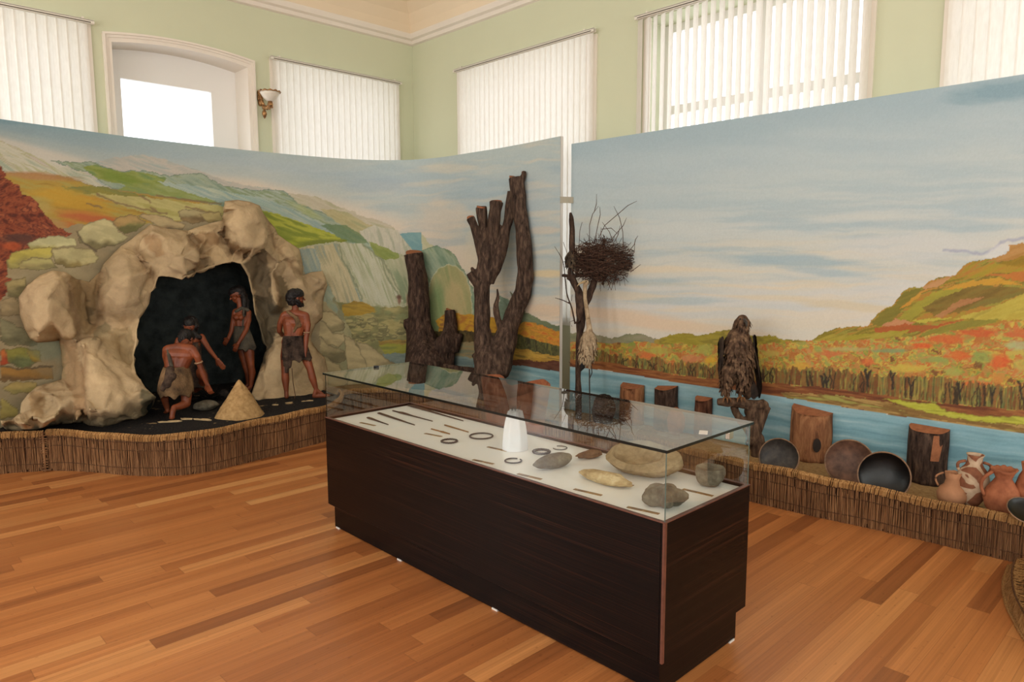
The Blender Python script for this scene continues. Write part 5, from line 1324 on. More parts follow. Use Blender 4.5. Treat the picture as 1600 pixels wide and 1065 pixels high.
def vessel(name, u, vtop, vbot, x, prof, mat, label, cat, wpx, handles=(), tilt=0.0, jag=0.0, n=40):
    pb_ = at_x(u, vbot, x); pt_ = at_x(u, vtop, x); zt = pt_[2]; z0 = ZRP; H = zt-z0; d = depth_of(pb_); R_ = wpx/2*d/FPX
    root = thing(name, (pb_[0], pb_[1], z0), label, cat)
    M_ = Matrix.Translation((pb_[0], pb_[1], z0)) @ Matrix.Rotation(tilt, 4, 'X')
    out = [(max(.002, r*R_), z*H) for r, z in prof]; inn_ = [(max(.001, r-0.005), z) for r, z in out[::-1]]
    inn_[0] = (inn_[0][0], inn_[0][1]-.001); 
    m = MB(); m.lathe(out+[p for p in inn_[:-1]]+[(inn_[-1][0], inn_[-1][1]+.006)], n=n, M=M_)
    if jag:
        k0 = len(out)
        for i in range(len(out)-2, len(out)+2):
            for k in range(n):
                p = m.v[i*n+k]; dz = jag*H*(abs(mnoise.noise(Vector((math.cos(2*math.pi*k/n)*2.2+u, math.sin(2*math.pi*k/n)*2.2, 0))))*2-.4)
                m.v[i*n+k] = (p[0], p[1], p[2]+dz)
    m.build('body', mat, root, True)
    for (ang, za, zb_, ra, rb, out_) in handles:
        a = math.radians(ang); dx, dy = math.cos(a), math.sin(a); mm = MB(); pp = []
        for k in range(9):
            s_ = k/8; rr = ra*R_*(1-s_)+rb*R_*s_+out_*R_*math.sin(math.pi*s_); zz = (za*(1-s_)+zb_*s_)*H+0.04*H*math.sin(math.pi*s_)
            pp.append(M_ @ Vector((dx*rr, dy*rr, zz)))
        mm.tube(pp, R_*.10, 8, squash=.7); mm.build('handle', mat, root, True)
    return root
# the picture's left is towards +y here
vessel('jug', 1488, 737, 762, 1.34, [(0, 0), (.5, 0), (.95, .2), (1, .38), (.82, .55), (.55, .64), (.46, .8), (.56, 1)], m_clay2, 'small pale clay jug half hidden by the reed edging, leftmost of the vessels', 'jug', 42, [(100, .55, .95, .9, .6, .35)], jag=.03)
vessel('amphora', 1517, 708, 768, 1.40, [(0, 0), (.35, 0), (.7, .15), (.96, .38), (1, .52), (.85, .68), (.55, .78), (.46, .84), (.45, .95), (.54, 1)], m_patch, 'two-handled jar patched with white plaster between brown shards', 'jar', 46, [(115, .66, .86, .85, .5, .28), (-65, .66, .86, .85, .5, .28)], tilt=.03)
vessel('pitcher', 1566, 731, 776, 1.36, [(0, 0), (.5, 0), (.86, .18), (1, .36), (.86, .55), (.55, .72), (.42, .8), (.55, .92), (.72, 1)], m_terra, 'red terracotta pitcher with a broken rim, right of the patched jar', 'pitcher', 52, [(125, .4, .95, .95, .5, .45)], jag=.035)
vessel('jar', 1606, 722, 780, 1.42, [(0, 0), (.5, 0), (.95, .25), (1, .5), (.7, .75), (.5, .85), (.62, 1)], m_terra, 'terracotta jar cut off by the right edge of the picture', 'jar', 40)
bowl(1592, 776, 52, 1.26, m_b3, m_b1, 'black flat dish in front of the rightmost jar', 1.1, deep=.3)
# large broken terracotta basin behind the case
dB = 5.05
pB_ = at_d(806, 640, dB); 
root = thing('basin', (pB_[0], pB_[1], ZRP), 'large broken terracotta basin in front of the forked tree trunk, behind the case', 'basin')
M_ = Matrix.Translation((pB_[0], pB_[1], ZRP)); zr = float(at_d(806, 612, dB)[2])-ZRP; Rb = 54*dB/FPX
m = MB(); n = 48; out = [(.001, 0), (Rb*.55, 0), (Rb*.8, zr*.4), (Rb*.95, zr*.85), (Rb, zr)]; inn_ = [(Rb*.95, zr), (Rb*.9, zr*.85), (Rb*.74, zr*.4), (Rb*.5, .02), (.001, .02)]
m.lathe(out+inn_, n=n, M=M_)
for i in (3, 4, 5, 6):
    for k in range(n):
        p = m.v[i*n+k]; u_1, v_1 = px_of(p)
        lift = np.interp(u_1, [750, 756, 785, 795, 812, 850, 860], [22, 24, 20, 0, 4, 16, 12])*dB/FPX*(1 if i in (4, 5) else .6)
        m.v[i*n+k] = (p[0], p[1], p[2]+float(lift))
m.build('body', m_terra, root, True)
# dark stone and red shard near the heron
def stone(name, c, r, seed, mat, label, cat, sx=1, sy=1, sz=1, rot=0.0, lump=.22, group=None, shape=None, sub=4, parent=None, sharp=1.6):
    bm = bmesh.new(); bmesh.ops.create_icosphere(bm, subdivisions=sub, radius=1.0)
    for v in bm.verts:
        p = v.co.copy(); w = 1+lump*mnoise.noise(p*sharp+Vector((seed*3.1, seed, 0)))+lump*.35*mnoise.noise(p*4+Vector((seed, 0, 5)))
        p *= w
        if shape: p = shape(p)
        v.co = Vector((p.x*sx*r, p.y*sy*r, p.z*sz*r))
    zmin = min(v.co.z for v in bm.verts)
    for v in bm.verts:
        if v.co.z < zmin*.82: v.co.z = zmin*.82+(v.co.z-zmin*.82)*.15
    zmin = min(v.co.z for v in bm.verts)
    me = bpy.data.meshes.new(name); bm.to_mesh(me); bm.free(); me.materials.append(mat); me.polygons.foreach_set('use_smooth', [True]*len(me.polygons))
    o = bpy.data.objects.new(name, me); COL.objects.link(o); o.location = (float(c[0]), float(c[1]), float(c[2])-zmin*1.0+0.0005); o.rotation_euler = (0, 0, rot)
    return tag(o, label, cat, group)
def stonemat(name, c0, c1, c2, sc=18):
    t = NT(name, .85, .15); f = t.noise(sc, 6, .65); t.color(t.ramp(f, [(0.3, c0), (0.52, c1), (0.75, c2)])); t.bump(t.noise(sc*3, 5, .6), .5, .004); return t.m
m_sgrey = stonemat('grey_stone', srgb(70, 64, 54), srgb(108, 100, 86), srgb(142, 134, 116)); m_stan = stonemat('tan_sandstone', srgb(116, 98, 72), srgb(146, 126, 96), srgb(172, 152, 120))
m_spale = stonemat('pale_flint', srgb(140, 116, 80), srgb(184, 160, 120), srgb(214, 196, 160)); m_sdark = stonemat('dark_rock', srgb(26, 22, 20), srgb(48, 42, 38), srgb(72, 62, 56))
pr = at_x(944, 615, XP-.22); hgt = (pr[2]-ZRP)
stone('rock', (pr[0], pr[1], ZRP), hgt/2, 3, m_sdark, 'dark upright lump of rock beside the foot of the heron', 'rock', .75, .75, 1.05)
pr = at_x(1057, 634, XP-.12); stone('clay_pot', (pr[0], pr[1], ZRP), (pr[2]-ZRP)/2, 5, m_terra, 'small reddish clay lump beside the black-barked log slab', 'clay', .6, .6, 1.0, lump=.1)

# reed border of another platform at the right edge, sloping outward
P_ = [at_z(u, v, 0.0) for u, v in ((1576, 886), (1568, 912), (1572, 944), (1586, 974), (1604, 1004), (1640, 1040), (1700, 1090))]
PI_ = [at_z(u, v, 0.085) for u, v in ((1602, 880), (1598, 905), (1600, 936), (1610, 962), (1630, 990), (1664, 1022), (1720, 1062))]
root = thing('wicker_border', (P_[3][0]+.1, P_[3][1]-.1, 0), 'low flattened reed edging of another display at the lower right edge of the picture', 'wicker edging')
A = resample([(p[0], p[1]) for p in catmull(P_, 6)], .006); B = resample([(p[0], p[1]) for p in catmull(PI_, 6)], .006); k_ = len(A); s_ = np.linspace(0, 1, len(B))
B = np.stack([np.interp(np.linspace(0, 1, k_), s_, B[:, 0]), np.interp(np.linspace(0, 1, k_), s_, B[:, 1])], 1)
m = MB(); rg = random.Random(4)
for i in range(k_):
    a, b = A[i], B[i]; e = b+(b-a)*rg.uniform(.0, .15)
    m.tube([(a[0], a[1], .004), ((a[0]+b[0])/2, (a[1]+b[1])/2, .075+rg.uniform(0, .01)), (e[0], e[1], .09+rg.uniform(-.01, .02))], rg.uniform(.003, .0045), 4, cap=False)
m.build('stems', m_wtop, root)
m = MB(); m.tube([(p[0], p[1], .008) for p in A[::4]], .009, 6); m.build('rim', m_wtop, root)
m = MB(); m.tube([(p[0]*.6+q[0]*.4, p[1]*.6+q[1]*.4, .085) for p, q in zip(A[::4], B[::4])], .004, 5); m.build('binding_cord', m_cord, root)
vs = []; 
for p, q in zip(A[::4], B[::4]):
    vs += [(p[0]*.4+q[0]*.6, p[1]*.4+q[1]*.6, .07), (q[0]+(q[0]-p[0])*4, q[1]+(q[1]-p[1])*4, .07)]
m = MB(); m.add(vs, [(2*i, 2*i+2, 2*i+3, 2*i+1) for i in range(len(vs)//2-1)]); m.build('soil_bed', m_soil, root)
# ================================================================== exhibits in the glass case
ZD = HB-0.012
def dP(u, v, z=0.0): return Vector(at_z(u, v, ZD+z))
# brass captions
t = NT('brass_caption', .3, .5, .35); f = t.noise(1.0, 2, .5, t.vec((14, 14, 14))); t.color(t.ramp(f, [(0.42, srgb(116, 88, 56)), (0.5, srgb(176, 142, 92)), (0.62, srgb(150, 116, 72))])); m_brass = t.m
caps = [((563, 660), (586, 665), 'beside the shortest iron spearhead'), ((664, 677), (690, 682), 'beside the two bronze points'), ((762, 698), (793, 705), 'left of the white paper cone'), ((739, 718), (771, 725), 'on the front edge, second from the far left corner'),
        ((809, 740), (846, 749), 'in front of the long grey pestle stone'), ((897, 764), (940, 774), 'in front of the pale flint'), ((980, 792), (1030, 803), 'nearest to the front corner of the case'), ((1067, 764), (1114, 775), 'between the lobed stone and the small cup stone'), ((972, 754), (989, 759), 'half hidden behind the pale flint')]
for (a, b, w) in caps:
    p, q = dP(*a), dP(*b); c = (p+q)/2; L = (q-p).length; d = (q-p).normalized(); n = Vector((-d.y, d.x, 0))
    wd = 0.009
    # small rectangular plate with bevelled lip
    MT = Matrix((d, n, Vector((0, 0, 1)))).transposed().to_4x4()
    m = MB(); m.box((-L/2, -wd, 0.0002), (L/2, wd, .0022), MT)
    o = m.build('caption_plate', m_brass); o.location = (c.x, c.y, ZD); bevel(o, .0006, 1)
    tag(o, 'small brass caption plate '+w, 'caption', None)
# iron spearheads and bronze points
t = NT('corroded_iron', .8, .2); f = t.noise(90, 5, .6); t.color(t.ramp(f, [(0.3, srgb(46, 36, 32)), (0.7, srgb(86, 70, 60))])); t.bump(f, .6, .002); m_iron = t.m
t = NT('brown_bronze', .6, .3); f = t.noise(90, 5, .6); t.color(t.ramp(f, [(0.3, srgb(104, 68, 36)), (0.7, srgb(156, 112, 66))])); t.bump(f, .4, .002); m_bronze = t.m
def blade(a, b, prof, mat, label, cat, name='spearhead', thick=.35, group=None):
    p, q = dP(*a), dP(*b); d = q-p; L = d.length; d.normalize(); n = Vector((-d.y, d.x, 0)); vs = []; fs = []; N_ = 10
    for (s_, w) in prof:
        c = d*(s_*L)
        for k in range(N_):
            t_ = 2*math.pi*k/N_; h = max(w*thick, .003)
            vs.append(c+n*math.cos(t_)*w+Vector((0, 0, h+math.sin(t_)*h)))
    K = len(prof)
    for i in range(K-1):
        for k in range(N_): fs.append((i*N_+k, i*N_+(k+1) % N_, (i+1)*N_+(k+1) % N_, (i+1)*N_+k))
    fs += [tuple(range(N_-1, -1, -1)), tuple((K-1)*N_+k for k in range(N_))]
    o = MB().add(vs, fs).build(name, mat, None, True); o.location = (p.x, p.y, ZD+.0003); tag(o, label, cat, group)
blade((575, 653), (607, 664), [(0, .011), (.12, .012), (.3, .010), (.6, .006), (1, .001)], m_iron, 'shortest dark iron spearhead, nearest the front edge of the case', 'spearhead')
blade((592, 646), (648, 664.5), [(0, .012), (.25, .0115), (.55, .010), (.8, .006), (1, .001)], m_iron, 'dark iron spearhead without barbs, second from the front edge', 'spearhead')
blade((614, 642), (676, 658.5), [(0, .007), (.12, .009), (.22, .014), (.32, .013), (.5, .008), (.8, .004), (1, .001)], m_iron, 'leaf-shaped iron spearhead, third from the front edge', 'spearhead')
blade((637, 633), (724, 658), [(0, .006), (.04, .013), (.12, .019), (.28, .015), (.45, .011), (.75, .007), (1, .001)], m_iron, 'longest iron spearhead with a broad socket, at the back of the row', 'spearhead')
blade((674, 670.5), (703, 678.5), [(0, .004), (.2, .006), (.45, .005), (.6, .010), (.75, .008), (1, .002)], m_bronze, 'small barbed bronze arrow point', 'arrowhead', 'arrowhead')
blade((695, 664.5), (732, 675.5), [(0, .006), (.2, .009), (.45, .007), (.7, .005), (1, .0015)], m_bronze, 'curved bronze blade fragment behind the barbed point', 'blade', 'bronze_blade')
m_ringm = plain('dark_patinated_bronze', srgb(50, 44, 42), .5, .4, nscale=60)
def ringobj(u, v, rpx, tube, label, gap=0.0, a0=0.0, pin=None, twist=False, name='bracelet', cat='bracelet'):
    c = dP(u, v); d = depth_of(c); r = rpx*d/FPX; n = 48; pts = []
    for k in range(n+1):
        a = a0+(2*math.pi-gap)*k/n; rr = r*(1+(.06*math.sin(a*18) if twist else 0)); pts.append((math.cos(a)*rr, math.sin(a)*rr, tube))
    m = MB(); m.tube(pts, [tube]*len(pts), 8, cap=gap > 0)
    o = m.build(name, m_ringm, None, True); o.location = (c.x, c.y, ZD+.0003); tag(o, label, cat)
    if pin:
        q = dP(*pin)-c; m = MB(); m.tube([(q.x*.35, q.y*.35, tube*2.4), (q.x, q.y, tube*2.0)], tube*.7, 6); m.build('pin', m_ringm, o)
ringobj(702, 690, 12, .0045, 'small thick dark bronze bracelet, leftmost of the rings', twist=True)
ringobj(752, 682, 18, .0042, 'widest thin dark bronze neck ring, left of the white paper cone')
ringobj(846, 707, 12.5, .0060, 'thick ribbed dark bracelet right of the white paper cone', twist=True)
ringobj(802, 720.5, 13, .0034, 'flat open brooch ring with a pin across it', gap=.5, a0=.3, pin=(820, 714.5), name='brooch', cat='brooch')
ringobj(875, 700, 11, .0022, 'thin open wire bracelet with a gap, behind the pestle stone', gap=1.4, a0=2.6)
# folded white paper cone with ear pins
c = dP(805, 701); d = depth_of(c); R0_ = 21*d/FPX; H_ = 59*d/FPX*1.02
vs = []; n = 64; L = 10
for i in range(L+1):
    s_ = i/L; r = R0_*(1-0.06*s_-.36*s_**2.6)
    for k in range(n):
        a = 2*math.pi*k/n; fold = .15*abs(math.sin(3.5*a+.4))**.7*(.2+.8*s_)-.05*max(0, math.cos(a-3.6))**12*(s_ > .1)
        rr = r*(1-fold); vs.append((math.cos(a)*rr, math.sin(a)*rr*.95, H_*s_*(1+.02*math.sin(5*a)*(s_ > .9))))
fs = [(i*n+k, i*n+(k+1) % n, (i+1)*n+(k+1) % n, (i+1)*n+k) for i in range(L) for k in range(n)]; fs.append(tuple(L*n+k for k in range(n)))
root = thing('paper_cone', (c.x, c.y, ZD), 'white folded paper cone standing upright in the glass case with small ear pins on top', 'paper stand')
m = MB(); m.add([(p[0]+c.x, p[1]+c.y, p[2]+ZD+.0005) for p in vs], fs); m.build('folded_paper', plain('white_paper', srgb(226, 224, 228), .6, .2), root)
for k, (dx, dy) in enumerate(((-.018, .0), (-.008, -.012), (.006, .01), (.018, -.004), (.0, .018))):
    m = MB(); m.tube([(c.x+dx, c.y+dy, ZD+H_-.01), (c.x+dx*1.2, c.y+dy, ZD+H_+.012), (c.x+dx*1.4+.004, c.y+dy, ZD+H_+.020), (c.x+dx*1.3+.008, c.y+dy, ZD+H_+.012)], .0014, 6)
    tag(m.build('ear_pin', m_ringm, None, True), 'tiny dark ear pin stuck in the top of the white paper cone', 'ear pin', 'ear pins on the paper cone')
# stones
def axis_stone(a, b, r_, seed, mat, label, cat, name, taper=0.0, lump=.16, hz=.8, sub=5):
    p, q = dP(*a), dP(*b); c = (p+q)/2; L = (q-p).length/2; ang = math.atan2(q.y-p.y, q.x-p.x)
    sh = lambda P: Vector((P.x, P.y*(1+taper*P.x), P.z*(1+taper*P.x)))
    return stone(name, (c.x, c.y, ZD), 1.0, seed, mat, label, cat, L, r_, r_*hz, ang, lump, shape=sh, sub=sub)
axis_stone((835, 737), (891, 724), .040, 2, m_sgrey, 'long grey pestle-shaped stone in front of the thick ribbed bracelet', 'stone tool', 'stone_tool', .18, .10, .85)
axis_stone((900, 719), (938, 713), .024, 7, stonemat('brown_stone', srgb(78, 56, 42), srgb(112, 84, 64), srgb(140, 110, 86)), 'small brown wedge-shaped stone left of the big mortar', 'stone tool', 'stone_tool', .3, .2, .8)
axis_stone((904, 744), (984, 764), .042, 9, m_spale, 'long pale chipped flint in front of the big mortar', 'stone tool', 'stone_tool', .12, .20, .6)
lob = lambda P: Vector((P.x*(1+  .34*math.cos(5*math.atan2(P.y, P.x)+.6)), P.y*(1+  .34*math.cos(5*math.atan2(P.y, P.x)+.6)), P.z))
c = dP(1037, 788); stone('stone_tool', (c.x, c.y, ZD), .073, 11, m_sgrey, 'lobed grey stone disc nearest the front corner of the case', 'stone tool', 1.0, .95, .55, .3, .12, shape=lob, sub=5)
cup = lambda P: Vector((P.x, P.y, min(P.z, .45-.25*(1-min(1, (P.x**2+P.y**2)*1.3)))))
c = dP(1109, 757); stone('stone_tool', (c.x, c.y, ZD), .066, 13, m_sgrey, 'small grey cup-shaped stone at the right end of the case', 'stone tool', 1, .9, .9, .2, .08, shape=cup, sub=5)
# mortar: boulder with a ground hollow
c = dP(1001, 737); bm = bmesh.new(); bmesh.ops.create_icosphere(bm, subdivisions=6, radius=1.0)
pa, pb_2 = dP(950, 720), dP(1058, 742); ang = math.atan2(pb_2.y-pa.y, pb_2.x-pa.x)
for v in bm.verts:
    p = v.co; w = 1+.10*mnoise.noise(p*1.5+Vector((4, 2, 0)))+.02*mnoise.noise(p*7); q = p*w
    q = Vector((q.x*.180*(1+.06*q.x), q.y*.115, q.z*.078))
    tz_ = .012+.50*q.y
    if q.z > tz_: q.z = tz_+(q.z-tz_)*.25
    ex, ey = (q.x+.018)/.118, (q.y+.004)/.082; e_ = ex*ex+ey*ey
    if e_ < 1 and p.z > 0: q.z -= .060*(1-e_)**.30
    v.co = q
zmin = min(v.co.z for v in bm.verts)
for v in bm.verts:
    if v.co.z < zmin*.85: v.co.z = zmin*.85
me = bpy.data.meshes.new('stone_mortar'); bm.to_mesh(me); bm.free(); me.materials.append(m_stan); me.polygons.foreach_set('use_smooth', [True]*len(me.polygons))
o = bpy.data.objects.new('stone_mortar', me); COL.objects.link(o); cc = dP(1003, 738); o.location = (cc.x, cc.y, ZD-zmin*.85+.0005); o.rotation_euler = (0, 0, ang)
tag(o, 'big oval sandstone mortar with a deep ground hollow at the right half of the case', 'mortar')
# sticker and clip on the glass top
c = at_z(1099, 675.5, HG); m = MB(); R__ = Matrix.Rotation(.5, 4, 'Z'); m.box((-.028, -.016, .0003), (.028, .016, .0015), R__)
o = m.build('paper_note', plain('white_card', srgb(214, 208, 200), .6)); o.location = tuple(c); tag(o, 'small white card lying on the glass top near its right corner', 'card')
c = at_z(588, 574, HG); m = MB(); m.box((-.03, -.010, .0003), (.03, .010, .006), Matrix.Rotation(1.2, 4, 'Z')); m.box((-.012, -.014, .004), (.012, .014, .012), Matrix.Rotation(1.2, 4, 'Z'))
o = m.build('clip', plain('black_plastic', srgb(20, 20, 22), .4)); o.location = tuple(c); tag(o, 'small black clip on the far left edge of the glass top', 'clip')
# ================================================================== figures
t = NT('painted_skin', .45, .35); f = t.noise(9, 4, .5); t.color(t.ramp(f, [(0.3, srgb(96, 46, 26)), (0.7, srgb(136, 70, 40))])); m_skin = t.m
m_hair = plain('black_curly_hair', srgb(24, 19, 18), .5, .3, nscale=60, amt=.5, bump=.8)
t = NT('dark_fur', .95, .1); f = t.noise(10, 5, .65); t.color(t.ramp(f, [(0.35, srgb(30, 24, 22)), (0.55, srgb(70, 56, 48)), (0.75, srgb(104, 86, 70))])); t.bump(t.noise(90, 4), .9, .01); m_fur = t.m
t = NT('tan_fur', .95, .1); f = t.noise(8, 5, .6); t.color(t.ramp(f, [(0.3, srgb(58, 46, 38)), (0.5, srgb(110, 86, 62)), (0.75, srgb(150, 120, 88))])); t.bump(t.noise(90, 4), .9, .01); m_fur2 = t.m
t = NT('grey_hide', .9, .1); f = t.noise(12, 5, .6); t.color(t.ramp(f, [(0.3, srgb(56, 52, 46)), (0.7, srgb(94, 86, 74))])); t.bump(t.noise(60, 4), .5, .01); m_hide = t.m
m_eye = plain('dark_eye', srgb(16, 12, 10), .2, .5)
m_bandm = plain('pale_fur_band', srgb(150, 118, 92), .9, .1, nscale=60, amt=.3, bump=.6)
def capsule(m, p, q, rp, rq, n=12, k=4):
    p, q = Vector(p), Vector(q); d = q-p
    if d.length < 1e-5: d = Vector((0, 0, 1e-4)); q = p+d
    dn = d.normalized(); a = dn.cross(Vector((.31, .77, .52))).normalized(); b = dn.cross(a)
    rings = []
    for i in range(1, k+1):
        t_ = -math.pi/2+math.pi/2*i/k; rings.append((p+dn*math.sin(t_)*rp, math.cos(t_)*rp))
    for i in range(0, k):
        t_ = math.pi/2*i/k; rings.append((q+dn*math.sin(t_)*rq, math.cos(t_)*rq))
    vs = [p-dn*rp]; fs = []
    for c, r in rings:
        for j in range(n):
            w = 2*math.pi*j/n; vs.append(c+a*math.cos(w)*r+b*math.sin(w)*r)
    vs.append(q+dn*rq); K = len(rings)
    for j in range(n): fs.append((0, 1+(j+1) % n, 1+j))
    for i in range(K-1):
        for j in range(n): o = 1+i*n; fs.append((o+j, o+(j+1) % n, o+n+(j+1) % n, o+n+j))
    o = 1+(K-1)*n
    for j in range(n): fs.append((o+j, o+(j+1) % n, len(vs)-1))
    m.add(vs, fs)
def chain(m, pts):
    for (p, rp), (q, rq) in zip(pts[:-1], pts[1:]): capsule(m, p, q, rp, rq)
class Fig:
    def __init__(s, D): s.D = D; s.k = D/FPX; s.body = MB()
    def J(s, u, v, dd=0.0): return Vector(at_d(u, v, s.D+dd))
    def ch(s, *js, mb=None):
        """joints (u, v, depth offset in m, radius px)"""
        chain(mb or s.body, [(s.J(u, v, d), r*s.k) for (u, v, d, r) in js])
    def hand(s, w, d, side, size=1.0, curl=.5, palm_n=None):
        """wrist point, direction of the fingers, direction of the thumb side"""
        d = d.normalized(); side = (side-d*side.dot(d)).normalized(); nn = d.cross(side).normalized()
        L = 0.052*size; pc_ = w+d*L*.55
        for o in (-.5, 0, .5): capsule(s.body, w+side*o*.018*size, w+d*L+side*o*.030*size, .010*size, .0095*size, 8, 3)
        for i, (o, l) in enumerate(((.95, .040), (.33, .046), (-.3, .043), (-.9, .034))):
            b = w+d*L+side*o*.017*size; d1 = (d+nn*curl*.5+side*o*.12).normalized(); e = b+d1*l*.55*size
            d2 = (d+nn*curl*1.5).normalized(); capsule(s.body, b, e, .0066*size, .0060*size, 8, 3); capsule(s.body, e, e+d2*l*.5*size, .0060*size, .0048*size, 8, 3)
        b = w+side*.014*size+d*.010*size; e = b+(side*.8+d*.8+nn*.3).normalized()*.026*size
        capsule(s.body, b, e, .009*size, .0075*size, 8, 3); capsule(s.body, e, e+(side*.2+d+nn*.4).normalized()*.020*size, .007*size, .0055*size, 8, 3)
    def foot(s, a, d, size=1.0):
        d = d.normalized(); L = .105*size
        z = ZLP+0.012; heel = Vector((a.x, a.y, z+.006))-d*.018*size; toe = Vector((a.x, a.y, z))+d*L
        side = d.cross(Vector((0, 0, 1))).normalized()
        chain(s.body, [(a, .020*size), (heel, .020*size)]); chain(s.body, [(heel, .019*size), (heel*.45+toe*.55, .020*size), (toe, .014*size)]); chain(s.body, [(a, .018*size), (heel*.4+toe*.6+Vector((0, 0, .010)), .015*size)])
        for i in range(5):
            o = (i-2)/2*.020*size; b = toe+side*o; capsule(s.body, b-d*.01, b+d*(.014-.003*i)*size, .0075*size-.0006*i, .0068*size-.0006*i, 8, 3)
    def head(s, c, fwd, up, S):
        """S: head height; returns eye places"""
        fwd = fwd.normalized(); up = (up-fwd*up.dot(fwd)).normalized(); rt = fwd.cross(up).normalized()
        B = s.body
        capsule(B, c+up*S*.12-fwd*S*.10, c+up*S*.14+fwd*S*.06, S*.36, S*.34, 16, 6)
        capsule(B, c-up*S*.05+fwd*S*.12, c-up*S*.30+fwd*S*.16, S*.27, S*.17, 14, 5)
        for q in (-1, 1):
            capsule(B, c-up*S*.12+rt*q*S*.14+fwd*S*.20, c-up*S*.18+rt*q*S*.08+fwd*S*.24, S*.13, S*.10, 10, 4)
            capsule(B, c+rt*q*S*.34+up*S*.03, c+rt*q*S*.35-up*S*.08, S*.055, S*.04, 8, 3)
            capsule(B, c+rt*q*S*.05+up*S*.10+fwd*S*.36, c+rt*q*S*.22+up*S*.10+fwd*S*.30, S*.055, S*.05, 8, 3)
        capsule(B, c+up*S*.04+fwd*S*.36, c-up*S*.10+fwd*S*.45, S*.035, S*.062, 8, 3)
        capsule(B, c-up*S*.22+fwd*S*.33-rt*S*.07, c-up*S*.22+fwd*S*.33+rt*S*.07, S*.040, S*.040, 8, 3)
        capsule(B, c-up*S*.28+fwd*S*.31-rt*S*.05, c-up*S*.28+fwd*S*.31+rt*S*.05, S*.040, S*.040, 8, 3)
        s.eyes = [(c+rt*q*S*.13+up*S*.02+fwd*S*.345, S*.045) for q in (-1, 1)]; s.hc = (c, fwd, up, rt, S)
    def finish(s, root, vox=.0042):
        o = s.body.build('body', m_skin, root, True); remesh(o, vox, 4); s.bodyo = o
        for p, r in s.eyes:
            m = MB(); capsule(m, p-Vector((0, 0, r*.1)), p, r, r, 10, 4); m.build('eye', m_eye, root, True)
    def hair(s, root, blobs, seed=1, vox=.005, rough=.012):
        m = MB()
        for (p, q, rp, rq) in blobs: capsule(m, p, q, rp, rq, 14, 5)
        # curls
        rg = random.Random(seed)
        for (p, q, rp, rq) in blobs:
            n_ = int(60*max(rp, rq)/.05)
            for _ in range(n_):
                t_ = rg.random(); c = Vector(p).lerp(Vector(q), t_); r = rp*(1-t_)+rq*t_
                d = Vector((rg.gauss(0, 1), rg.gauss(0, 1), rg.gauss(0, 1))).normalized(); b = c+d*r*.98
                e = b+(d*.2+Vector((rg.uniform(-1, 1), rg.uniform(-1, 1), -1.0))).normalized()*rg.uniform(.008, .018); capsule(m, b, e, .0062, .0045, 6, 2)
        o = m.build('hair', m_hair, root, True); remesh(o, vox, 1); return o
def loft(name, rings, mat, parent, fig, n=36, hem=.006, fold=.05, seed=1, thick=.004):
    """garment: rings (u centre, v, half width px, depth half width m, depth offset)"""
    vs = []; fs = []; right = Vector(CR); fw = Vector((CF[0], CF[1], 0)).normalized(); K = len(rings)
    for i, (u, v, w, dpt, dd) in enumerate(rings):
        c = fig.J(u, v, dd)
        for j in range(n):
            a = 2*math.pi*j/n; fo = 1+fold*(i/(K-1))*math.sin(a*5+seed+i*.3)+.02*math.sin(a*11+seed)
            p = c+right*math.cos(a)*w*fig.k*fo+fw*math.sin(a)*dpt*fo
            if i == K-1: p.z += hem*(math.sin(a*7+seed)+math.sin(a*13+seed*2))+hem*1.5*mnoise.noise(Vector((a*3, seed, 0)))
            vs.append(p)
    for i in range(K-1):
        for j in range(n): fs.append((i*n+j, i*n+(j+1) % n, (i+1)*n+(j+1) % n, (i+1)*n+j))
    o = MB().add(vs, fs).build(name, mat, parent, True)
    so = o.modifiers.new('thick', 'SOLIDIFY'); so.thickness = thick; so.offset = 0; subsurf(o, 1)
    return o
def wrap(name, mat, parent, blobs, vox=.005):
    m = MB()
    for (p, q, rp, rq) in blobs: capsule(m, p, q, rp, rq, 12, 4)
    o = m.build(name, mat, parent, True); remesh(o, vox, 2); return o
def band(name, mat, parent, c, axis, r, wd, n=24):
    axis = axis.normalized(); a = axis.cross(Vector((.2, .9, .3))).normalized(); b = axis.cross(a)
    m = MB(); pts = [c+a*math.cos(2*math.pi*k/n)*r+b*math.sin(2*math.pi*k/n)*r for k in range(n+1)]
    m.tube(pts, [wd*(1+.25*math.sin(k*2.3)) for k in range(n+1)], 6, cap=False); return m.build(name, mat, parent, True)
FW = Vector((CF[0], CF[1], 0)).normalized(); RT = Vector((CR[0], CR[1], 0)).normalized(); UP = Vector((0, 0, 1))

# --- standing man seen from behind
D = depth_of(at_z(452, 622, ZLP)); F_ = Fig(D)
root = thing('person', (F_.J(466, 600).x, F_.J(466, 600).y, ZLP), 'bearded model man in a fur loincloth standing with his back turned, right of the cave', 'person')
F_.head(F_.J(463.5, 466, .0), RT*.85+FW*.45+UP*.02, UP, 27*F_.k)
F_.ch((462, 474, .01, 5.2), (461, 488, 0, 5.6))
F_.ch((446, 492, 0, 6.4), (461, 490, .0, 7.5), (477, 493, 0, 6.2)); F_.ch((452, 503, 0, 10.5), (470, 504, 0, 10.5)); F_.ch((452, 506, -.01, 10), (454, 524, 0, 9)); F_.ch((469, 506, -.01, 10), (464, 524, 0, 9)); F_.ch((450, 534, 0, 10), (467, 534, 0, 10)); F_.ch((453, 524, 0, 9), (450, 534, 0, 10)); F_.ch((464, 524, 0, 9), (467, 534, 0, 10))
F_.ch((444, 493, 0, 6), (438, 505, .01, 4.6), (436.5, 517, .03, 4.0), (441, 523, .10, 3.6), (449, 522, .17, 2.8))
F_.hand(F_.J(449, 522, .17), RT*.8+FW*.5, UP, 1.0)
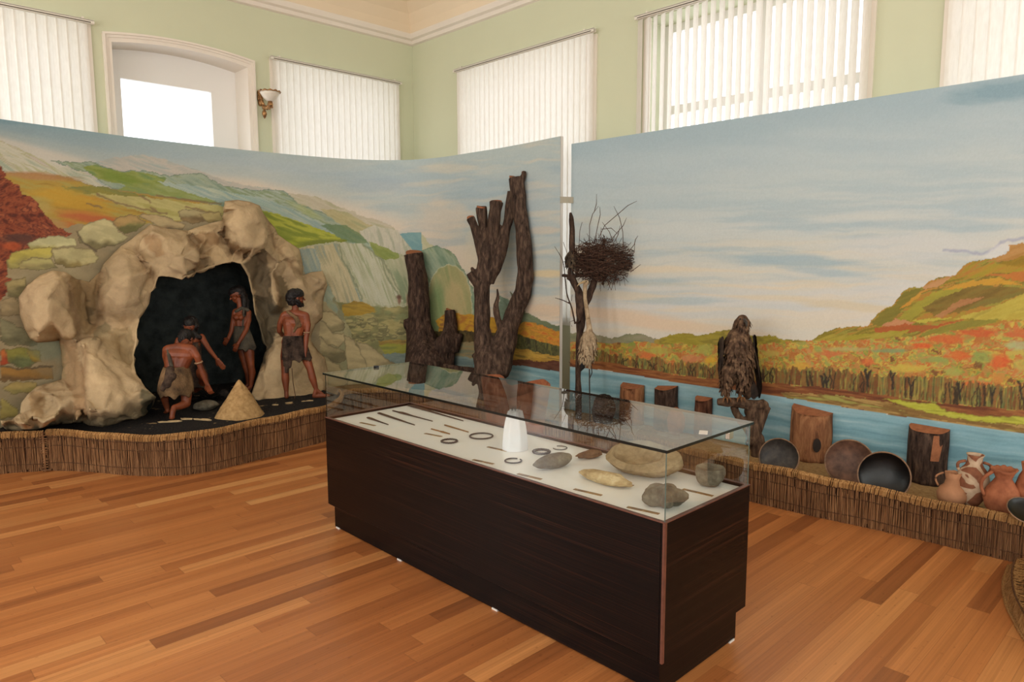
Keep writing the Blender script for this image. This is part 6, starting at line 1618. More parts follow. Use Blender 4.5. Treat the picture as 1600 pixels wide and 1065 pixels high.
F_.ch((478, 494, 0, 5.8), (481, 507, -.02, 4.8), (480, 520, -.03, 4.0), (478.5, 528, -.035, 4.1), (477.5, 549, -.04, 2.7)); F_.hand(F_.J(477.5, 549, -.04), -UP+RT*.02, FW, 1.0, .3)
fa = F_.J(447.5, 617, .0); F_.ch((450, 538, 0, 9.5), (446.5, 556, -.0, 8.2), (445.5, 578, -.01, 5.8), (446, 592, .0, 6.2)); F_.ch((446, 592, 0, 6.2), (447.5, 612, .0, 3.3)); F_.foot(F_.J(447.5, 612, 0), FW*.9-RT*.25, 1.0)
F_.ch((468, 538, 0, 9.5), (477, 556, .0, 8), (485, 577, .0, 5.7), (488.5, 591, .01, 5.9)); F_.ch((488.5, 591, .01, 5.9), (494, 608, .02, 3.4)); F_.foot(F_.J(494, 608, .02), RT*1.0+FW*.3, 1.05)
F_.finish(root)
c, fw, up, rt, S_ = F_.hc
F_.hair(root, [(c+up*S_*.20-fw*S_*.16, c+up*S_*.22+fw*S_*.08, S_*.40, S_*.36), (c-up*S_*.12-fw*S_*.24, c+up*S_*.1-fw*S_*.25, S_*.32, S_*.38), (c-up*S_*.34+fw*S_*.16, c-up*S_*.28+fw*S_*.24, S_*.20, S_*.13), (c-up*S_*.34+fw*S_*.10-rt*S_*.12, c-up*S_*.1-rt*S_*.30, S_*.14, S_*.10), (c-up*S_*.34+fw*S_*.10+rt*S_*.12, c-up*S_*.1+rt*S_*.30, S_*.14, S_*.10)], 3)
loft('loincloth', [(459, 523, 15.5, .088, 0), (459, 530, 17, .095, 0), (461, 542, 19.5, .10, 0), (463, 554, 21.5, .095, 0), (464, 562, 23, .09, 0)], m_fur, root, F_, hem=.012)
wrap('hanging_pelt', m_fur, root, [(F_.J(449, 540, -.075), F_.J(448, 580, -.07), .035, .018), (F_.J(455, 540, -.08), F_.J(452, 572, -.08), .03, .02), (F_.J(445, 545, -.06), F_.J(446, 570, -.06), .025, .02)])
wrap('back_pelt', m_fur2, root, [(F_.J(450, 487, -.045), F_.J(463, 497, -.062), .016, .016), (F_.J(463, 497, -.062), F_.J(467, 508, -.066), .022, .026), (F_.J(466, 506, -.066), F_.J(459, 518, -.058), .022, .010)])
band('arm_band', m_bandm, root, F_.J(480, 519, -.03), UP, 4.6*F_.k, .0065)
m = MB(); m.tube([tuple(F_.J(456, 575, -.05)), tuple(F_.J(458, 598, -.05)), tuple(F_.J(461.5, 618, -.04)), tuple(F_.J(460, 622, -.03))], [.003, .004, .0035, .003], 6); m.build('hanging_cord', m_cord, root)

# --- standing girl inside the cave
D = depth_of(at_z(390, 614, ZLP)); D = min(D, 7.75); F_ = Fig(D)
root = thing('person', (F_.J(388, 600).x, F_.J(388, 600).y, ZLP), 'long-haired model woman in a hide skirt standing inside the cave mouth', 'person')
F_.head(F_.J(370, 461, 0), -RT*.85-FW*.5-UP*.35, UP, 25*F_.k)
F_.ch((373.5, 468, .0, 4.3), (375.5, 482, 0, 4.6)); F_.ch((368, 487, -.02, 5), (377, 485, .0, 6), (387, 487, .04, 5)); F_.ch((371, 494, -.01, 8), (381, 495, .02, 8.2)); F_.ch((374, 498, 0, 8), (375, 511, 0, 7)); F_.ch((380, 498, 0, 8), (379, 511, 0, 7)); F_.ch((374, 512, 0, 7), (377, 528, 0, 8.6)); F_.ch((380, 512, 0, 7), (385, 530, 0, 9.2))
F_.ch((369, 495, -.05, 4.2), (369, 496, -.055, 4.2)); F_.ch((376, 496, -.05, 4.2), (376.5, 496, -.055, 4.2))
F_.ch((388, 488, .03, 4.8), (388.5, 500, .0, 4.2), (385, 514, -.04, 3.6), (378, 527, -.08, 3.3), (371.5, 537, -.11, 2.5)); F_.hand(F_.J(371.5, 537, -.11), -UP*.9-RT*.5, -RT+UP*.4, 1.0, .6)
F_.ch((367, 488, -.03, 4.4), (364, 502, -.02, 3.8), (362, 516, -.04, 3.4), (357, 528, -.08, 2.6)); F_.hand(F_.J(357, 528, -.08), -UP*.8-RT*.6, UP-RT, 1.0, .7)
F_.ch((386, 532, 0, 9.4), (389, 548, .0, 8.2), (392, 570, .0, 5.4), (394, 582, .02, 5.6)); F_.ch((394, 582, .02, 5.6), (392.5, 603, .02, 3.0)); F_.foot(F_.J(392.5, 603, .02), -RT*.7-FW*.7, 1.0)
F_.ch((377, 532, .03, 8.5), (379, 550, .04, 7.2), (383, 570, .05, 5.0), (387, 582, .07, 5)); F_.ch((387, 582, .07, 5), (388, 600, .09, 2.9)); F_.foot(F_.J(388, 600, .09), -RT*.8-FW*.5, 1.0)
F_.finish(root)
c, fw, up, rt, S_ = F_.hc
hb = [(c+up*S_*.20-fw*S_*.20, c+up*S_*.24+fw*S_*.10, S_*.38, S_*.32), (c-fw*S_*.28, c-fw*S_*.30-up*S_*.4, S_*.34, S_*.24)]
hb += [(F_.J(381, 466, .0), F_.J(382, 500, -.02), .028, .016), (F_.J(385, 470, .03), F_.J(386, 496, .03), .03, .018), (F_.J(376, 468, .03), F_.J(378, 492, .06), .03, .02)]
F_.hair(root, hb, 5)
loft('skirt', [(377, 508, 10.5, .062, 0), (378, 518, 12.5, .075, 0), (381, 532, 15, .085, 0), (383, 546, 17, .085, 0)], m_hide, root, F_, hem=.014)
wrap('shoulder_hide', m_hide, root, [(F_.J(387, 484, .0), F_.J(378, 481, -.03), .018, .016), (F_.J(378, 481, -.03), F_.J(369, 486, -.05), .016, .016), (F_.J(381, 482, -.03), F_.J(379, 512, -.058), .010, .008)])

# --- kneeling man, back turned
D = depth_of(at_z(276, 652, ZLP)); F_ = Fig(D); print('kneel D', D)
root = thing('person', (F_.J(278, 640).x, F_.J(278, 640).y, ZLP), 'model man in a fur skirt kneeling with his bare back turned, left of the fire', 'person')
F_.head(F_.J(292, 530, .16), FW*.8+RT*.3-UP*.6, UP+FW*.6, 27*F_.k)
F_.ch((290, 534, .10, 5.6), (284, 543, .04, 6.5)); F_.ch((263, 545, 0, 6.8), (281, 543, .02, 8), (299, 545, .0, 7)); F_.ch((268, 554, 0, 10.5), (293, 555, 0, 10.5)); F_.ch((269, 556, 0, 10.5), (268, 576, 0, 10.5)); F_.ch((292, 556, 0, 10), (283, 576, 0, 10)); F_.ch((280, 556, 0, 10), (276, 574, 0, 10)); F_.ch((265, 590, 0, 12), (285, 592, 0, 12)); F_.ch((268, 576, 0, 10), (268, 592, 0, 12)); F_.ch((282, 576, 0, 10), (283, 592, 0, 12))
F_.ch((260, 546, 0, 6), (258.5, 556, .02, 4.8), (261, 568, .08, 4), (272, 582, .22, 3)); F_.hand(F_.J(272, 582, .22), FW+RT*.5-UP*.4, UP, 1.05, .8)
F_.ch((301, 546, 0, 6.4), (308, 557, .0, 5.2), (312, 570, .02, 4.3), (317, 584, .04, 4.4), (324, 601, .06, 3.0)); F_.hand(F_.J(324, 601, .06), -UP*.9+RT*.2+FW*.2, -RT, 1.1, .9)
F_.ch((288, 597, 0, 11), (291, 615, .02, 8.5), (291, 628, .0, 7)); F_.ch((291, 630, .0, 6.8), (282, 634, -.05, 6), (272, 636, -.10, 4.0)); F_.ch((272, 636, -.10, 4.2), (270, 643, -.12, 4.2), (268.5, 652, -.125, 3.6))
for k in range(5): F_.ch((265.5+k*1.6, 651, -.125, 1.5), (265+k*1.7, 654.2-abs(k-1)*.5, -.12, 1.2))
F_.ch((262, 597, .02, 11), (257, 612, .14, 7.5), (256, 618, .22, 6.5)); F_.ch((256, 618, .22, 6.3), (259, 630, .18, 5), (262, 640, .12, 3.6)); F_.ch((262, 641, .12, 3.6), (258, 645, .2, 3))
F_.finish(root)
c, fw, up, rt, S_ = F_.hc
F_.hair(root, [(c+up*S_*.18-fw*S_*.18, c+up*S_*.22+fw*S_*.08, S_*.42, S_*.36), (c-fw*S_*.30, c-fw*S_*.28-up*S_*.2, S_*.32, S_*.26)], 7)
loft('fur_skirt', [(275, 571, 17, .10, 0), (275, 580, 20.5, .12, 0), (275, 594, 24, .14, .0), (275, 608, 26, .15, .01), (276, 616, 25, .14, .02)], m_fur2, root, F_, hem=.018, fold=.04)
wrap('dark_fur_patch', m_fur, root, [(F_.J(266, 578, -.105), F_.J(262, 600, -.13), .035, .035), (F_.J(268, 588, -.12), F_.J(256, 606, -.12), .04, .03)])
wrap('shoulder_strap', m_hide, root, [(F_.J(262, 541, .0), F_.J(264, 556, -.058), .014, .014), (F_.J(264, 556, -.058), F_.J(268, 572, -.062), .014, .016)])
band('arm_band', m_bandm, root, F_.J(310.5, 566, .01), (F_.J(312, 570, .02)-F_.J(308, 557, 0)), 5.0*F_.k, .0075)

# --- seated woman behind the fire
D2 = D+.42; F_ = Fig(D2)
root = thing('person', (F_.J(302, 600).x, F_.J(302, 600).y, ZLP), 'model woman facing the room from behind the kneeling man, one arm stretched out', 'person')
F_.head(F_.J(298, 511, 0), -FW*.9+RT*.05-UP*.35, UP, 26*F_.k)
F_.ch((298, 517, .03, 4.4), (298, 529, .02, 4.8)); F_.ch((281, 530, .0, 5), (298, 529, .02, 6.2), (314, 527, .0, 5)); F_.ch((289, 538, .0, 8.5), (305, 538, .0, 8.5)); F_.ch((290, 540, 0, 8.5), (293, 560, .02, 8)); F_.ch((305, 540, 0, 8.5), (304, 560, .02, 8)); F_.ch((290, 572, .04, 10), (308, 572, .04, 10)); F_.ch((293, 560, .02, 8), (291, 572, .04, 10)); F_.ch((304, 560, .02, 8), (307, 572, .04, 10))
F_.ch((279, 531, 0, 4.8), (274, 546, -.02, 4), (272, 562, -.04, 3.4), (276, 576, -.10, 2.6)); F_.hand(F_.J(276, 576, -.10), -FW*.7-UP*.6, RT, 1.0)
F_.ch((315, 526, 0, 4.9), (321, 536, -.02, 4.2), (328, 547, -.04, 3.6), (334, 555, -.06, 3.2), (339.5, 561.5, -.08, 2.4)); F_.hand(F_.J(339.5, 561.5, -.08), RT*.6-UP*.9, -RT-UP*.2, 1.05, .3)
F_.ch((307, 576, .04, 9.5), (316, 586, -.08, 7.5), (318, 590, -.14, 6.4)); F_.ch((318, 590, -.14, 6.2), (314, 603, .0, 5), (306, 610, .08, 3.6)); F_.ch((291, 576, .04, 9.5), (284, 588, -.08, 7.5), (283, 592, -.12, 6.4)); F_.ch((283, 592, -.12, 6.2), (288, 604, .0, 5), (296, 610, .08, 3.6))
F_.finish(root)
c, fw, up, rt, S_ = F_.hc
F_.hair(root, [(c+up*S_*.24-fw*S_*.16, c+up*S_*.30+fw*S_*.04, S_*.42, S_*.34), (c-fw*S_*.24, c-fw*S_*.24-up*S_*.3, S_*.36, S_*.28), (c-rt*S_*.36+up*S_*.1, F_.J(285, 527, -.03), S_*.15, .020), (c+rt*S_*.36+up*S_*.1, F_.J(312, 527, -.03), S_*.15, .022)], 9)
loft('hide_dress', [(299, 533, 14, .068, .005), (299, 545, 14.5, .078, 0), (299, 560, 14, .075, .02), (300, 574, 19, .12, .02), (301, 588, 23, .16, .0), (301, 604, 24, .17, .02)], m_fur, root, F_, hem=.012)

# --- things around the fire
def twigs(name, c, n, r, L, mat, label, cat, seed, rad=(.003, .006), flat=.5):
    rg = random.Random(seed); m = MB()
    for k in range(n):
        a = rg.uniform(0, 2*math.pi); el = rg.uniform(-.1, flat); d = Vector((math.cos(a)*math.cos(el), math.sin(a)*math.cos(el), math.sin(el)))
        o = Vector(c)+Vector((rg.uniform(-r, r), rg.uniform(-r, r), rg.uniform(.005, r*.5))); l = rg.uniform(.5, 1)*L
        p0 = o-d*l/2; p1 = o+d*l/2; p0.z = max(p0.z, c[2]+.003); p1.z = max(p1.z, c[2]+.003)
        m.tube([p0, o+Vector((0, 0, rg.uniform(0, .01))), p1], rg.uniform(*rad), 5)
    return tag(m.build(name, mat, None, True, loc=c), label, cat)
p = at_z(326, 626, ZLP); m_char = plain('charred_sticks', srgb(20, 17, 16), .8, .1, nscale=60, amt=.5)
twigs('firewood', (p[0], p[1], ZLP), 46, .09, .20, m_char, 'pile of dark charred sticks of the fire in front of the kneeling man', 'firewood', 3, flat=.9)
p = at_z(322, 640, ZLP); stone('hearth_stone', (p[0], p[1], ZLP), .105, 4, m_sgrey, 'flat grey stone lying left of the clay mound', 'stone', 1.0, .8, .42, lump=.12)
p = at_z(349, 622, ZLP); stone('hearth_stone', (p[0], p[1], ZLP), .06, 8, m_sdark, 'small dark stone behind the clay mound', 'stone', 1, .8, .7)
# clay mound
p = at_z(369, 652, ZLP); hm = Vector(at_d(371, 591, depth_of(p)+.10)); H_ = hm.z-ZLP; R_ = 37*depth_of(p)/FPX
vs = []; fs = []; n = 48; L = 24
for i in range(L+1):
    s_ = i/L
    for k in range(n):
        a = 2*math.pi*k/n; r = R_*(1-s_)**.92*(1+.10*mnoise.noise(Vector((math.cos(a)*1.4, math.sin(a)*1.4, s_*2))))+.004
        w = .006*mnoise.noise(Vector((math.cos(a)*8, math.sin(a)*8, s_*14)))
        vs.append((p[0]+FW.x*.10+math.cos(a)*(r+w)*1.0+.0*s_, p[1]+FW.y*.10+math.sin(a)*(r+w), ZLP-.004+H_*s_))
fs = [(i*n+k, i*n+(k+1) % n, (i+1)*n+(k+1) % n, (i+1)*n+k) for i in range(L) for k in range(n)]; fs.append(tuple(L*n+k for k in range(n)))
m_mound = stonemat('sandy_clay', srgb(138, 108, 70), srgb(168, 134, 90), srgb(190, 156, 110), 26)
tag(MB().add(vs, fs).build('clay_mound', m_mound, None, True, loc=(p[0], p[1], ZLP)), 'pointed sandy clay mound standing in front of the cave mouth', 'mound')
m_scrap = plain('pale_plaster_scrap', srgb(180, 154, 116), .9, .1, nscale=30)
for (u, v, L_, w, a, lab) in ((268, 658, .17, .03, .5, 'long pale plaster scrap on the soil below the kneeling man\'s foot'), (290, 654, .10, .03, .9, 'pale plaster scrap right of the kneeling man\'s foot'), (318, 655, .16, .03, 1.0, 'pale curved plaster scrap left of the clay mound'), (452, 629, .06, .03, .2, 'small pale scrap below the left foot of the standing man'), (482, 626, .10, .03, .3, 'pale scrap below the right foot of the standing man'), (430, 632, .05, .02, .6, 'tiny pale scrap on the soil right of the clay mound')):
    p = at_z(u, v, ZLP+.005); m = MB(); vs = []; n = 14
    for k in range(n):
        t_ = 2*math.pi*k/n; r = 1+.3*math.sin(3*t_+u); vs.append((math.cos(t_)*L_/2*r, math.sin(t_)*w/2*r, .004+.002*math.sin(5*t_)))
    vs += [(x*.9, y*.9, -.006) for (x, y, z) in vs]
    m.add(vs, [tuple(range(n)), tuple(range(2*n-1, n-1, -1))]+[(k, n+k, n+(k+1) % n, (k+1) % n) for k in range(n)])
    o = m.build('plaster_scrap', m_scrap); o.location = tuple(p); o.rotation_euler = (0, 0, -a); tag(o, lab, 'plaster scrap')
# ================================================================== birds, nest tree, wall lamp
def feather_mat(name, cols, sc=20):
    t = NT(name, .75, .2); f = t.noise(sc, 5, .65); t.color(t.ramp(f, [(.28, cols[0]), (.42, cols[1]), (.56, cols[2]), (.74, cols[3])])); return t.m
m_eag = feather_mat('brown_eagle_feathers', [srgb(30, 21, 16), srgb(66, 47, 34), srgb(96, 72, 54), srgb(138, 110, 84)], 26)
m_wing = feather_mat('dark_wing_feathers', [srgb(18, 14, 12), srgb(34, 26, 22), srgb(52, 40, 32), srgb(74, 58, 46)], 14)
m_her = feather_mat('pale_heron_feathers', [srgb(112, 92, 70), srgb(146, 124, 98), srgb(170, 148, 120), srgb(196, 176, 148)], 24)
m_beak = plain('horn_beak', srgb(52, 46, 40), .4, .4); m_claw = plain('yellow_brown_leg', srgb(110, 76, 48), .6, .2, nscale=50)
m_drift = bark('driftwood', srgb(44, 32, 26), srgb(84, 64, 50), srgb(122, 96, 76)); m_twig = bark('nest_twig', srgb(40, 28, 24), srgb(78, 56, 46), srgb(116, 86, 70), 2)
def feather(m, p, d, nrm, L, w, rg):
    d = d.normalized(); s_ = d.cross(nrm).normalized(); nn = nrm.normalized(); vs = []
    prof_ = ((0, .25), (.3, .9), (.65, 1), (.9, .6), (1, .08))
    for t_, ww in prof_:
        c = p+d*L*t_+nn*(.15*L*math.sin(math.pi*t_*.9)*.3)
        vs += [c-s_*w*ww, c+nn*w*.25*ww, c+s_*w*ww]
    fs = []
    for i in range(len(prof_)-1):
        a = 3*i; b = a+3; fs += [(a, a+1, b+1, b), (a+1, a+2, b+2, b+1)]
    m.add(vs, fs)
def plumage(fig, spine, n, L, w, seed, mat, root, name='plumage', front_only=False, down=None):
    """feathers over a body given by (u, v, dd, rx px, ry m) stations from top to bottom"""
    rg = random.Random(seed); m = MB(); K = len(spine)-1
    for i in range(n):
        s_ = (i+rg.random())/n*K; k = min(int(s_), K-1); t_ = s_-k
        a0, a1 = spine[k], spine[k+1]; st = [a0[j]*(1-t_)+a1[j]*t_ for j in range(5)]
        c = fig.J(st[0], st[1], st[2]); a = rg.uniform(0, 2*math.pi)
        out = RT*math.cos(a)*st[3]*fig.k+FW*math.sin(a)*st[4]; nr_ = (RT*math.cos(a)/max(st[3]*fig.k, .01)+FW*math.sin(a)/max(st[4], .01)).normalized()
        p = c+out+nr_*.003; dn = (down or -UP)+nr_*.28+Vector((rg.uniform(-.2, .2), rg.uniform(-.2, .2), 0)); feather(m, p, dn, nr_, L*rg.uniform(.7, 1.2), w*rg.uniform(.8, 1.2), rg)
    return m.build(name, mat, root, True)
# --- eagle on a driftwood perch
D = depth_of(at_z(1182, 698, ZRP)); D = min(D, depth_of(at_x(1175, 600, XP-.22))); E_ = Fig(D); print('eagle D', D, at_d(1182, 698, D))
vb = vfor(1186, D, ZRP)
pr_ = thing('perch', (E_.J(1184, vb).x, E_.J(1184, vb).y, ZRP), 'gnarled driftwood perch with a crosswise branch carrying the eagle', 'perch')
m = MB()
def limb2(m, pts, n=14, wob=.12): limb(m, [(u, v, D+d, r) for (u, v, d, r) in pts], rng, n, wob)
limb2(m, [(1187, vb+1, 0, 13), (1182, 690, 0, 13), (1178, 676, .0, 11), (1178, 655, .02, 12), (1175, 640, .02, 12), (1172, 630, .0, 9)])
limb2(m, [(1121, 627, -.05, 5.5), (1132, 628, -.05, 6.5), (1150, 628, -.03, 7), (1172, 632, .0, 8.5), (1190, 633, .0, 10), (1196, 626, .0, 6)])
limb2(m, [(1146, 634, .02, 6), (1152, 648, .03, 6), (1164, 664, .02, 7), (1176, 680, .02, 8)]); limb2(m, [(1196, 634, .01, 8), (1190, 650, .02, 8), (1182, 672, .01, 9)]); limb2(m, [(1174, 688, -.03, 7), (1168, 694, -.06, 4)])
remesh(m.build('driftwood', m_drift, pr_), .008, 1)
root = thing('bird', tuple(E_.J(1152, 624, -.02)), 'large brown stuffed eagle perched on the driftwood, facing into the room', 'bird')
E_.ch((1160, 500, -.03, 9), (1157, 509, .0, 7.5), (1154, 520, .0, 12)); E_.ch((1153, 528, 0, 17), (1153, 545, 0, 22), (1154, 570, .0, 20), (1160, 596, .04, 12), (1168, 618, .07, 6))
E_.ch((1138, 578, -.03, 11), (1134, 600, -.04, 7.5), (1134, 618, -.04, 3)); E_.ch((1162, 582, -.03, 11), (1160, 602, -.05, 6), (1156, 618, -.05, 3))
o = E_.body.build('body', m_eag, root, True); remesh(o, .007, 2)
spine = [(1160, 492, -.03, 4, .02), (1160, 499, -.03, 9, .055), (1157, 510, .0, 8.5, .055), (1154, 519, 0, 13, .07), (1153, 535, 0, 21.5, .105), (1153, 555, 0, 22.5, .115), (1154, 572, 0, 19, .105), (1158, 590, .02, 14, .08)]
plumage(E_, spine, 900, .050, .010, 5, m_eag, root)
plumage(E_, [(1138, 574, -.03, 11, .06), (1135, 592, -.04, 9, .05), (1134, 612, -.04, 5, .03)], 130, .04, .008, 6, m_eag, root, 'leg_feathers'); plumage(E_, [(1162, 578, -.03, 11, .06), (1161, 594, -.05, 8.5, .045), (1157, 610, -.05, 4, .02)], 120, .04, .008, 7, m_eag, root, 'leg_feathers')
for side in (-1, 1):
    m = MB(); rg = random.Random(3+side)
    capm = MB()
    for k in range(20):
        t_ = k/19
        if side < 0: p = E_.J(1131-3*t_, 528+20*t_, -.03+.08*t_); q = E_.J(1124+6*t_, 590+24*min(1, t_*1.3), -.02+.10*t_)
        else: p = E_.J(1173+3*t_, 526+18*t_, -.03+.09*t_); q = E_.J(1180+10*(1-abs(t_-.5)), 588+34*min(1, t_*1.2), -.02+.10*t_)
        nr_ = (RT*side+FW*(-.6+1.4*t_)).normalized(); feather(m, p, q-p, nr_, (q-p).length, .014, rg)
    for k in range(120):
        t_ = rg.random(); s2 = rg.random()
        if side < 0: p = E_.J(1131-6*t_, 524+46*s2, -.04+.10*t_)
        else: p = E_.J(1174+5*t_+4*s2, 522+46*s2, -.04+.10*t_)
        nr_ = (RT*side+FW*(-.6+1.4*t_)).normalized(); feather(m, p+nr_*.006, -UP+nr_*.15, nr_, .05, .012, rg)
    m.build('wing', m_wing, root, True)
m = MB(); rg = random.Random(8)
for k in range(12):
    p = E_.J(1160+k*1.2, 588, .06); q = E_.J(1163+k*1.9, 622+2*math.sin(k), .06); feather(m, p, q-p, -FW+RT*.1, (q-p).length, .016, rg)
m.build('tail', m_wing, root, True)
m = MB(); chain(m, [(E_.J(1163, 500, -.075), 3.0*E_.k), (E_.J(1166, 504, -.105), 2.4*E_.k), (E_.J(1166.5, 510, -.105), .7*E_.k)]); m.build('beak', m_beak, root, True)
for (u, v) in ((1156.5, 498.5), (1165.5, 499)): m = MB(); capsule(m, E_.J(u, v, -.062), E_.J(u, v, -.064), .0065, .0065, 10, 4); m.build('eye', m_eye, root, True)
for (u, v, dd) in ((1134, 620, -.055), (1156, 620, -.055)):
    m = MB(); c = E_.J(u, v, dd); chain(m, [(c+UP*.03, .008), (c, .009)])
    for a in (-.7, 0, .7): chain(m, [(c, .008), (c+(-FW*math.cos(a)+RT*math.sin(a))*.035-UP*.004, .007), (c+(-FW*math.cos(a)+RT*math.sin(a))*.045-UP*.03, .003)])
    m.build('foot', m_claw, root, True)

# --- bare tree with a nest
Dn = depth_of(at_x(905, 560, XP-.30)); N_F = Fig(Dn); vb = vfor(904, Dn, ZRP)
print('nest D', Dn)
root = thing('nest_tree', (N_F.J(904, vb).x, N_F.J(904, vb).y, ZRP), 'thin twisted bare tree standing at the gap between the painted screens', 'tree')
m = MB()
def L3(m, pts, n=12, wob=.15, sub=5): limb(m, [(u, v, Dn+d, r) for (u, v, d, r) in pts], rng, n, wob, sub)
L3(m, [(904, vb+1, 0, 5), (904, 620, 0, 4.8), (903.5, 590, 0, 4.6), (904, 560, 0, 4.4), (905, 530, 0, 5.2), (907, 510, 0, 6.5), (908, 495, 0, 7.2), (907, 475, .0, 7.5), (904, 455, 0, 6), (896, 440, 0, 5.5), (892, 425, 0, 5), (894, 405, .02, 4.5), (894, 370, .03, 4.5), (893, 345, .03, 4), (891.5, 332, .03, 2)])
L3(m, [(909, 486, 0, 6), (917, 468, 0, 6), (924, 452, 0, 5.8), (930, 436, .02, 5.5), (936, 420, .03, 5)]); L3(m, [(900, 447, 0, 3.5), (891, 436, 0, 3), (886, 434, 0, 2.5)])
L3(m, [(878, 430, -.02, 2.2), (892, 431, -.01, 2.6), (908, 430, 0, 3), (925, 430, .0, 3)]); L3(m, [(898, 503, -.02, 1.5), (893, 480, -.02, 1.3), (886, 460, -.02, 1.1), (883, 435, -.02, 1.0)], 8); L3(m, [(892, 475, -.02, 1.0), (880, 469, -.02, .9), (867, 465, -.02, .6)], 8)
L3(m, [(883, 437, -.02, .9), (881, 415, -.02, .8), (877, 402, -.02, .7), (866, 384, -.02, .5)], 8); L3(m, [(912, 480, -.04, 2), (905, 500, -.05, 2), (897, 505, -.04, 1.6)], 8)
remesh(m.build('trunk', m_bark, root), .0042, 0)
m = MB()
for q in ([(904, 398), (906, 360), (909.5, 347)], [(893, 470), (894, 460)], [(886, 395), (880, 378)], [(889, 565), (896, 572), (903, 570)], [(897, 500), (890, 503), (894, 510)]):
    m.tube([tuple(N_F.J(u, v, -.02)) for u, v in q], .0022, 5)
m.build('twig', m_twig, root)
Dne = Dn-.04
nest = thing('nest', tuple(N_F.J(940, 436, -.04)), 'big round nest of tangled twigs in the fork of the thin bare tree', 'nest')
rg = random.Random(12); m = MB(); cN = N_F.J(943, 407, -.04); rx, ry, rzN = 54*N_F.k, .19, 37*N_F.k
for k in range(1500):
    # arcs lying round the cup
    ph = rg.uniform(0, 2*math.pi); th = math.asin(max(-1, min(1, rg.gauss(-.05, .55)))); rr = rg.uniform(.5, 1.0)
    def pt_(a, th=th, rr=rr, w=rg.uniform(-.3, .3)):
        z_ = math.sin(th+w*math.sin(a*2)); c_ = math.cos(th)
        return cN+RT*math.cos(a)*c_*rx*rr+FW*math.sin(a)*c_*ry*rr+UP*z_*rzN*rr
    sp = rg.uniform(.25, .8); wob = [Vector((rg.gauss(0, .008), rg.gauss(0, .008), rg.gauss(0, .010))) for _ in range(4)]
    m.tube([pt_(ph+sp*i/3)+wob[i] for i in range(4)], rg.uniform(.0016, .0034), 4)
for k in range(330):
    d = Vector((rg.gauss(0, 1), rg.gauss(0, 1), rg.gauss(0, 1))).normalized(); p = cN+RT*d.x*rx*.85+FW*d.y*ry*.85+UP*d.z*rzN*.85
    m.tube([p, p+Vector((d.x*.05+rg.gauss(0, .045), d.y*.05, d.z*.03+rg.gauss(0, .045)))], .0018, 4)
m.build('twig_cup', m_twig, nest)
m = MB()
for q in ([(921, 380), (921, 352), (926, 334), (935, 322)], [(929, 378), (934, 352), (938, 335), (937, 323)], [(935, 372), (945, 352), (966, 334), (981, 321), (995, 314)], [(960, 384), (952, 362), (941, 347)], [(974, 390), (973, 362), (968, 340), (959, 322)],
          [(950, 380), (962, 366), (974, 352), (979, 340)], [(980, 396), (991, 382), (993, 374), (997, 368)], [(985, 425), (993, 419), (1001, 413)], [(949, 438), (952, 446), (955, 453), (959, 438)], [(939, 380), (939, 366), (939, 355)], [(928, 332), (932, 318), (932, 303)], [(984, 402), (991, 394), (992, 378)], [(960, 378), (966, 366), (969, 352)], [(908, 420), (905, 405), (900, 398)], [(925, 385), (915, 390), (905, 400)], [(922, 400), (912, 402), (903, 412)], [(920, 412), (908, 415), (900, 420)], [(940, 358), (955, 356), (966, 366)]):
    m.tube([tuple(N_F.J(u, v, -.06-max(0, u-915)*.0030)) for u, v in q], [.0030]*(len(q)-1)+[.0014], 5)
tag(m.build('loose_twigs', m_twig, nest), kind='stuff')
# dark bird on the crosswise branch
B_ = Fig(Dn-.03); root = thing('bird', tuple(B_.J(896, 428)), 'small dark fluffy stuffed bird sitting left of the nest', 'bird')
B_.ch((893, 397, -.02, 6), (894, 406, -.02, 10), (899, 412, -.01, 8)); B_.ch((888, 410, -.03, 5.5), (887, 414, -.04, 4))
remesh(B_.body.build('body', m_wing, root, True), .005, 1)
plumage(B_, [(894, 392, -.02, 4, .03), (894, 398, -.02, 9, .05), (895, 406, -.02, 11, .065), (896, 415, -.02, 9, .05)], 220, .032, .007, 9, feather_mat('grey_brown_feathers', [srgb(24, 20, 18), srgb(46, 38, 32), srgb(78, 64, 50), srgb(120, 100, 76)], 26), root)
m = MB(); chain(m, [(B_.J(886, 414, -.05), .010), (B_.J(883, 418, -.07), .003)]); m.build('beak', m_beak, root, True)
for u in (893, 899): m = MB(); m.tube([tuple(B_.J(u, 416, -.03)), tuple(B_.J(u+.5, 429, -.03))], .004, 6); m.build('leg', m_beak, root)
# heron
H_F = Fig(Dn-.13); vb = vfor(922, Dn-.13, ZRP)
root = thing('heron', (H_F.J(922, vb).x, H_F.J(922, vb).y, ZRP), 'pale long-necked stuffed heron standing beside the thin bare tree, under the nest', 'bird')
H_F.ch((916, 441, -.01, 4.2), (914, 446, 0, 3.4), (914, 465, 0, 3.0), (917, 485, .0, 3.4), (919, 500, .0, 3.8), (921, 514, .0, 4.6), (920, 525, .0, 9)); H_F.ch((920, 526, 0, 10), (919, 540, .0, 12.5), (917, 555, .0, 10.5), (913, 570, .01, 5)); H_F.ch((921, 560, 0, 5), (921, 575, 0, 2))
remesh(H_F.body.build('body', m_her, root, True), .005, 2)
plumage(H_F, [(920, 517, 0, 6, .035), (920, 526, 0, 11, .06), (919, 540, 0, 13, .075), (917, 555, 0, 11.5, .065), (915, 564, 0, 8, .045)], 420, .038, .008, 4, m_her, root)
m = MB(); rg = random.Random(2)
for k in range(14): p = H_F.J(911+k*1.0, 556, -.05+.008*k); q = H_F.J(908+k*1.1, 580-1.0*k, -.03+.006*k); feather(m, p, q-p, -FW, (q-p).length, .010, rg)
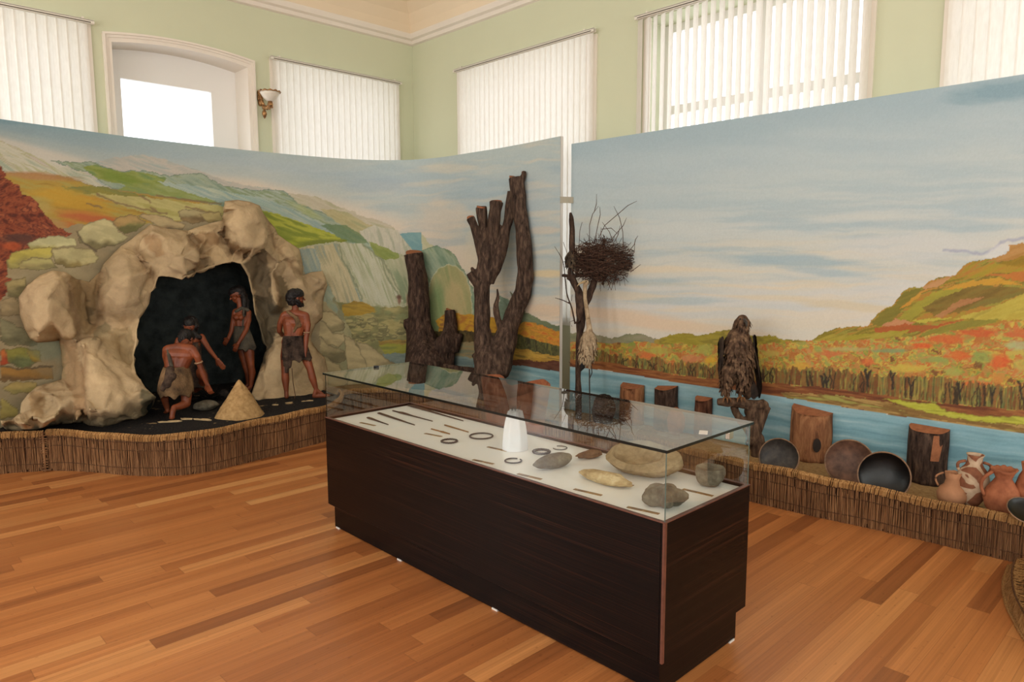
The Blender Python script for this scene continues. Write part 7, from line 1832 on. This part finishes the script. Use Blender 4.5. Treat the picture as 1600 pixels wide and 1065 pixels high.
m.build('tail', plain('black_tail_feathers', srgb(16, 15, 17), .6), root, True)
m = MB(); chain(m, [(H_F.J(913, 440, -.03), .010), (H_F.J(905, 443, -.06), .006), (H_F.J(902, 447, -.07), .002)]); m.build('beak', plain('pale_horn_beak', srgb(176, 150, 112), .5), root, True)
m = MB(); capsule(m, H_F.J(916, 440, -.028), H_F.J(916, 440, -.03), .005, .005, 8, 3); m.build('eye', m_eye, root, True)
m = MB(); m.tube([tuple(H_F.J(921, 573)), tuple(H_F.J(921, 595)), tuple(H_F.J(922, vb-1))], [.005, .0055, .0045], 8)
cft = H_F.J(922, vb-.5)
for a in (-.6, 0, .6): m.tube([tuple(cft), tuple(cft+(-FW*math.cos(a)+RT*math.sin(a))*.06)], .004, 6)
m.build('leg', m_beak, root, True)
m = MB(); m.tube([tuple(H_F.J(924, 570, .03)), tuple(H_F.J(925, 582, .05)), tuple(H_F.J(921, 592, .06))], .0045, 6); m.build('leg', m_beak, root, True)

# --- gilt wall lamp
t = NT('old_gilt', .4, .5, .7); f = t.noise(30, 4, .6); t.color(t.ramp(f, [(.3, srgb(96, 64, 38)), (.55, srgb(168, 126, 82)), (.75, srgb(214, 178, 130))])); t.bump(f, .8, .01); m_gilt = t.m
m_opal = plain('opal_glass', srgb(222, 212, 198), .3, .5)
yl = YL-.20; c = Vector(at_y(421.5, 143.5, yl)); dl = depth_of(c); kk = dl/FPX
bp = Vector(at_y(407, 155, YL-.02)); root = thing('wall_lamp', (bp.x, YL, bp.z), 'gilt wall lamp with an upturned white glass bowl between the arched window and the blind', 'wall lamp')
Rb = 15.5*kk; Hb = 14.5*kk
m = MB(); m.lathe([(.001, -Hb), (Rb*.30, -Hb*.97), (Rb*.62, -Hb*.68), (Rb*.86, -Hb*.32), (Rb, 0), (Rb*.96, 0), (Rb*.80, -Hb*.30), (Rb*.5, -Hb*.65), (.001, -Hb*.88)], tuple(c), 40); m.build('glass_bowl', m_opal, root, True)
m = MB(); vs = []; n = 48; m.tube([(c.x+math.cos(2*math.pi*k/n)*Rb*1.01, c.y+math.sin(2*math.pi*k/n)*Rb*1.01, c.z+.004*math.sin(k*1.57)) for k in range(n+1)], [.008+.002*math.sin(k*1.57) for k in range(n+1)], 6, cap=False); m.build('rim', m_gilt, root, True)
m = MB(); bz = c.z-Hb
capsule(m, (bp.x, YL-.012, bp.z+.07), (bp.x, YL-.012, bp.z-.05), .030, .022); capsule(m, (bp.x, YL-.02, bp.z+.03), (bp.x, YL-.03, bp.z-.0), .022, .022)
for a in range(6): capsule(m, (bp.x+.022*math.cos(a), YL-.016, bp.z+.02+.06*math.sin(a)), (bp.x+.026*math.cos(a+.6), YL-.018, bp.z+.02+.06*math.sin(a+.6)), .012, .010, 8, 3)
m.build('back_plate', m_gilt, root, True)
m = MB(); pp = catmull([(bp.x, YL-.03, bp.z), (bp.x+.01, YL-.07, bp.z-.085), (c.x*.5+bp.x*.5, YL-.13, bz-.055), (c.x, yl, bz-.045), (c.x, yl, bz-.005)], 8)
m.tube([tuple(p) for p in pp], [.016+.006*math.sin(i*.9) for i in range(len(pp))], 10); capsule(m, (c.x, yl, bz-.03), (c.x, yl, bz-.008), .030, .024)
for i in range(4, 26, 5): capsule(m, Vector(pp[i])+Vector((0, 0, .012)), Vector(pp[i])+Vector((.012, -.01, -.012)), .015, .013, 8, 3)
m.build('scroll_arm', m_gilt, root, True)
m = MB(); m.lathe([(.001, -.12), (.012, -.105), (.026, -.07), (.022, -.045), (.010, -.03), (.018, -.015), (.004, 0)], (bp.x+.012, YL-.075, bp.z-.09), 16); m.build('finial', m_gilt, root, True)
